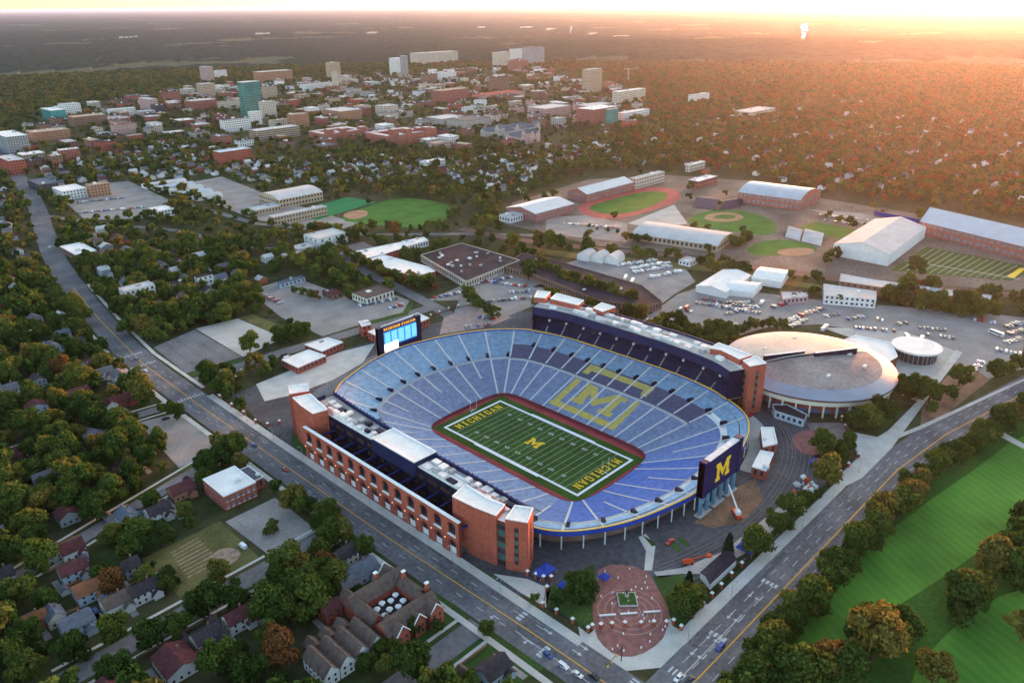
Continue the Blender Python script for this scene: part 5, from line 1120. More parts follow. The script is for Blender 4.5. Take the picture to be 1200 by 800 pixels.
# ---- downtown: footprints and heights solved from pixel corners in the image
DT = [((624.6,1510.4,44.9,24.7,77.5), 'teal', 'white', 'tall teal glass tower, tallest of the western centre', 'b'), ((561.0,1362.8,22.9,18.8,27.3), 'white', 'white', 'white podium below the teal tower', ''), ((635.3,1450.0,35.7,15.7,36.5), 'beige', 'pale', 'rounded beige tower beside the teal tower', ''), ((592.1,1245.6,37.8,24.0,28.2), 'orange', 'tan', 'brown brick apartment tower right of the teal tower', ''),
 ((743.0,1979.3,41.4,32.0,39.7), 'tan', 'pale', 'tan tower with flat top', ''), ((987.4,2440.1,21.8,57.4,52.9), 'pink', 'pale', 'pink and white high tower farthest out', ''), ((1070.5,2550.0,42.8,13.0,32.1), 'white', 'pale', 'white slab next to the pink tower', ''), ((585.9,1710.2,65.9,38.3,24.7), 'red', 'pale', 'broad brick block below the tan tower', ''), ((648.1,1689.2,58.8,13.7,18.8), 'beige', 'tan', 'beige arcade block left of the teal tower', ''),
 ((627.6,1953.6,40.9,27.3,29.2), 'red', 'tar', 'brick block behind the dark navy block', ''), ((501.5,1759.5,21.3,61.8,32.6), 'pink', 'pale', 'red and white block', ''), ((489.9,1697.2,25.1,29.5,23.9), 'dark', 'tar', 'dark navy office block', ''), ((288.1,1797.0,31.7,72.3,23.1), 'teal', 'white', 'white roofed teal fronted office far west', ''), ((328.8,1842.2,40.8,29.7,29.7), 'white', 'pale', 'white office next to the teal fronted one', ''),
 ((451.5,1147.7,94.5,29.7,19.4), 'tan', 'pale', 'long concrete parking deck', 'b'), ((464.0,1302.9,60.0,18.6,25.8), 'white', 'dark', 'white and black modern block', ''), ((154.3,1478.7,69.1,42.1,18.0), 'orange', 'tan', 'low tan roofed warehouse', ''), ((80.1,1360.2,35.0,89.5,30.1), 'grey', 'white', 'grey office slab at the picture edge', ''), ((21.5,1136.2,23.1,63.4,22.5), 'brick', 'pale', 'brick block at the end of main street', ''),
 ((277.5,950.6,56.3,23.6,23.3), 'brick', 'metal', 'brick school with pale blue roof among trees', ''), ((281.8,1633.2,70.6,37.2,21.8), 'brown', 'tan', 'long brown commercial block', ''), ((402.8,1753.2,60.6,15.9,17.8), 'white', 'white', 'white roofed low block', ''), ((296.4,1446.4,46.8,18.1,20.5), 'pink', 'orange', 'pinkish block with orange ground floor', ''), ((1100.0,2294.4,129.3,40.5,36.0), 'orange', 'pale', 'wide orange brick block on the skyline', ''),
 ((860.2,1833.4,38.0,19.0,32.4), 'tan', 'grey', 'tan and grey apartment block', ''), ((1035.1,1917.4,104.7,24.1,19.9), 'white', 'pale', 'long white block', ''), ((1349.9,2241.2,43.7,27.1,54.9), 'tan', 'tan', 'lit stone tower with plant steam', ''), ((1125.4,1886.6,18.9,9.3,52.8), 'beige', 'pale', 'slender stone bell tower', ''),
 ((1590.7,2164.5,40.4,46.5,59.9), 'white', 'white', 'white hospital block with stepped top', ''), ((1556.8,2086.4,23.7,14.9,73.0), 'grey', 'pale', 'slim grey campus tower', ''), ((1985.8,2525.1,235.0,52.8,48.9), 'beige', 'pale', 'wide beige hospital', ''), ((2085.4,2135.1,75.3,30.1,59.4), 'beige', 'pale', 'beige hospital tower', ''), ((2383.0,2341.7,73.0,16.3,54.4), 'white', 'pale', 'white tower in the hospital group', ''), ((2274.1,2123.9,86.8,50.2,71.6), 'grey', 'grey', 'dark grey twin slab of the hospital group', ''),
 ((1378.4,1443.8,72.1,14.5,43.2), 'brown', 'tar', 'dark brown windowless block', ''), ((1081.6,1332.3,100.4,37.8,34.2), 'red', 'tan', 'long red brick laboratory', ''), ((2023.2,1991.1,93.5,23.6,34.9), 'red', 'red', 'red brick block below the dark grey slab', ''), ((1554.7,1221.4,60.0,25.8,63.8), 'tan', 'pale', 'lone tan apartment tower on the right', ''), ((1526.8,1844.6,70.4,26.7,27.6), 'white', 'pale', 'white domed block', ''), ((1429.3,1818.2,59.4,17.6,29.5), 'brown', 'tar', 'small brown block near the white domed block', ''),
 ((587.6,898.0,92.7,81.8,30.7), 'red', 'pale', 'big red brick residence with stepped wings', ''), ((655.7,909.2,47.2,52.2,25.4), 'red', 'pale', 'rear wing of the red brick residence', ''), ((542.3,1041.6,90.3,68.8,22.4), 'red', 'pale', 'pale roofed brick quadrangle', ''), ((778.7,813.1,117.6,52.7,25.7), 'stone', 'blue', 'grey stone quadrangle with slate blue roofs', ''), ((767.9,732.4,40.0,53.6,24.8), 'pink', 'blue', 'pinkish stone wing of the quadrangle', ''),
 ((1030.8,783.8,83.1,44.7,33.3), 'red', 'white', 'red and teal fronted school block', ''), ((1119.9,867.8,85.0,37.7,26.1), 'red', 'pale', 'red block behind the teal fronted school', ''), ((1070.9,776.2,36.1,9.3,30.1), 'teal', 'white', 'teal glass end of the red school block', ''), ((1387.4,986.2,116.7,22.1,29.6), 'beige', 'white', 'wide beige campus block', ''), ((1146.2,791.7,101.0,16.6,14.7), 'white', 'white', 'low white roofed campus block', ''),
 ((728.3,1270.2,58.9,72.5,20.6), 'orange', 'pale', 'orange brick court block', ''), ((846.4,1267.3,43.3,33.4,21.4), 'beige', 'pale', 'beige stone library', ''), ((799.7,999.7,63.5,55.7,19.2), 'stone', 'pale', 'stone campus hall', ''), ((804.1,938.2,76.2,55.7,20.5), 'stone', 'grey', 'grey roofed stone hall', ''), ((1211.6,1296.6,150.6,57.2,15.4), 'pink', 'red', 'low purple roofed block', ''), ((1069.0,952.0,87.5,59.1,18.9), 'pink', 'pale', 'pinkish stone block', ''),
 ((675.2,840.4,23.7,34.1,12.5), 'white', 'white', 'small white clinic', ''), ((489.8,686.4,39.6,17.0,9.4), 'white', 'white', 'white roofed hall in the trees', ''), ((1522.8,849.7,78.7,15.4,19.1), 'white', 'pale', 'white apartment slab in the eastern trees', ''), ((1363.3,598.0,112.3,42.7,11.1), 'beige', 'pale', 'low pale school in the eastern trees', ''), ((739.3,360.4,43.8,7.6,10.4), 'beige', 'white', 'small beige block beyond the track', ''), ((643.9,285.8,49.6,16.5,10.7), 'red', 'metal', 'brick gym with pale roof beyond the ball field', '')]
def quad_block(B, wall, roof, label, t_=14.0, gable=False):
    x, y, w, d, h = B; t = thing('city_building', label, 'building', (x, y, 0), group='city centre buildings'); t_ = min(t_, w*.3, d*.3); hh = h*.62
    for k, (cx_, cy_, lx, ly, ax, z_) in enumerate(((w/2, t_/2, w, t_, 0, hh), (w/2, d-t_/2, w, t_, 0, hh*.96), (t_/2, d/2, t_, d-2*t_-.1, 1, hh*.92), (w-t_/2, d/2, t_, d-2*t_-.1, 1, hh*.94), (w*.5, d*.5, t_*.9, d-2*t_-.1, 1, hh*.8), (t_*.55, t_*.45, t_*1.05, t_*1.05, 0, h), (w-t_*.55, t_*.45, t_*1.05, t_*1.05, 1, h*.85), (w*.42, t_*.4, t_*.9, t_*1.0, 1, h*.92))):
        if gable:
            a, b = gable_mesh(lx, ly, z_*.75, z_*.3, ax, .3); a.build('wing_wall', WALL[wall], t, (cx_, cy_, 0)); b.build('wing_roof', ROOF[roof], t, (cx_, cy_, 0))
        else: MB().box(-lx/2, -ly/2, 0, lx/2, ly/2, z_, 0, 1).build('wing', [WALL[wall], ROOF[roof]], t, (cx_, cy_, 0))
        if k in (0, 2, 5):
            wm = MB(); fl = max(2, int(z_*.7/4)); a0 = (-lx/2, -ly/2); windows(wm, a0, (lx/2, -ly/2), .3, fl, 4.0, max(1, int(lx/4)), 1.7, 2, 0); windows(wm, (-lx/2, ly/2), a0, .3, fl, 4.0, max(1, int(ly/4)), 1.7, 2, 0); tag(wm.build('windows', M_wind, t, (cx_, cy_, 0)), kind='stuff')
    keep_clear([(x-3, y-3), (x+w+3, y-3), (x+w+3, y+d+3), (x-3, y+d+3)])
for k, (B_, wl_, rf_, lab, fl_) in enumerate(DT):
    if 'quadrangle' in lab or 'residence' in lab:
        quad_block(B_, wl_, rf_, lab+(', in the city centre' if len(lab.split()) < 8 else ''), 13, 'stone' in lab); continue
    block(B_, wl_, rf_, lab+('' if 'centre' in lab or 'tree' in lab else ', in the city centre' if len(lab.split()) < 8 else ''), 'city_building', group='city centre buildings', band=fl_ == 'b', bits=3)
# city infill: low blocks along the grid
ir = random.Random(77)
cand = []
INZ = [([(103.7,1570.2),(353.8,2019.6),(550.7,2148.4),(947.6,2389.9),(1238.1,2220.3),(1748.9,2290.2),(2203.7,1972.6),(1604.8,1046.1),(1085.4,680.1),(751.0,666.0),(652.2,739.5),(512.0,901.6),(371.8,1010.5),(344.3,1372.6),(54.4,1059.3),(-43.2,993.4)], 360)]
for poly, N_ in INZ:
    P_ = np.array(poly); lo, hi = P_.min(0), P_.max(0); got = 0; tries = 0
    while got < N_ and tries < 30000:
        tries += 1; x, y = ir.uniform(lo[0], hi[0]), ir.uniform(lo[1], hi[1]); w, d = ir.uniform(14, 40), ir.uniform(14, 36)
        cs = [(x, y), (x+w, y), (x+w, y+d), (x, y+d), (x+w/2, y+d/2)]
        if not inside(cs, poly).all() or blocked(cs).any(): continue
        got += 1; h = ir.choice([6, 8, 9, 11, 12, 14, 17]); wl_ = ir.choice(['red', 'tan', 'beige', 'white', 'brown', 'brick', 'stone', 'pink', 'brown', 'red']); rf_ = ir.choice(['white', 'pale', 'tar', 'grey', 'tan', 'maroon', 'brown', 'tar'])
        cand.append((x, y, w, d, h, wl_, rf_)); keep_clear([(x-2, y-2), (x+w+2, y-2), (x+w+2, y+d+2), (x-2, y+d+2)])
cand.sort(key=lambda q: q[4]*q[2]/((q[0]+312)**2+(q[1]+288)**2), reverse=True)
low = MB(); LM = [WALL[k] for k in ('red', 'tan', 'beige', 'white', 'grey')]+[ROOF[k] for k in ('brown', 'pale', 'tar', 'grey')]
for x, y, w, d, h, wl_, rf_ in cand[225:]:
    low.prism([(x, y), (x+w, y), (x+w, y+d), (x, y+d)], 0, h, ir.randint(0, 4), ir.choice([5, 6, 6, 7, 8])); low.box(x+w*.3, y+d*.3, h, x+w*.5, y+d*.6, h+2, 4)
tag(low.build('distant_city_blocks', LM), 'mass of small low city blocks between the larger buildings', 'buildings', None, 'stuff')
seen = {}
for x, y, w, d, h, wl_, rf_ in sorted(cand[:225]):
    st = 'low' if h < 9 else 'mid height' if h < 13 else 'tall'; key = (st, wl_, rf_); i_ = seen.get(key, 0); seen[key] = i_+1
    block((x, y, w, d, h), wl_, rf_, '%s %s walled block with %s roof, %s of its look from the west' % (st, wl_, rf_, nth(i_)), 'city_building', group='city centre buildings', clear=False, wspace=4.5, bits=2)

# ------------------------------------------------------------------ more houses in the trees
CAM = Vector((-312.413, -288.183, 238.166))
_Mi = aim(0.794, 0.405, -0.011, CAM).inverted()
def seen_at(x, y, z=0.0):
    """rough test that a place lies in the part of town the picture takes in; returns (u, v, distance)"""
    p = _Mi @ Vector((x, y, z)); return (.5+.7658*p.x/-p.z, .5+1.149*p.y/-p.z, -p.z) if p.z < -5 else (-9, -9, 1)
def in_view(x, y, m=.06):
    u_, v_, _ = seen_at(x, y, 6); return -m < u_ < 1+m and -m < v_ < 1+m
hr = random.Random(5)
TOWN = [ # residential quarters: polygon, spacing, name
 ([(-700, -60), (-150, -60), (-146, 380), (-60, 760), (-30, 1100), (-900, 1100)], 27, 'western streets'),
 ([(2.7,522.0),(81.9,435.1),(38.1,361.0),(-2.1,351.9),(-96.2,347.2),(-89.8,447.1),(-61.9,592.8),(5.2,717.4)], 22, 'streets north of the pale lot'),
 ([(275.4,762.3),(467.8,544.8),(419.7,428.5),(604.6,534.3),(990.9,613.5),(628.5,714.5),(375.4,931.2),(193.0,951.5)], 22, 'streets below the city centre'),
 ([(613.4,524.3),(1242.2,698.7),(1923.2,719.3),(1568.9,106.7),(837.2,-67.0),(738.5,154.9),(766.2,300.1),(709.3,415.0)], 46, 'eastern hillside'),
 ([(0.7,1120.2),(343.1,1290.3),(375.4,931.2),(164.6,887.5),(-77.7,821.5)], 24, 'north western streets')]
hc = []
for poly, sp, qn in TOWN:
    P_ = np.array(poly); lo, hi = P_.min(0), P_.max(0)
    yy = lo[1]
    while yy < hi[1]:
        xx = lo[0]
        while xx < hi[0]:
            x, y = xx+hr.uniform(-5, 5), yy+hr.uniform(-4, 4); xx += sp*hr.uniform(.8, 1.3)
            if hr.random() < .25 or not in_view(x, y, .02) or not inside([(x, y)], poly)[0]: continue
            if blocked([(x-8, y-8), (x+8, y-8), (x+8, y+8), (x-8, y+8), (x, y)]).any(): continue
            hc.append((seen_at(x, y)[2], x, y, qn))
            keep_clear([(x-6, y-6), (x+6, y-6), (x+6, y+6), (x-6, y+6)])
        yy += sp*1.25
hc.sort(); HREST = hc[255:]; hc = hc[:255]; hk = {}
for d_, x, y, qn in hc:
    wl_ = hr.choice(['white', 'white', 'blue', 'cream', 'beige', 'white', 'grey', 'brick']); rf_ = hr.choice(['dark', 'grey', 'maroon', 'brown', 'blue', 'grey', 'pale'])
    k_ = hk.get((wl_, rf_, qn), 0); hk[(wl_, rf_, qn)] = k_+1
    house(x, y, hr.uniform(8, 12), hr.uniform(7.5, 10), hr.randint(0, 1), wl_, rf_, '%s house with %s roof, %s such of the %s' % (wl_, rf_, nth(k_), qn), hr.uniform(4.5, 6.2), hr.uniform(2.4, 3.4), False, d_ < 900)
rest = MB(); RM = [WALL['white'], WALL['beige'], WALL['brick'], ROOF['grey'], ROOF['dark'], ROOF['maroon'], ROOF['pale'], ROOF['blue']]
for d_, x, y, qn in HREST:
    lx, ly = hr.uniform(8, 13), hr.uniform(7, 10); a, b = gable_mesh(lx, ly, hr.uniform(4.5, 6.5), hr.uniform(2, 3.2), hr.randint(0, 1)); wi, ri = hr.choice([0, 0, 1, 2]), hr.choice([3, 3, 4, 5, 6, 6, 7])
    for s_, mi in ((a, wi), (b, ri)):
        o_ = len(rest.v); rest.v += [(v_[0]+x, v_[1]+y, v_[2]) for v_ in s_.v]; rest.f += [tuple(i+o_ for i in f) for f in s_.f]; rest.m += [mi]*len(s_.f)
tag(rest.build('distant_houses', RM), 'mass of small far off houses scattered through the tree canopy', 'houses', None, 'stuff')
# ------------------------------------------------------------------ street furniture and plaza
def pier_mesh():
    a = MB().box(-.55, -.55, 0, .55, .55, 2.6); b = MB().box(-.7, -.7, 2.6, .7, .7, 2.9); c = MB().cyl(0, 0, .32, 2.9, 3.5, 8); return a, b, c
pm = pier_mesh(); pk = 0
PIERS = [('corner lawn', [(-104.6,-92.1),(-103.2,-96.1),(-102.1,-99.7),(-99.7,-102.2),(-106.0,-105.3),(-114.9,-110.8),(-113.9,-117.8),(-113.4,-126.3),(-112.7,-134.1)]), ('plaza gate', [(-110.4,-134.4),(-107.6,-136.7),(-104.0,-139.7),(-99.9,-143.3),(-95.3,-148.1),(-91.2,-151.7),(-87.6,-155.5),(-84.8,-157.1)]), ('boulevard fence', [(-85.5,-161.3),(-76.4,-160.8),(-67.6,-160.4),(-59.8,-160.2),(-51.7,-160.0),(-42.0,-159.5),(-32.5,-159.3),(-21.3,-158.8),(-4.5,-157.8),(13.4,-156.8)]),
         ('north west gate', [(-87.8,202.3),(-95.8,194.7),(-103.2,189.0),(-110.1,183.0),(-117.2,176.0),(-117.7,158.9),(-117.5,143.5),(-117.9,127.8),(-115.0,118.4),(-108.2,115.9)]), ('arena forecourt', [(134.4,-134.4),(125.3,-140.3),(117.0,-146.4),(108.1,-152.7),(98.0,-159.8),(84.3,-159.6),(73.5,-159.5),(61.6,-159.0)]), ('north plaza', [(74.0,185.9),(84.0,186.6),(94.7,186.9),(104.3,185.5),(113.0,182.1),(117.1,174.7)])]
M_globe = mat('lamp_globe', (.75, .74, .70), .4, .05)
for qn, pts in PIERS:
    for i, p in enumerate(pts):
        t = thing('brick_pier', '%s brick pier with white cap along the %s' % (nth(i), qn), 'pier', (*p, 0), group='brick gate piers')
        part('shaft', pm[0], M_brick, t, (0, 0, 0)); part('cap', pm[1], M_white, t, (0, 0, 0)); part('lamp', pm[2], M_globe, t, (0, 0, 0))
        if i and 'gate' not in qn or (i and 'north west' in qn):
            a, b = Vector(pts[i-1]), Vector(p); fm = MB(); nb_ = int((b-a).length/.5)
            for z_ in (.4, 1.8): fm.poly([(*a, z_), (*b, z_), (*b, z_+.12), (*a, z_+.12)])
            for k in range(nb_): q = a+(b-a)*(k+.5)/nb_; fm.box(q.x-.03, q.y-.03, .2, q.x+.03, q.y+.03, 2.0)
            tag(fm.build('iron_fence', M_navyd), 'dark iron fence from %s to %s pier of the %s' % (nth(i-1), nth(i), qn), 'fence', 'iron fence runs')
bed = thing('planter_bed', 'square planted bed with dark statue in the brick plaza', 'planter', (*(-86.4,-134.5), 0), -.78)
MB().box(-4.2, -4.2, .14, 4.2, 4.2, .75).build('kerb', M_conc, bed); MB().box(-3.7, -3.7, .7, 3.7, 3.7, .85).build('soil', M_lawn, bed)
MB().cyl(0, 1.5, .9, .8, 2.2, 8).build('plinth', M_conc, bed); MB().cyl(0, 1.5, .45, 2.2, 4.2, 7, 0, None, .3).tube((0, 1.5, 3.6), (.9, 1.3, 4.4), .14).tube((0, 1.5, 3.6), (-.8, 1.4, 3.0), .14).cyl(0, 1.5, .24, 4.2, 4.7, 8).build('statue', mat('bronze', (.03, .07, .06), .5), bed)
for i, p in enumerate([(-99.7,-134.1),(-92.7,-140.1),(-85.1,-146.5)]):
    t = thing('bench_row', '%s low white wall bench across the brick plaza' % nth(i), 'bench', (*p, .14), -.72, 'plaza wall benches')
    MB().box(-3.6, -.3, 0, 3.6, .3, .5).build('seat', M_white, t); MB().box(-3.6, .3, 0, 3.6, .55, .42).build('base', M_conc, t)
br2 = random.Random(9)
for i in range(30):
    p = (br2.uniform(-98, -62), br2.uniform(-150, -112))
    for _ in range(40):
        p = (br2.uniform(-118, -50), br2.uniform(-168, -110))
        if inside([p], [((q[0]-plaza[0][0])*1+plaza[0][0], q[1]) for q in plaza])[0]: break
    tag(part('bollard', MB().cyl(0, 0, .35, 0, .9, 8, 0, None, .25), M_white, None, (*p, .14)), '%s small white bollard on the brick plaza' % nth(i), 'bollard', 'plaza bollards')
def lamp_post(x, y, label, h=9.5, arm=1.8, ang=0.0):
    t = thing('street_lamp', label, 'street lamp', (x, y, 0), ang, 'street lamps')
    part('lamp_pole', MB().tube((0, 0, 0), (0, 0, h), .14, .09), M_grey, t, (0, 0, 0)); part('lamp_arm', MB().tube((0, 0, h), (arm, 0, h+.3), .08), M_grey, t, (0, 0, 0)); part('lamp_head', MB().box(arm-.5, -.2, h+.15, arm+.5, .2, h+.4, bottom=True), M_grey, t, (0, 0, 0))
for i in range(9): lamp_post(-121.6, -92+i*32, '%s street lamp from the corner along the arcade pavement' % nth(i), ang=math.pi)
for i in range(6): lamp_post(-88+i*34, -166.4, '%s street lamp from the corner along the boulevard' % nth(i), ang=-math.pi/2)
for i, p in enumerate([(-15.5,665.9),(-143.9,84.8),(23.0,241.0),(25.9,273.4),(15.0,300.8),(270.6,-6.4),(232.1,15.1),(263.5,80.4),(267.5,-142.5),(269.2,-86.0)]): lamp_post(*p, '%s tall car park lamp, counted from the west' % nth(i), 13, 1.4)
sg = thing('traffic_signal', 'traffic signal mast with long arm over the street corner', 'traffic signal', (*(-115.8,-153.4), 0))
MB().tube((0, 0, 0), (0, 0, 8.5), .2, .15).build('pole', M_navyd, sg); MB().tube((0, 0, 6.6), (-12, -1.5, 7.2), .12).build('mast_arm', M_navyd, sg)
for k in (-11, -8, -4.5): MB().box(k-.25, k*.125-.45, 5.9, k+.25, k*.125+.1, 7.0, bottom=True).build('signal_head', M_maize, sg)
# tents, lifts and clutter
for i, (p, s_, lab) in enumerate((((-20.1,-155.5), 4.2, 'royal blue pyramid tent on the grass by the boulevard'), ((-97.4,-97.1), 3.4, 'blue canopy tent behind the brick stair tower'), ((-101.0,-96.7), 2.6, 'smaller blue tent beside the brick stair tower'), ((-99.7,-110.3), 2.5, 'blue and white tent on the plaza lawn'), ((74.0,-146.2), 3.4, 'blue tent near the arena forecourt'), ((-83.3,-119.5), 2.2, 'narrow blue tent at the edge of the brick plaza'))):
    t = thing('canopy_tent', lab, 'tent', (*p, .1)); mb = MB()
    for a, b in (((-s_, -s_), (s_, -s_)), ((s_, -s_), (s_, s_)), ((s_, s_), (-s_, s_)), ((-s_, s_), (-s_, -s_))): mb.poly([(*a, 2.4), (*b, 2.4), (0, 0, 4.2)]); mb.poly([(*a, 2.0), (*b, 2.0), (*b, 2.4), (*a, 2.4)])
    mb.build('canopy', M_blue, t)
    for a in ((-s_, -s_), (s_, -s_), (s_, s_), (-s_, s_)): MB().cyl(a[0]*.97, a[1]*.97, .07, 0, 2.3, 5).build('leg', M_hvac, t)
M_lift = mat('lift_red', (.55, .08, .03), .5); 
bl = thing('boom_lift', 'red boom lift standing on the asphalt behind the brick plaza', 'boom lift', (*(-47.4,-140.2), .04), 2.5)
MB().box(-2.4, -1.3, .5, 2.4, 1.3, 1.9, bottom=True).build('chassis', M_lift, bl); MB().tube((1.5, 0, 2), (-9, 0, 3.4), .35, .25).build('boom', M_lift, bl); MB().box(-11, -1, 2.6, -9, 1, 3.8, bottom=True).build('basket', M_lift, bl)
for x in (-1.6, 1.6):
    for y in (-1.3, 1.3): MB().tube((x, y-.2, .55), (x, y+.2, .55), .55, n=10).build('wheel', M_navyd, bl)
cr = thing('mobile_crane', 'mobile crane with white boom on the earth by the M scoreboard', 'crane', (*(1.1,-137.7), .1), .9)
MB().box(-4, -1.4, .7, 4, 1.4, 2, bottom=True).build('chassis', M_lift, cr); MB().box(-2.5, -1.2, 2, .5, 1.2, 3.8).build('cab', M_white, cr); MB().tube((-1, 0, 3.6), (9, 2, 13), .5, .3, 4).build('boom', M_white, cr)
for x in (-2.8, 0, 2.8):
    for y in (-1.4, 1.4): MB().tube((x, y-.25, .6), (x, y+.25, .6), .6, n=10).build('wheel', M_navyd, cr)
# ------------------------------------------------------------------ vehicles
PAINT = {'white': (.72, .72, .72), 'silver': (.42, .44, .46), 'black': (.015, .015, .018), 'grey': (.14, .145, .155), 'red': (.40, .03, .025), 'blue': (.035, .07, .26), 'tan': (.34, .28, .20)}
M_tyre = mat('tyre', (.015, .015, .015), .9)
def car_profile(kind):
    L_, W_ = {'car': (4.6, 1.85), 'suv': (4.8, 1.95), 'pickup': (5.7, 2.0), 'van': (5.6, 2.1), 'bus': (11.5, 2.6), 'truck': (8.5, 2.5)}[kind]
    if kind == 'car': pr = [(-.5, .35), (.5, .35), (.5, .72), (.47, .85), (.24, .92), (.08, 1.42), (-.24, 1.42), (-.42, .98), (-.5, .9)]; gl_ = [(.22, .95), (.08, 1.38), (-.23, 1.38), (-.40, 1.0)]
    elif kind == 'suv': pr = [(-.5, .4), (.5, .4), (.5, .95), (.28, 1.05), (.16, 1.68), (-.44, 1.7), (-.5, 1.05)]; gl_ = [(.26, 1.08), (.15, 1.62), (-.43, 1.62), (-.47, 1.08)]
    elif kind == 'pickup': pr = [(-.5, .5), (.5, .5), (.5, 1.05), (.26, 1.12), (.16, 1.78), (-.1, 1.8), (-.14, 1.15), (-.5, 1.15)]; gl_ = [(.25, 1.15), (.15, 1.72), (-.09, 1.72), (-.12, 1.18)]
    elif kind == 'van': pr = [(-.5, .4), (.5, .4), (.5, 1.1), (.4, 1.25), (.28, 2.2), (-.5, 2.25)]; gl_ = [(.39, 1.3), (.28, 2.05), (.05, 2.05), (.05, 1.3)]
    elif kind == 'bus': pr = [(-.5, .45), (.5, .45), (.5, 2.9), (.48, 3.05), (-.5, 3.05)]; gl_ = [(.47, 1.5), (.47, 2.6), (-.47, 2.6), (-.47, 1.5)]
    else: pr = [(-.5, .7), (.5, .7), (.5, 1.4), (.42, 2.3), (.22, 2.3), (.22, 3.3), (-.5, 3.3)]; gl_ = [(.48, 1.5), (.42, 2.2), (.26, 2.2), (.26, 1.5)]
    return L_, W_, pr, gl_
def car_parts(kind):
    L_, W_, pr, gl_ = car_profile(kind); hw = W_/2; b = MB(); K = len(pr); mid = .95
    def w(z): return hw*(1 if z < mid+.15 or kind in ('bus', 'truck') else .82)
    for i in range(K):
        a, c = pr[i], pr[(i+1) % K]; b.poly([(a[0]*L_, -w(a[1]), a[1]), (a[0]*L_, w(a[1]), a[1]), (c[0]*L_, w(c[1]), c[1]), (c[0]*L_, -w(c[1]), c[1])][::-1])
    b.poly([(p[0]*L_, -w(p[1]), p[1]) for p in pr]); b.poly([(p[0]*L_, w(p[1]), p[1]) for p in pr][::-1])
    g = MB(); g.poly([(p[0]*L_, -w(p[1])-.02, p[1]) for p in gl_][::-1]); g.poly([(p[0]*L_, w(p[1])+.02, p[1]) for p in gl_])
    a, c = gl_[0], gl_[1]; e = .03; g.poly([(a[0]*L_+e, -w(c[1])*.95, a[1]+.04), (a[0]*L_+e, w(c[1])*.95, a[1]+.04), (c[0]*L_+e, w(c[1])*.9, c[1]+.02), (c[0]*L_+e, -w(c[1])*.9, c[1]+.02)])
    a, c = gl_[-1], gl_[-2]; g.poly([(a[0]*L_-e, w(c[1])*.95, a[1]+.04), (a[0]*L_-e, -w(c[1])*.95, a[1]+.04), (c[0]*L_-e, -w(c[1])*.9, c[1]+.02), (c[0]*L_-e, w(c[1])*.9, c[1]+.02)])
    wr = .34 if kind in ('car', 'suv') else .4 if kind in ('pickup', 'van') else .5
    wh = MB().tube((0, -.12, wr), (0, .12, wr), wr, n=10).tube((0, .12, wr), (0, -.12, wr), wr, n=10)
    return b, g, wh, [(sx*L_*.31, sy*(hw-.1)) for sx in (-1, 1) for sy in (-1, 1)]
CM = {}
def car_mesh(kind, colr):
    if (kind, colr) not in CM:
        b, g, wh, wp = car_parts(kind); mb = MB(); mb.v = list(b.v); mb.f = list(b.f); mb.m = [0]*len(b.f)
        for src, mi in ((g, 1),):
            o_ = len(mb.v); mb.v += src.v; mb.f += [tuple(i+o_ for i in f) for f in src.f]; mb.m += [mi]*len(src.f)
        for x, y in wp:
            o_ = len(mb.v); mb.v += [(v_[0]+x, v_[1]+y, v_[2]) for v_ in wh.v]; mb.f += [tuple(i+o_ for i in f) for f in wh.f]; mb.m += [2]*len(wh.f)
        me = bpy.data.meshes.new(kind); me.from_pydata(mb.v, [], mb.f)
        for x in (mat('paint_'+colr, PAINT[colr], .3, .03, spec=.5), M_glass, M_tyre): me.materials.append(x)
        me.polygons.foreach_set('material_index', mb.m); CM[(kind, colr)] = me
    return CM[(kind, colr)]
NAMES = {'car': 'parked_car', 'suv': 'parked_car', 'pickup': 'pickup_truck', 'van': 'van', 'bus': 'bus', 'truck': 'truck'}
CATS = {'car': 'car', 'suv': 'car', 'pickup': 'pickup', 'van': 'van', 'bus': 'bus', 'truck': 'truck'}
def near_car(kind, colr, p, ang, label, z=.07, name=None):
    t = thing(name or NAMES[kind].replace('parked_', ''), label, CATS[kind], (*p, z), ang, 'vehicles near the stadium'); b, g, wh, wp = car_parts(kind); mt = mat('paint_'+colr, PAINT[colr], .3, .03, spec=.5)
    part('body_'+kind+colr, b, mt, t, (0, 0, 0)).name = 'body'; part('windows_'+kind, g, M_glass, t, (0, 0, 0)).name = 'window_glass'
    for x, y in wp: part('wheel_'+kind, wh, M_tyre, t, (x, y, 0)).name = 'wheel'
N_, S_, E_, W_d = math.pi/2, -math.pi/2, 0.0, math.pi
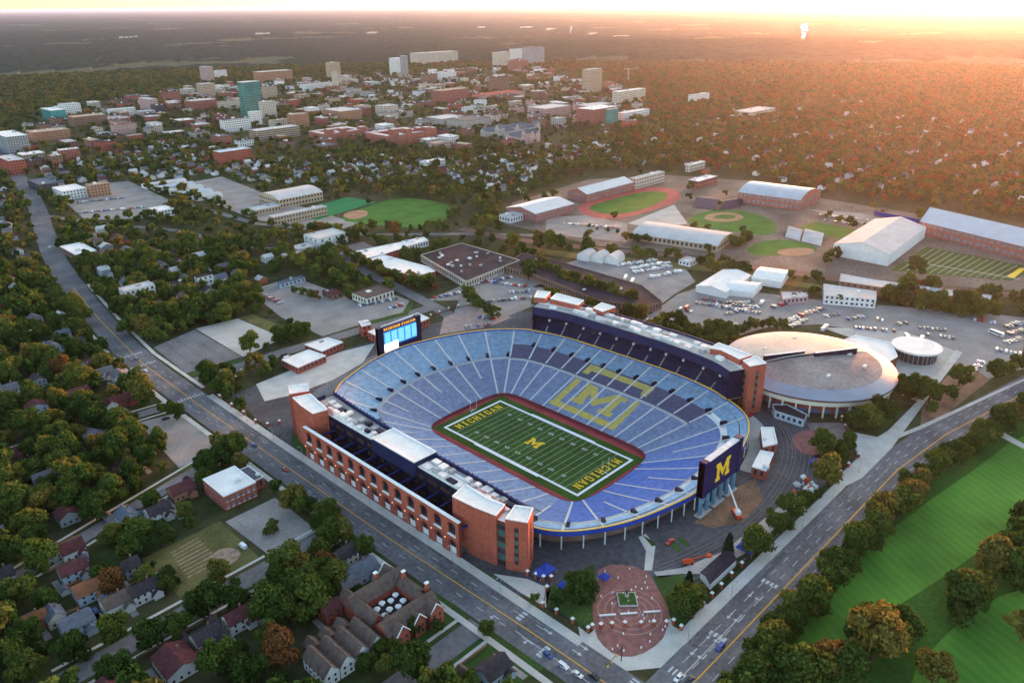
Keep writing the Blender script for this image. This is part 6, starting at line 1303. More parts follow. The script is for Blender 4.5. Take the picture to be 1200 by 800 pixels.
for kind, colr, p, a, lab in (('car', 'blue', (-133.8,-130.7), S_, 'dark blue car heading for the corner behind two white cars'), ('suv', 'white', (-133.9,-138.9), S_, 'white car waiting behind another at the corner'), ('car', 'white', (-133.3,-145.7), S_, 'second white car in the queue at the corner'), ('car', 'black', (-129.6,-150.8), S_, 'black car beside the white queue at the corner'), ('suv', 'blue', (-83.0,-178.1), W_d, 'dark blue car on the boulevard near the tree line'), ('car', 'white', (-107.9,-174.7), W_d, 'white car at the boulevard stop line'), ('car', 'black', (-106.0,-178.5), W_d, 'black car at the boulevard stop line'),
    ('pickup', 'red', (-40.4,-125.7), E_, 'dark red pickup on the asphalt below the rim'), ('truck', 'black', (-134.7,121.0), S_, 'dark truck with load on main street'), ('pickup', 'white', (-135.2,112.7), S_, 'white pickup right behind the dark truck'), ('car', 'blue', (-132.3,103.9), N_, 'small blue car beside the truck on main street'), ('car', 'red', (-134.0,66.6), S_, 'red car on main street by the arcade'), ('car', 'black', (-154.2,174.4), E_, 'black car alone in the grey corner lot'), ('car', 'black', (-97.4,240.2), E_, 'black car alone in the striped lot'), ('suv', 'grey', (-129.7,281.5), N_, 'grey car on main street near the striped lot'),
    ('car', 'white', (-133.5,255.4), N_, 'white car on main street beside the small trees'), ('car', 'red', (-232.8,-20.5), E_, 'red car in the driveway between two dark roofs'), ('suv', 'grey', (-192.5,186.9), E_, 'grey car on the leafy side street'), ('car', 'black', (-177.6,-34.1), E_, 'black car in the drive beside the slate roofed house'), ('car', 'blue', (-249.7,26.9), N_, 'small blue car in the drive of the orange roofed house'), ('car', 'white', (-238.2,-35.3), E_, 'white car hidden by the maroon roofed house'), ('van', 'white', (-184.0,20.8), N_, 'white van in the lot below the brick building'), ('pickup', 'red', (101.2,-91.1), E_, 'red pickup beside the brick stair tower'), ('car', 'silver', (-219.3,59.0), E_, 'silver car on the narrow street by the dry lawn'), ('suv', 'black', (-65.0,596.2), N_, 'black car far up main street'), ('car', 'red', (-27.2,842.9), N_, 'red car at the far end of main street'), ('car', 'white', (-73.9,653.0), N_, 'white car far up main street')):
    near_car(kind, colr, p, a, lab)
cr_ = random.Random(31)
def car_row(a, b, n_, ang, lot, fill=.9, cols=None, kinds=None, z=.06):
    a, b = Vector(a), Vector(b); k = 0; n_ = max(2, int((b-a).length/2.75)); ang = math.atan2((b-a).y, (b-a).x)+math.pi/2
    for i in range(n_):
        if cr_.random() > fill: continue
        p = a+(b-a)*(i+.5)/n_; kd = cr_.choice(kinds or ['car', 'car', 'suv', 'suv', 'pickup', 'van']); cl = cr_.choice(cols or ['white', 'white', 'silver', 'silver', 'black', 'grey', 'grey', 'red', 'blue', 'tan'])
        o = bpy.data.objects.new(NAMES[kd], car_mesh(kd, cl)); COL.objects.link(o); o.location = (p.x+cr_.uniform(-.3, .3), p.y+cr_.uniform(-.3, .3), z); o.rotation_euler.z = ang+(math.pi if cr_.random() < .5 else 0)+cr_.uniform(-.05, .05)
        tag(o, '%s %s, %s in the %s' % (cl, CATS[kd], nth(k), lot), CATS[kd], 'vehicles parked in the lots'); k += 1
ROWS = [((322.2,-114.9), (330.6,-134.4), 9, .2, 'row beyond the disc pavilion'), ((312.2,-124.7), (318.7,-144.2), 9, .2, 'second row beyond the disc pavilion'), ((369.4,-141.6), (374.2,-157.7), 8, .2, 'row by the depot trees'), ((315.4,-171.5), (319.1,-188.9), 8, .2, 'low row at the right edge'), ((285.3,-10.4), (317.5,-17.6), 9, .2, 'row by the pink workshop'), ((288.1,-78.2), (301.9,-106.0), 10, .2, 'row behind the arena annexe'), ((223.1,13.6), (227.7,-13.0), 10, .2, 'row under the bank trees'), ((180.9,153.3), (185.6,125.4), 8, .2, 'row by the stand corner'), ((105.1,219.1), (132.1,212.9), 8, .2, 'row at the school gate'),
 ((259.1,-33.5), (299.9,-38.1), 15, .6, 'row beyond the arena roof'), ((253.9,-41.2), (278.2,-43.2), 8, .6, 'short row against the arena roof'), ((244.3,10.4), (278.9,-0.4), 14, .6, 'row nearest the long bank'), ((256.5,20.7), (290.2,8.9), 13, .6, 'second row from the bank'), ((293.1,-50.8), (309.1,-56.7), 6, .6, 'short row left of the white office'), ((298.5,-39.5), (315.8,-43.5), 6, .6, 'upper short row left of the office'), ((301.1,-67.9), (317.1,-73.9), 6, .6, 'short row below the white office'), ((316.0,-84.0), (320.2,-93.9), 4, .6, 'short row right of the white office'), ((316.8,-101.2), (326.5,-106.3), 4, .6, 'small row by the grass island'),
 ((254.8,-170.6), (286.9,-171.9), 9, .2, 'row on the spur beside the drive'), ((368.8,-165.2), (390.9,-173.0), 7, .6, 'upper row at the right edge'), ((335.0,-173.8), (355.5,-181.4), 7, .6, 'middle row at the right edge'), ((354.3,-170.1), (370.8,-177.7), 6, .6, 'inner row at the right edge'),
 ((252.1,43.9), (266.2,-10.3), 16, 1.2, 'long row behind the navy stand'), ((263.9,46.9), (275.5,0.1), 13, 1.2, 'rear long row behind the navy stand'), ((228.1,45.5), (231.5,30.1), 5, 1.2, 'short row at the service road'), ((188.7,50.7), (191.0,37.3), 4, 1.2, 'row beside the service road bend'),
 ((152.9,221.6), (194.5,209.2), 14, .1, 'row along the school front'), ((170.3,213.4), (186.2,174.8), 14, 2.0, 'row under the big round tree'), ((130.4,178.9), (166.1,156.2), 13, .3, 'row by the navy stand end'), ((100.6,157.2), (108.4,143.0), 6, .3, 'row beside the pink plaza'), ((78.0,148.4), (95.9,137.2), 7, .3, 'row on the rim walk'), ((161.4,181.2), (176.6,168.0), 6, .3, 'row below the round tree'),
 ((48.3,252.2), (83.5,242.5), 7, 1.0, 'row by the cream hall'), ((62.1,228.2), (78.1,226.1), 4, 1.0, 'lower row by the cream hall'), ((6.4,342.7), (6.2,307.2), 5, .6, 'row by the blue container'), ((33.4,323.6), (37.4,299.1), 4, .6, 'loose row on the big grey lot'), ((-52.2,207.3), (-52.6,190.0), 6, .6, 'row beside the ticket house'),
 ((0.2,868.5), (82.5,836.7), 14, .3, 'row near the market'), ((2.6,796.3), (75.4,763.0), 12, .3, 'lower row near the market'), ((378.3,303.7), (405.6,239.0), 8, .9, 'row on the gym car park'), ((616.9,99.6), (629.3,42.9), 9, .9, 'row by the blue screen fence'), ((596.7,85.1), (600.2,46.1), 6, .9, 'lower row by the blue screen fence'), ((130.1,400.4), (120.5,324.9), 7, .3, 'row behind the brick school')]
for a, b, n_, ang, lot in ROWS: car_row(a, b, n_, ang, lot)
for k, (a, b) in enumerate((((287.3,142.7), (333.7,124.6)), ((282.6,132.2), (327.2,115.3)), ((288.7,157.3), (332.2,138.9)), ((279.9,112.4), (319.1,100.2)))): car_row(a, b, 11, .9, '%s yard row of pale vehicles by the arched sheds' % nth(k), .9, ['white', 'white', 'silver'], ['van', 'suv', 'pickup', 'van'])
for p, a, lab in (((263.2,126.9), .5, 'white bus parked in the works yard'), ((259.5,116.3), .5, 'second white bus in the works yard'), ((293.7,-117.2), .6, 'white bus by the grass island at the arena'), ((348.5,-163.9), 1.2, 'white and blue coach near the right edge'), ((269.2,-63.0), .1, 'long white trailer behind the arena roof')):
    o = bpy.data.objects.new('bus', car_mesh('bus', 'white')); COL.objects.link(o); o.location = (*p, .06); o.rotation_euler.z = a; tag(o, lab, 'bus', 'buses')
for p, a, cl, lab in (((288.9,0.9), .2, 'white', 'white lorry among the cars behind the navy stand'), ((234.7,41.3), .3, 'red', 'red lorry behind the navy stand'), ((249.8,160.3), .4, 'white', 'white lorry by the long dark roof'), ((299.4,-125.8), .2, 'white', 'white lorry near the disc pavilion'), ((79.3,-145.3), 1.0, 'black', 'black trailer by the blue tent')):
    o = bpy.data.objects.new('truck', car_mesh('truck', cl)); COL.objects.link(o); o.location = (*p, .06); o.rotation_euler.z = a; tag(o, lab, 'truck')
# portable clutter by the north plaza and works yard
for i in range(26):
    A, B = Vector((22.1,-155.6)), Vector((55.5,-151.4)); p = A.lerp(B, br2.random())+Vector((br2.uniform(-6, 6), br2.uniform(-6, 6))); s_ = br2.uniform(.6, 1.6)
    tag(MB().box(-s_, -s_*.7, 0, s_, s_*.7, br2.uniform(.8, 2.2)).box(-s_*.4, -s_*.3, 0, s_*.4, s_*.3, 2.4).build('equipment_crate', br2.choice([M_white, M_hvac, M_blue, M_grey, M_lift]), None, (*p, .05), br2.uniform(0, 3)), '%s crate of event gear on the walk below the arena' % nth(i), 'crate', 'event gear crates')
crn = thing('tower_crane', 'thin tower crane standing over the distant eastern trees', 'crane', (*(1886.4,1325.8), 0)); _h = 45.1
MB().box(-1.2, -1.2, 0, 1.2, 1.2, _h).build('mast', M_grey, crn); MB().box(-22, -.8, _h-3, 55, .8, _h-1.4).build('jib', M_grey, crn)

# ------------------------------------------------------------------ trees
def foliage(name, stops, trans=.25):
    m = bpy.data.materials.new(name); m.use_nodes = True; n_ = m.node_tree.nodes; l = m.node_tree.links; n_.remove(n_['Principled BSDF']); out = n_['Material Output']
    oi = n_.new('ShaderNodeObjectInfo'); g = n_.new('ShaderNodeNewGeometry'); r = n_.new('ShaderNodeValToRGB')
    el = r.color_ramp.elements
    while len(el) < len(stops): el.new(.5)
    for e, (p, c) in zip(el, stops): e.position = p; e.color = (*c, 1)
    l.new(oi.outputs['Random'], r.inputs[0])
    mr = n_.new('ShaderNodeMapRange'); mr.inputs[3].default_value = .55; mr.inputs[4].default_value = 1.5; l.new(g.outputs['Random Per Island'], mr.inputs[0])
    v = n_.new('ShaderNodeVectorMath'); v.operation = 'SCALE'; l.new(r.outputs[0], v.inputs[0]); l.new(mr.outputs[0], v.inputs['Scale'])
    d = n_.new('ShaderNodeBsdfDiffuse'); t = n_.new('ShaderNodeBsdfTranslucent'); mx = n_.new('ShaderNodeMixShader'); mx.inputs[0].default_value = trans
    l.new(v.outputs[0], d.inputs[0]); l.new(v.outputs[0], t.inputs[0]); l.new(d.outputs[0], mx.inputs[1]); l.new(t.outputs[0], mx.inputs[2]); l.new(mx.outputs[0], out.inputs[0]); return m
GREEN = [(0, (.034, .060, .015)), (.32, (.050, .084, .018)), (.62, (.076, .106, .022)), (.86, (.118, .130, .028)), (.97, (.150, .122, .030)), (1, (.150, .066, .025))]
GLOW_TINT = [(0, (0.058, 0.065, 0.018)), (.35, (0.111, 0.094, 0.023)), (.65, (0.163, 0.101, 0.026)), (.9, (0.195, 0.081, 0.026)), (1, (0.169, 0.052, 0.023))]  # sun flare and haze glow on the eastern trees, put into leaf colour
M_leaf = foliage('leaves', GREEN)
M_glow_leaf = foliage('glow_tinted_leaves', GLOW_TINT)
M_pine = foliage('needles', [(0, (.012, .026, .012)), (1, (.022, .04, .018))], .1)
M_bark = mat('bark', (.055, .042, .032), .95)
def crown_mesh(seed, lobes, per, leaf, core=True, conic=False, flat=.8):
    """leaf-sized faces spread over a crown of uneven lobes, radius about 1, standing on z = 0.3"""
    r = np.random.default_rng(seed); V, F = [], []
    cs = []
    for i in range(lobes):
        if conic:
            z = .2+1.9*(i+.5)/lobes; R_ = .62*(1-(z-.2)/2.05)+.1; a = r.uniform(0, 6.28); cs.append((np.array([math.cos(a)*.12*R_, math.sin(a)*.12*R_, z]), R_, .5*R_))
        else:
            a = r.uniform(0, 6.28); rad = 0 if i == 0 else r.uniform(.25, .80); z = 1.0+(.40 if i == 0 else r.uniform(-.55, .62)); R_ = r.uniform(.24, .50) if i else .55
            cs.append((np.array([rad*math.cos(a), rad*math.sin(a), z]), R_, R_*flat*r.uniform(.85, 1.1)))
    for c, R_, Rz in cs:
        d = r.normal(size=(per, 3)); d /= np.linalg.norm(d, axis=1, keepdims=True); d[:, 2] = np.where(d[:, 2] < -.55, -d[:, 2], d[:, 2])
        pos = c+d*np.array([R_, R_, Rz])*r.uniform(.62, 1.18, (per, 1))
        nrm = d+r.normal(size=(per, 3))*.55; nrm /= np.linalg.norm(nrm, axis=1, keepdims=True)
        up = r.normal(size=(per, 3)); t = np.cross(nrm, up); t /= np.linalg.norm(t, axis=1, keepdims=True); b = np.cross(nrm, t)
        s = leaf*r.uniform(.6, 1.35, (per, 1)); q = r.uniform(.6, 1, (per, 1))
        for k in range(per):
            i = len(V); tt_, bb = t[k]*s[k], b[k]*s[k]*q[k]; V += [pos[k]-tt_-bb*.6, pos[k]+tt_*.8-bb, pos[k]+tt_+bb*.7, pos[k]-tt_*.7+bb]; F.append((i, i+1, i+2, i+3))
        if core:   # shaded heart of the lobe
            i = len(V); K = 6
            for zz, rr in ((-.7, .55), (0, .82), (.62, .55)):
                for k in range(K): a = 6.283*k/K+zz; V.append(c+np.array([math.cos(a)*rr*R_*.8, math.sin(a)*rr*R_*.8, zz*Rz*.85]))
            for j in range(2):
                for k in range(K): F.append((i+j*K+k, i+j*K+(k+1) % K, i+(j+1)*K+(k+1) % K, i+(j+1)*K+k))
            F.append(tuple(i+2*K+k for k in range(K))); F.append(tuple(i+K-1-k for k in range(K)))
    me = bpy.data.meshes.new('crown'); me.from_pydata([tuple(map(float, p)) for p in V], [], F); return me
def trunk_mesh(seed):
    r = random.Random(seed); mb = MB(); mb.tube((0, 0, 0), (.02, .01, .7), .085, .06, 7)
    for k in range(4): a = k*1.6+r.random(); mb.tube((.02, .01, .6), (.4*math.cos(a), .4*math.sin(a), 1.15+.2*r.random()), .045, .015, 5)
    me = bpy.data.meshes.new('trunk'); me.from_pydata(mb.v, [], mb.f); me.materials.append(M_bark); return me
NEAR = [crown_mesh(100+i, 17, 250, .068) for i in range(7)]; MID = [crown_mesh(200+i, 11, 48, .14) for i in range(6)]; FAR = [crown_mesh(300+i, 7, 14, .26) for i in range(5)]
PINE = [crown_mesh(400+i, 11, 120, .10, True, True) for i in range(2)]
FAR_GLOW = [me.copy() for me in FAR]
for me in NEAR+MID+FAR: me.materials.append(M_leaf)
for me in FAR_GLOW: me.materials.append(M_glow_leaf)
for me in PINE: me.materials.append(M_pine)
TRUNK = [trunk_mesh(i) for i in range(3)]
tr = random.Random(12); trees = []    # x, y, radius, height, kind
def add_tree(x, y, r=5.0, h=None, kind='d'): trees.append((x, y, r, h or r*tr.uniform(1.9, 2.5), kind))
# trees that stand alone, most picked as image pixels and unprojected to ground
for (x, y), r in (((-100.7,-121.9), 7.5), ((-101.3,-116.6), 5), ((-78.2,-157.4), 6.2), ((-71.1,-157.5), 5.5), ((-75.6,-152.7), 4.5), ((87.7,-143.5), 7.5), ((-143.7,8.9), 6), ((-150.5,3.9), 5), ((-150, 168), 5.5), ((-149, 120), 4), ((-143.0,-105.1), 3.5), ((-178.4,-100.9), 7.5),
                  ((136.6,-149.2), 8), ((146.5,-153.6), 7.5), ((128.9,-144.1), 6.5), ((186.6,-153.4), 7.5), ((202.2,-156.0), 7), ((192.1,-166.2), 7.5), ((192.0,-145.0), 6), ((233.9,-171.4), 6.5), ((207.8,-172.6), 5), ((179.2,-172.5), 4.5), ((261.6,-185.7), 6), ((273.5,-190.5), 6), ((287.4,-193.4), 6), ((298.9,-197.5), 6),
                  ((199.5,192.6), 8.5), ((-142.7,0.7), 4), ((-150, 84), 4.2), ((-149, 50), 3.6), ((-168.5,19.9), 4), ((-145.9,21.8), 4.5), ((-115.7,-106.1), 2.6), ((-111.7,-114.9), 3),
                  ((-153.2,-77.3), 3), ((-155.9,-88.8), 3), ((-162.6,-83.2), 4), ((-180.2,-82.2), 4), ((-188.2,-84.6), 4), ((-183.7,-92.3), 4), ((-169.6,-36.9), 6.5), ((-171.5,-26.8), 6), ((-166.7,-25.1), 5.5), ((-146.8,-17.5), 3), ((-166.3,-48.3), 3)): add_tree(x, y, r)
for x, y in ((-29.2,-150.4), (-65.1,-151.5), (-82.2,200.5), (-72.9,205.2), (-77.9,185.6), (-67.9,191.3)): add_tree(x, y, 4.0, 11, 'p')
tl = random.Random(8)
for pts, r0, r1, step in (([(-98.4,-187.6),(-79.3,-185.9),(-52.2,-184.7),(-27.6,-186.2),(-9.8,-186.7),(13.1,-185.9),(39.3,-186.3),(59.8,-186.8),(81.0,-186.7)], 6.5, 9.5, 7.5), ([(81.0,-186.7),(109.6,-187.7),(127.3,-189.5),(150.9,-194.0),(171.3,-198.2)], 5.5, 9, 8.5), ([(-91.8,-188.5),(-66.2,-186.3),(-39.0,-185.8)], 5, 8, 9), ([(174.6,-197.2),(214.1,-203.1),(238.7,-209.1),(270.8,-216.5)], 5, 7.5, 9), ([(216.8,104.4),(219.2,135.4),(222.0,179.3),(221.6,206.6)], 4, 6, 6), ([(211.5,-16.3),(233.9,-22.3),(244.0,-41.1)], 3, 4.5, 5),
                          ([(237.5,213.3),(214.3,161.9),(211.9,119.7),(212.1,77.9)], 4, 6, 6), ([(123.8,380.3),(116.5,333.4),(111.8,273.5),(118.7,244.6)], 4, 6, 6.5), ([(131.7,206.7),(114.3,171.7),(110.2,146.8)], 4, 5.5, 6), ([(334.1,-48.1),(343.0,-69.9)], 3, 4.5, 8), ([(388.3,-81.6),(377.4,-113.1),(394.9,-140.8)], 5, 8, 7), ([(369.6,-74.1),(365.4,-100.1),(366.2,-129.8),(384.8,-149.9)], 5, 7.5, 8), ([(-114.8,335.1),(-88.2,333.1),(-57.7,328.2),(-12.5,340.2)], 6, 8.5, 7.5), ([(-103.5,355.1),(-73.2,350.8),(-36.8,347.5),(-2.5,335.8)], 6, 8, 8), ([(315.0,-14.9),(344.6,-24.4)], 2.5, 4, 7), ([(27.0,320.4),(34.0,289.8)], 3, 5, 8), ([(120.3,271.4),(128.1,248.5)], 4, 5, 6), ([(380.6,266.7),(386.7,216.5)], 2, 3, 11), ([(374.2,184.5),(366.0,203.4)], 4, 5.5, 6), ([(425.6,103.8),(460.0,104.8)], 4, 5.5, 6), ([(594.7,63.7),(582.6,32.1)], 3.5, 5, 10)):
    for p in resample(pts, step): add_tree(p[0]+tl.uniform(-2.5, 2.5)-(3 if p[1] < -175 else 0), p[1]+tl.uniform(-2.5, 2.5)-(8 if p[1] < -175 else 0), tl.uniform(r0, r1)*(.85 if p[1] < -175 else 1))
for (x, y), r in (((36.8,-253.8), 10), ((37.7,-245.1), 9), ((54.7,-247.6), 8), ((72.1,-248.0), 8), ((89.0,-244.7), 7), ((2.0,-241.6), 9), ((13.9,-241.5), 8), ((-48.7,-224.3), 11), ((-44.4,-219.2), 9), ((-41.9,-228.3), 8), ((-27.0,-229.5), 7), ((-67.6,-213.8), 8), ((-67.1,-220.3), 8), ((-77.2,-209.8), 8), ((-80.8,-203.0), 8), ((-43.3,-245.3), 7), ((0.1,-265.8), 8)): add_tree(x, y, r)
NTRACED = len(trees)
# canopy of the residential streets: jittered grid, skipping streets, lots and houses
golf = [(-96, -196), (100, -197), (165, -206), (420, -262), (900, -370), (900, -900), (-96, -900)]
EAST_OPEN = [(185.6,200.4),(267.7,231.4),(341.5,48.9),(429.7,-163.8),(261.0,-232.8),(127.9,-169.5),(115.8,-95.0),(206.9,-18.9),(186.5,99.5)]
OPEN = [golf, PREC, EAST_OPEN, [(25.4,238.3),(101.0,223.6),(76.0,166.8),(6.8,172.0),(-70.5,177.6),(-87.0,195.3),(-48.5,214.8)], [(-4.7,354.8),(53.2,363.3),(58.5,292.8),(47.3,214.7),(-11.5,213.8),(-13.2,274.4)]]
CITY = INZ[0][0]
HALLS = [(293.0,325.3),(415.6,440.4),(614.0,473.1),(773.4,394.8),(782.9,281.1),(746.1,146.4),(752.8,27.3),(739.0,-140.8),(458.4,-194.8),(387.4,-37.1),(357.0,124.8),(322.5,207.8)]
NLOTS = [(-2.1,351.9),(168.9,644.8),(193.0,951.5),(317.2,628.9),(391.8,489.7),(315.7,327.3),(267.7,231.4),(176.8,191.9),(90.4,188.5),(23.0,205.1),(-33.6,240.0)]
def scatter(x0, y0, x1, y1, sp, rr, keep, dmin, dmax):
    xs = np.arange(x0, x1, sp); ys = np.arange(y0, y1, sp); g = np.random.default_rng(int(sp*100))
    X, Y = np.meshgrid(xs, ys); P_ = np.stack([X.ravel(), Y.ravel()], 1); P_ += g.uniform(-.45, .45, P_.shape)*sp
    M = np.array(_Mi); q = P_[:, :1]*M[0, :3].reshape(1, 3)[:, :1]*0
    H = np.concatenate([P_, np.full((len(P_), 1), 6.0), np.ones((len(P_), 1))], 1)@M.T
    dz = -H[:, 2]; ok = dz > 10; u_ = .5+.7658*H[:, 0]/np.where(ok, dz, 1); v_ = .5+1.149*H[:, 1]/np.where(ok, dz, 1)
    dist = np.hypot(P_[:, 0]-CAM.x, P_[:, 1]-CAM.y); ok &= (u_ > -.10) & (u_ < 1.10) & (v_ > -.12) & (v_ < 1.1) & (dist >= dmin) & (dist < dmax)
    P_ = P_[ok]; fr = g.random(len(P_))
    dens = np.full(len(P_), keep)
    for o_ in OPEN: dens[inside(P_, o_)] = 0
    dens[inside(P_, CITY)] *= .36; dens[inside(P_, HALLS)] *= .05; dens[inside(P_, NLOTS)] *= .38
    cl = np.array([mnoise.noise((float(p[0])*.006, float(p[1])*.006, 3.0)) for p in P_]); dens = dens*(1+cl*.55)
    P_ = P_[fr < dens]; P_ = P_[~blocked(P_)]
    return P_, g
P1, g1_ = scatter(-800, -400, 1200, 1400, 9.2, 5, .95, 0, 900)
for p in P1: add_tree(float(p[0]), float(p[1]), float(np.clip(g1_.normal(5.3, 1.5), 2.2, 8.6)))
# the largest in the picture are single trees, the others one mass
def big(t): return t[2]*(t[3]+4)/max(1, (Vector((t[0], t[1], 5))-CAM).length_squared)
vis = [t for t in trees if in_view(t[0], t[1], .0)]; hid = [t for t in trees if not in_view(t[0], t[1], .0)]
vis.sort(key=big, reverse=True); ONE, REST = vis[:300], vis[300:]+hid
lab_n = {}; TONE = ['dark green', 'mid green', 'olive', 'yellowish', 'rusty']
ONE.sort(key=lambda t: min((t[0]-l_[0])**2+(t[1]-l_[1])**2 for l_ in LAND))
for k, (x, y, r, h, kind) in enumerate(ONE):
    l_ = min(LAND, key=lambda q: (x-q[0])**2+(y-q[1])**2); sz = 'conifer' if kind == 'p' else 'big tree' if r > 6.3 else 'tree' if r > 4 else 'small tree'
    i_ = lab_n.get((sz, l_[2]), 0); lab_n[(sz, l_[2])] = i_+1
    t = thing('conifer_tree' if kind == 'p' else 'deciduous_tree', '%s %s out from %s' % (nth(i_), sz, l_[2]), 'tree', (x, y, 0), tr.uniform(0, 6.28), 'trees around the stadium')
    c = bpy.data.objects.new('crown', (PINE if kind == 'p' else NEAR)[k % (2 if kind == 'p' else 7)]); COL.objects.link(c); c.parent = t; c.scale = (r, r, h/1.9)
    b = bpy.data.objects.new('trunk', TRUNK[k % 3]); COL.objects.link(b); b.parent = t; b.scale = (r*.8, r*.8, h/1.9)
vc = {}
def variants(name, meshes):
    c = bpy.data.collections.new(name)
    for me in meshes: c.objects.link(bpy.data.objects.new(name, me))
    return c
def mass(name, pts, meshes, label):
    """one object: a cloud of points, each carrying one of the tree shapes"""
    me = bpy.data.meshes.new(name); me.from_pydata([(p[0], p[1], p[4] if len(p) > 4 else -.2) for p in pts], [], []); g = np.random.default_rng(3)
    a = me.attributes.new('sc', 'FLOAT_VECTOR', 'POINT'); a.data.foreach_set('vector', np.array([(p[2], p[2], p[3]/1.9) for p in pts], np.float32).ravel())
    a = me.attributes.new('ro', 'FLOAT', 'POINT'); a.data.foreach_set('value', g.uniform(0, 6.28, len(pts)).astype(np.float32))
    a = me.attributes.new('ix', 'INT', 'POINT'); a.data.foreach_set('value', g.integers(0, len(meshes), len(pts)).astype(np.int32))
    o = bpy.data.objects.new(name, me); COL.objects.link(o)
    ng = bpy.data.node_groups.new(name, 'GeometryNodeTree'); ng.interface.new_socket('Geometry', in_out='INPUT', socket_type='NodeSocketGeometry'); ng.interface.new_socket('Geometry', in_out='OUTPUT', socket_type='NodeSocketGeometry')
    N_ = ng.nodes; l = ng.links; gi = N_.new('NodeGroupInput'); go = N_.new('NodeGroupOutput'); ci = N_.new('GeometryNodeCollectionInfo'); ci.inputs[0].default_value = variants(name+'_shape', meshes); ci.inputs['Separate Children'].default_value = True
    ip = N_.new('GeometryNodeInstanceOnPoints'); ip.inputs['Pick Instance'].default_value = True
    def attr(nm, ty): q = N_.new('GeometryNodeInputNamedAttribute'); q.data_type = ty; q.inputs[0].default_value = nm; return q.outputs[0]
    cx = N_.new('ShaderNodeCombineXYZ'); l.new(attr('ro', 'FLOAT'), cx.inputs[2]); l.new(cx.outputs[0], ip.inputs['Rotation']); l.new(attr('sc', 'FLOAT_VECTOR'), ip.inputs['Scale']); l.new(attr('ix', 'INT'), ip.inputs['Instance Index'])
    mtp = N_.new('GeometryNodeMeshToPoints'); l.new(gi.outputs[0], mtp.inputs[0]); l.new(mtp.outputs[0], ip.inputs[0]); l.new(ci.outputs[0], ip.inputs['Instance']); l.new(ip.outputs[0], go.inputs[0])
    md = o.modifiers.new('scatter', 'NODES'); md.node_group = ng
    return tag(o, label, 'trees', None, 'stuff')
mass('woodland', [(t[0], t[1], t[2], t[3]) for t in REST], MID, 'mass of green street trees across the residential quarters')
P2, g2_ = scatter(-900, -700, 2200, 2400, 12.5, 5, .82, 900, 1750)
P3, g3_ = scatter(-1200, -900, 4300, 4400, 16.5, 5, .86, 1750, 3750)
pts = [(float(p[0]), float(p[1]), float(r), float(r*1.8)) for p, r in zip(P2, np.clip(g2_.normal(5.2, 1.3, len(P2)), 2.5, 8.5))]
pts += [(float(p[0]), float(p[1]), float(r), float(r*1.5)) for p, r in zip(P3, np.clip(g3_.normal(6.8, 1.6, len(P3)), 3, 11))]
def easterly(p):   # chance grows eastward: which trees carry sunrise glow in their leaf colour
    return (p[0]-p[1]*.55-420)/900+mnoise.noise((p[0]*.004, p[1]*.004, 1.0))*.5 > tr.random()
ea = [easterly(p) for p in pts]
mass('distant_woodland', [p for p, e in zip(pts, ea) if not e], FAR, 'far canopy of green trees around the city centre')
mass('glow_tinted_woodland', [p for p, e in zip(pts, ea) if e], FAR_GLOW, 'far canopy of trees coloured by painted sunrise glow on the eastern hillside')
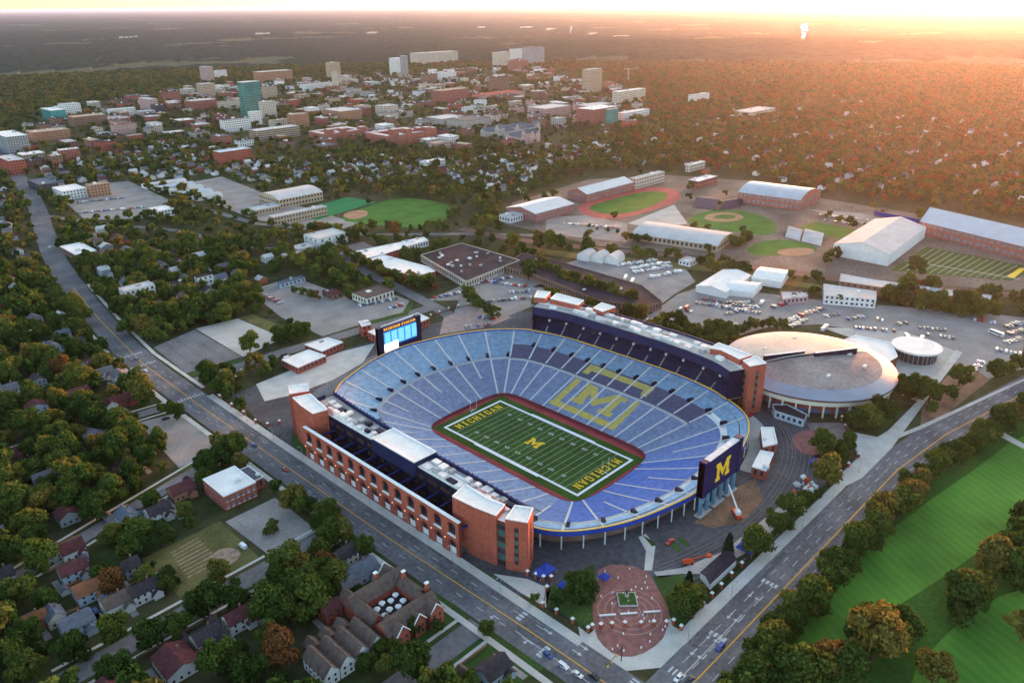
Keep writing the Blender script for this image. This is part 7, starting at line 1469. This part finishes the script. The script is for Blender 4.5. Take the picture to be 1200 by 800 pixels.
# bushes and hedges as small trees along the bank
# ------------------------------------------------------------------ far country: rolling wooded land out to the horizon
def far_land():
    na, nr_ = 420, 270; a0, a1 = .794-.75, .794+.75; r0, r1 = 3500.0, 140000.0; V, F, MI = [], [], []
    for j in range(nr_+1):
        r = r0*(r1/r0)**(j/nr_)
        for i in range(na+1):
            a = a0+(a1-a0)*i/na; x, y = CAM.x+r*math.sin(a), CAM.y+r*math.cos(a)
            hill = mnoise.noise((x*.00028, y*.00028, 1.7))*38+mnoise.noise((x*.0009, y*.0009, 5.1))*12
            ridge = 30*math.exp(-((r-4700)/700)**2)*max(0, min(1, (a-.80)/.12))
            opn = mnoise.noise((x*.0011, y*.0013, 9.0))+.6*mnoise.noise((x*.004, y*.004, 2.0)); fade = min(1, (r-r0)/900)
            can = (9+5*mnoise.noise((x*.021, y*.021, 4.0))+3.5*mnoise.noise((x*.05, y*.05, 8.0)))*(1 if opn < .42 else .05)
            V.append((x, y, max(-.0, (hill*fade*.8+ridge))+can*min(1, fade*3)+.3)); MI.append(opn)
    W_ = na+1
    for j in range(nr_):
        for i in range(na): k = j*W_+i; F.append((k, k+1, k+W_+1, k+W_))
    me = bpy.data.meshes.new('distant_forest'); me.from_pydata(V, [], F)
    at = me.attributes.new('open', 'FLOAT', 'POINT'); at.data.foreach_set('value', np.array(MI, np.float32))
    m = bpy.data.materials.new('far_wood'); m.use_nodes = True; n_ = m.node_tree.nodes; l = m.node_tree.links; b = n_['Principled BSDF']; b.inputs['Roughness'].default_value = 1; b.inputs['Specular IOR Level'].default_value = 0
    an = n_.new('ShaderNodeAttribute'); an.attribute_name = 'open'; g = n_.new('ShaderNodeNewGeometry'); t = n_.new('ShaderNodeTexNoise'); t.inputs['Scale'].default_value = .02; t.inputs['Detail'].default_value = 5; l.new(g.outputs['Position'], t.inputs['Vector'])
    r1_ = n_.new('ShaderNodeValToRGB'); r1_.color_ramp.elements[0].position = .35; r1_.color_ramp.elements[1].position = .68; r1_.color_ramp.elements[0].color = (.012, .027, .022, 1); r1_.color_ramp.elements[1].color = (.034, .05, .038, 1); l.new(t.outputs[0], r1_.inputs[0])
    mr = n_.new('ShaderNodeMapRange'); mr.inputs[1].default_value = .40; mr.inputs[2].default_value = .46; l.new(an.outputs['Fac'], mr.inputs[0]); mx = n_.new('ShaderNodeMix'); mx.data_type = 'RGBA'; l.new(mr.outputs[0], mx.inputs[0]); l.new(r1_.outputs[0], mx.inputs[6]); mx.inputs[7].default_value = (.085, .095, .06, 1); l.new(mx.outputs[2], b.inputs['Base Color'])
    me.materials.append(m); o = bpy.data.objects.new('distant_forest', me); COL.objects.link(o); tag(o, 'rolling wooded country with pale clearings out to the horizon', 'forest', None, 'stuff')
far_land()
# pale roofs and a steaming plant in the far country
frr = random.Random(3)
for k, (u0, v0) in enumerate(((2533.1,7253.4), (3622.4,6870.3), (4283.4,6051.0), (6085.0,6474.6), (6281.6,6012.0), (5950.1,5342.0), (5073.2,4082.6), (4632.8,3482.9), (4003.2,1834.5), (4098.5,1685.1))):
    h_ = frr.uniform(9, 13); mb = MB(); 
    for q in range(4): x_ = q*38+frr.uniform(-8, 8); mb.box(x_, -20+q*9, 0, x_+30, q*9+frr.uniform(0, 12), h_+frr.uniform(8, 12))
    tag(mb.build('distant_building', frr.choice([WALL['white'], ROOF['pale'], WALL['beige']]), None, (u0, v0, 0), frr.uniform(-.6, .2)), '%s pale far off building from the west, beyond the city woods' % nth(k), 'building', 'far off pale buildings')
def plume(p, h, label):
    g = np.random.default_rng(int(h)); V, F = [], []
    for q in range(26):
        f_ = (q+.5)/26; c = np.array([f_*h*.35+g.normal()*h*.04, g.normal()*h*.04, f_*h]); R_ = h*(.03+.09*f_)*g.uniform(.7, 1.3); i0 = len(V)
        for a in range(7):
            for b in range(10): th, ph_ = math.pi*a/6, 6.2832*b/10; rr = R_*(1+.25*g.normal()*.5); V.append(tuple(map(float, c+rr*np.array([math.sin(th)*math.cos(ph_), math.sin(th)*math.sin(ph_), math.cos(th)]))))
        for a in range(6):
            for b in range(10): F.append((i0+a*10+b, i0+(a+1)*10+b, i0+(a+1)*10+(b+1) % 10, i0+a*10+(b+1) % 10))
    me = bpy.data.meshes.new('steam_plume'); me.from_pydata(V, [], F); me.materials.append(mat('steam', (.85, .85, .85), 1)); o = bpy.data.objects.new('steam_plume', me); COL.objects.link(o); o.location = (*p, 12); tag(o, label, 'steam', None, 'stuff')
plume((4043.9,1770.7), 110, 'white steam plume rising beyond the eastern woods'); plume((5151.1,4350.7), 50, 'thin white steam plume far behind the city centre')
# ------------------------------------------------------------------ haze
hz = bpy.data.materials.new('haze_air'); hz.use_nodes = True; n_ = hz.node_tree.nodes; n_.remove(n_['Principled BSDF']); pv = n_.new('ShaderNodeVolumePrincipled'); pv.inputs['Color'].default_value = (.62, .66, .92, 1); pv.inputs['Density'].default_value = 1.5e-5; pv.inputs['Anisotropy'].default_value = .75
hz.node_tree.links.new(pv.outputs[0], n_['Material Output'].inputs['Volume'])
ho = MB().box(-230000, -230000, -14.2, 230000, 230000, 300, bottom=True).build('haze', hz); ho['kind'] = 'stuff'
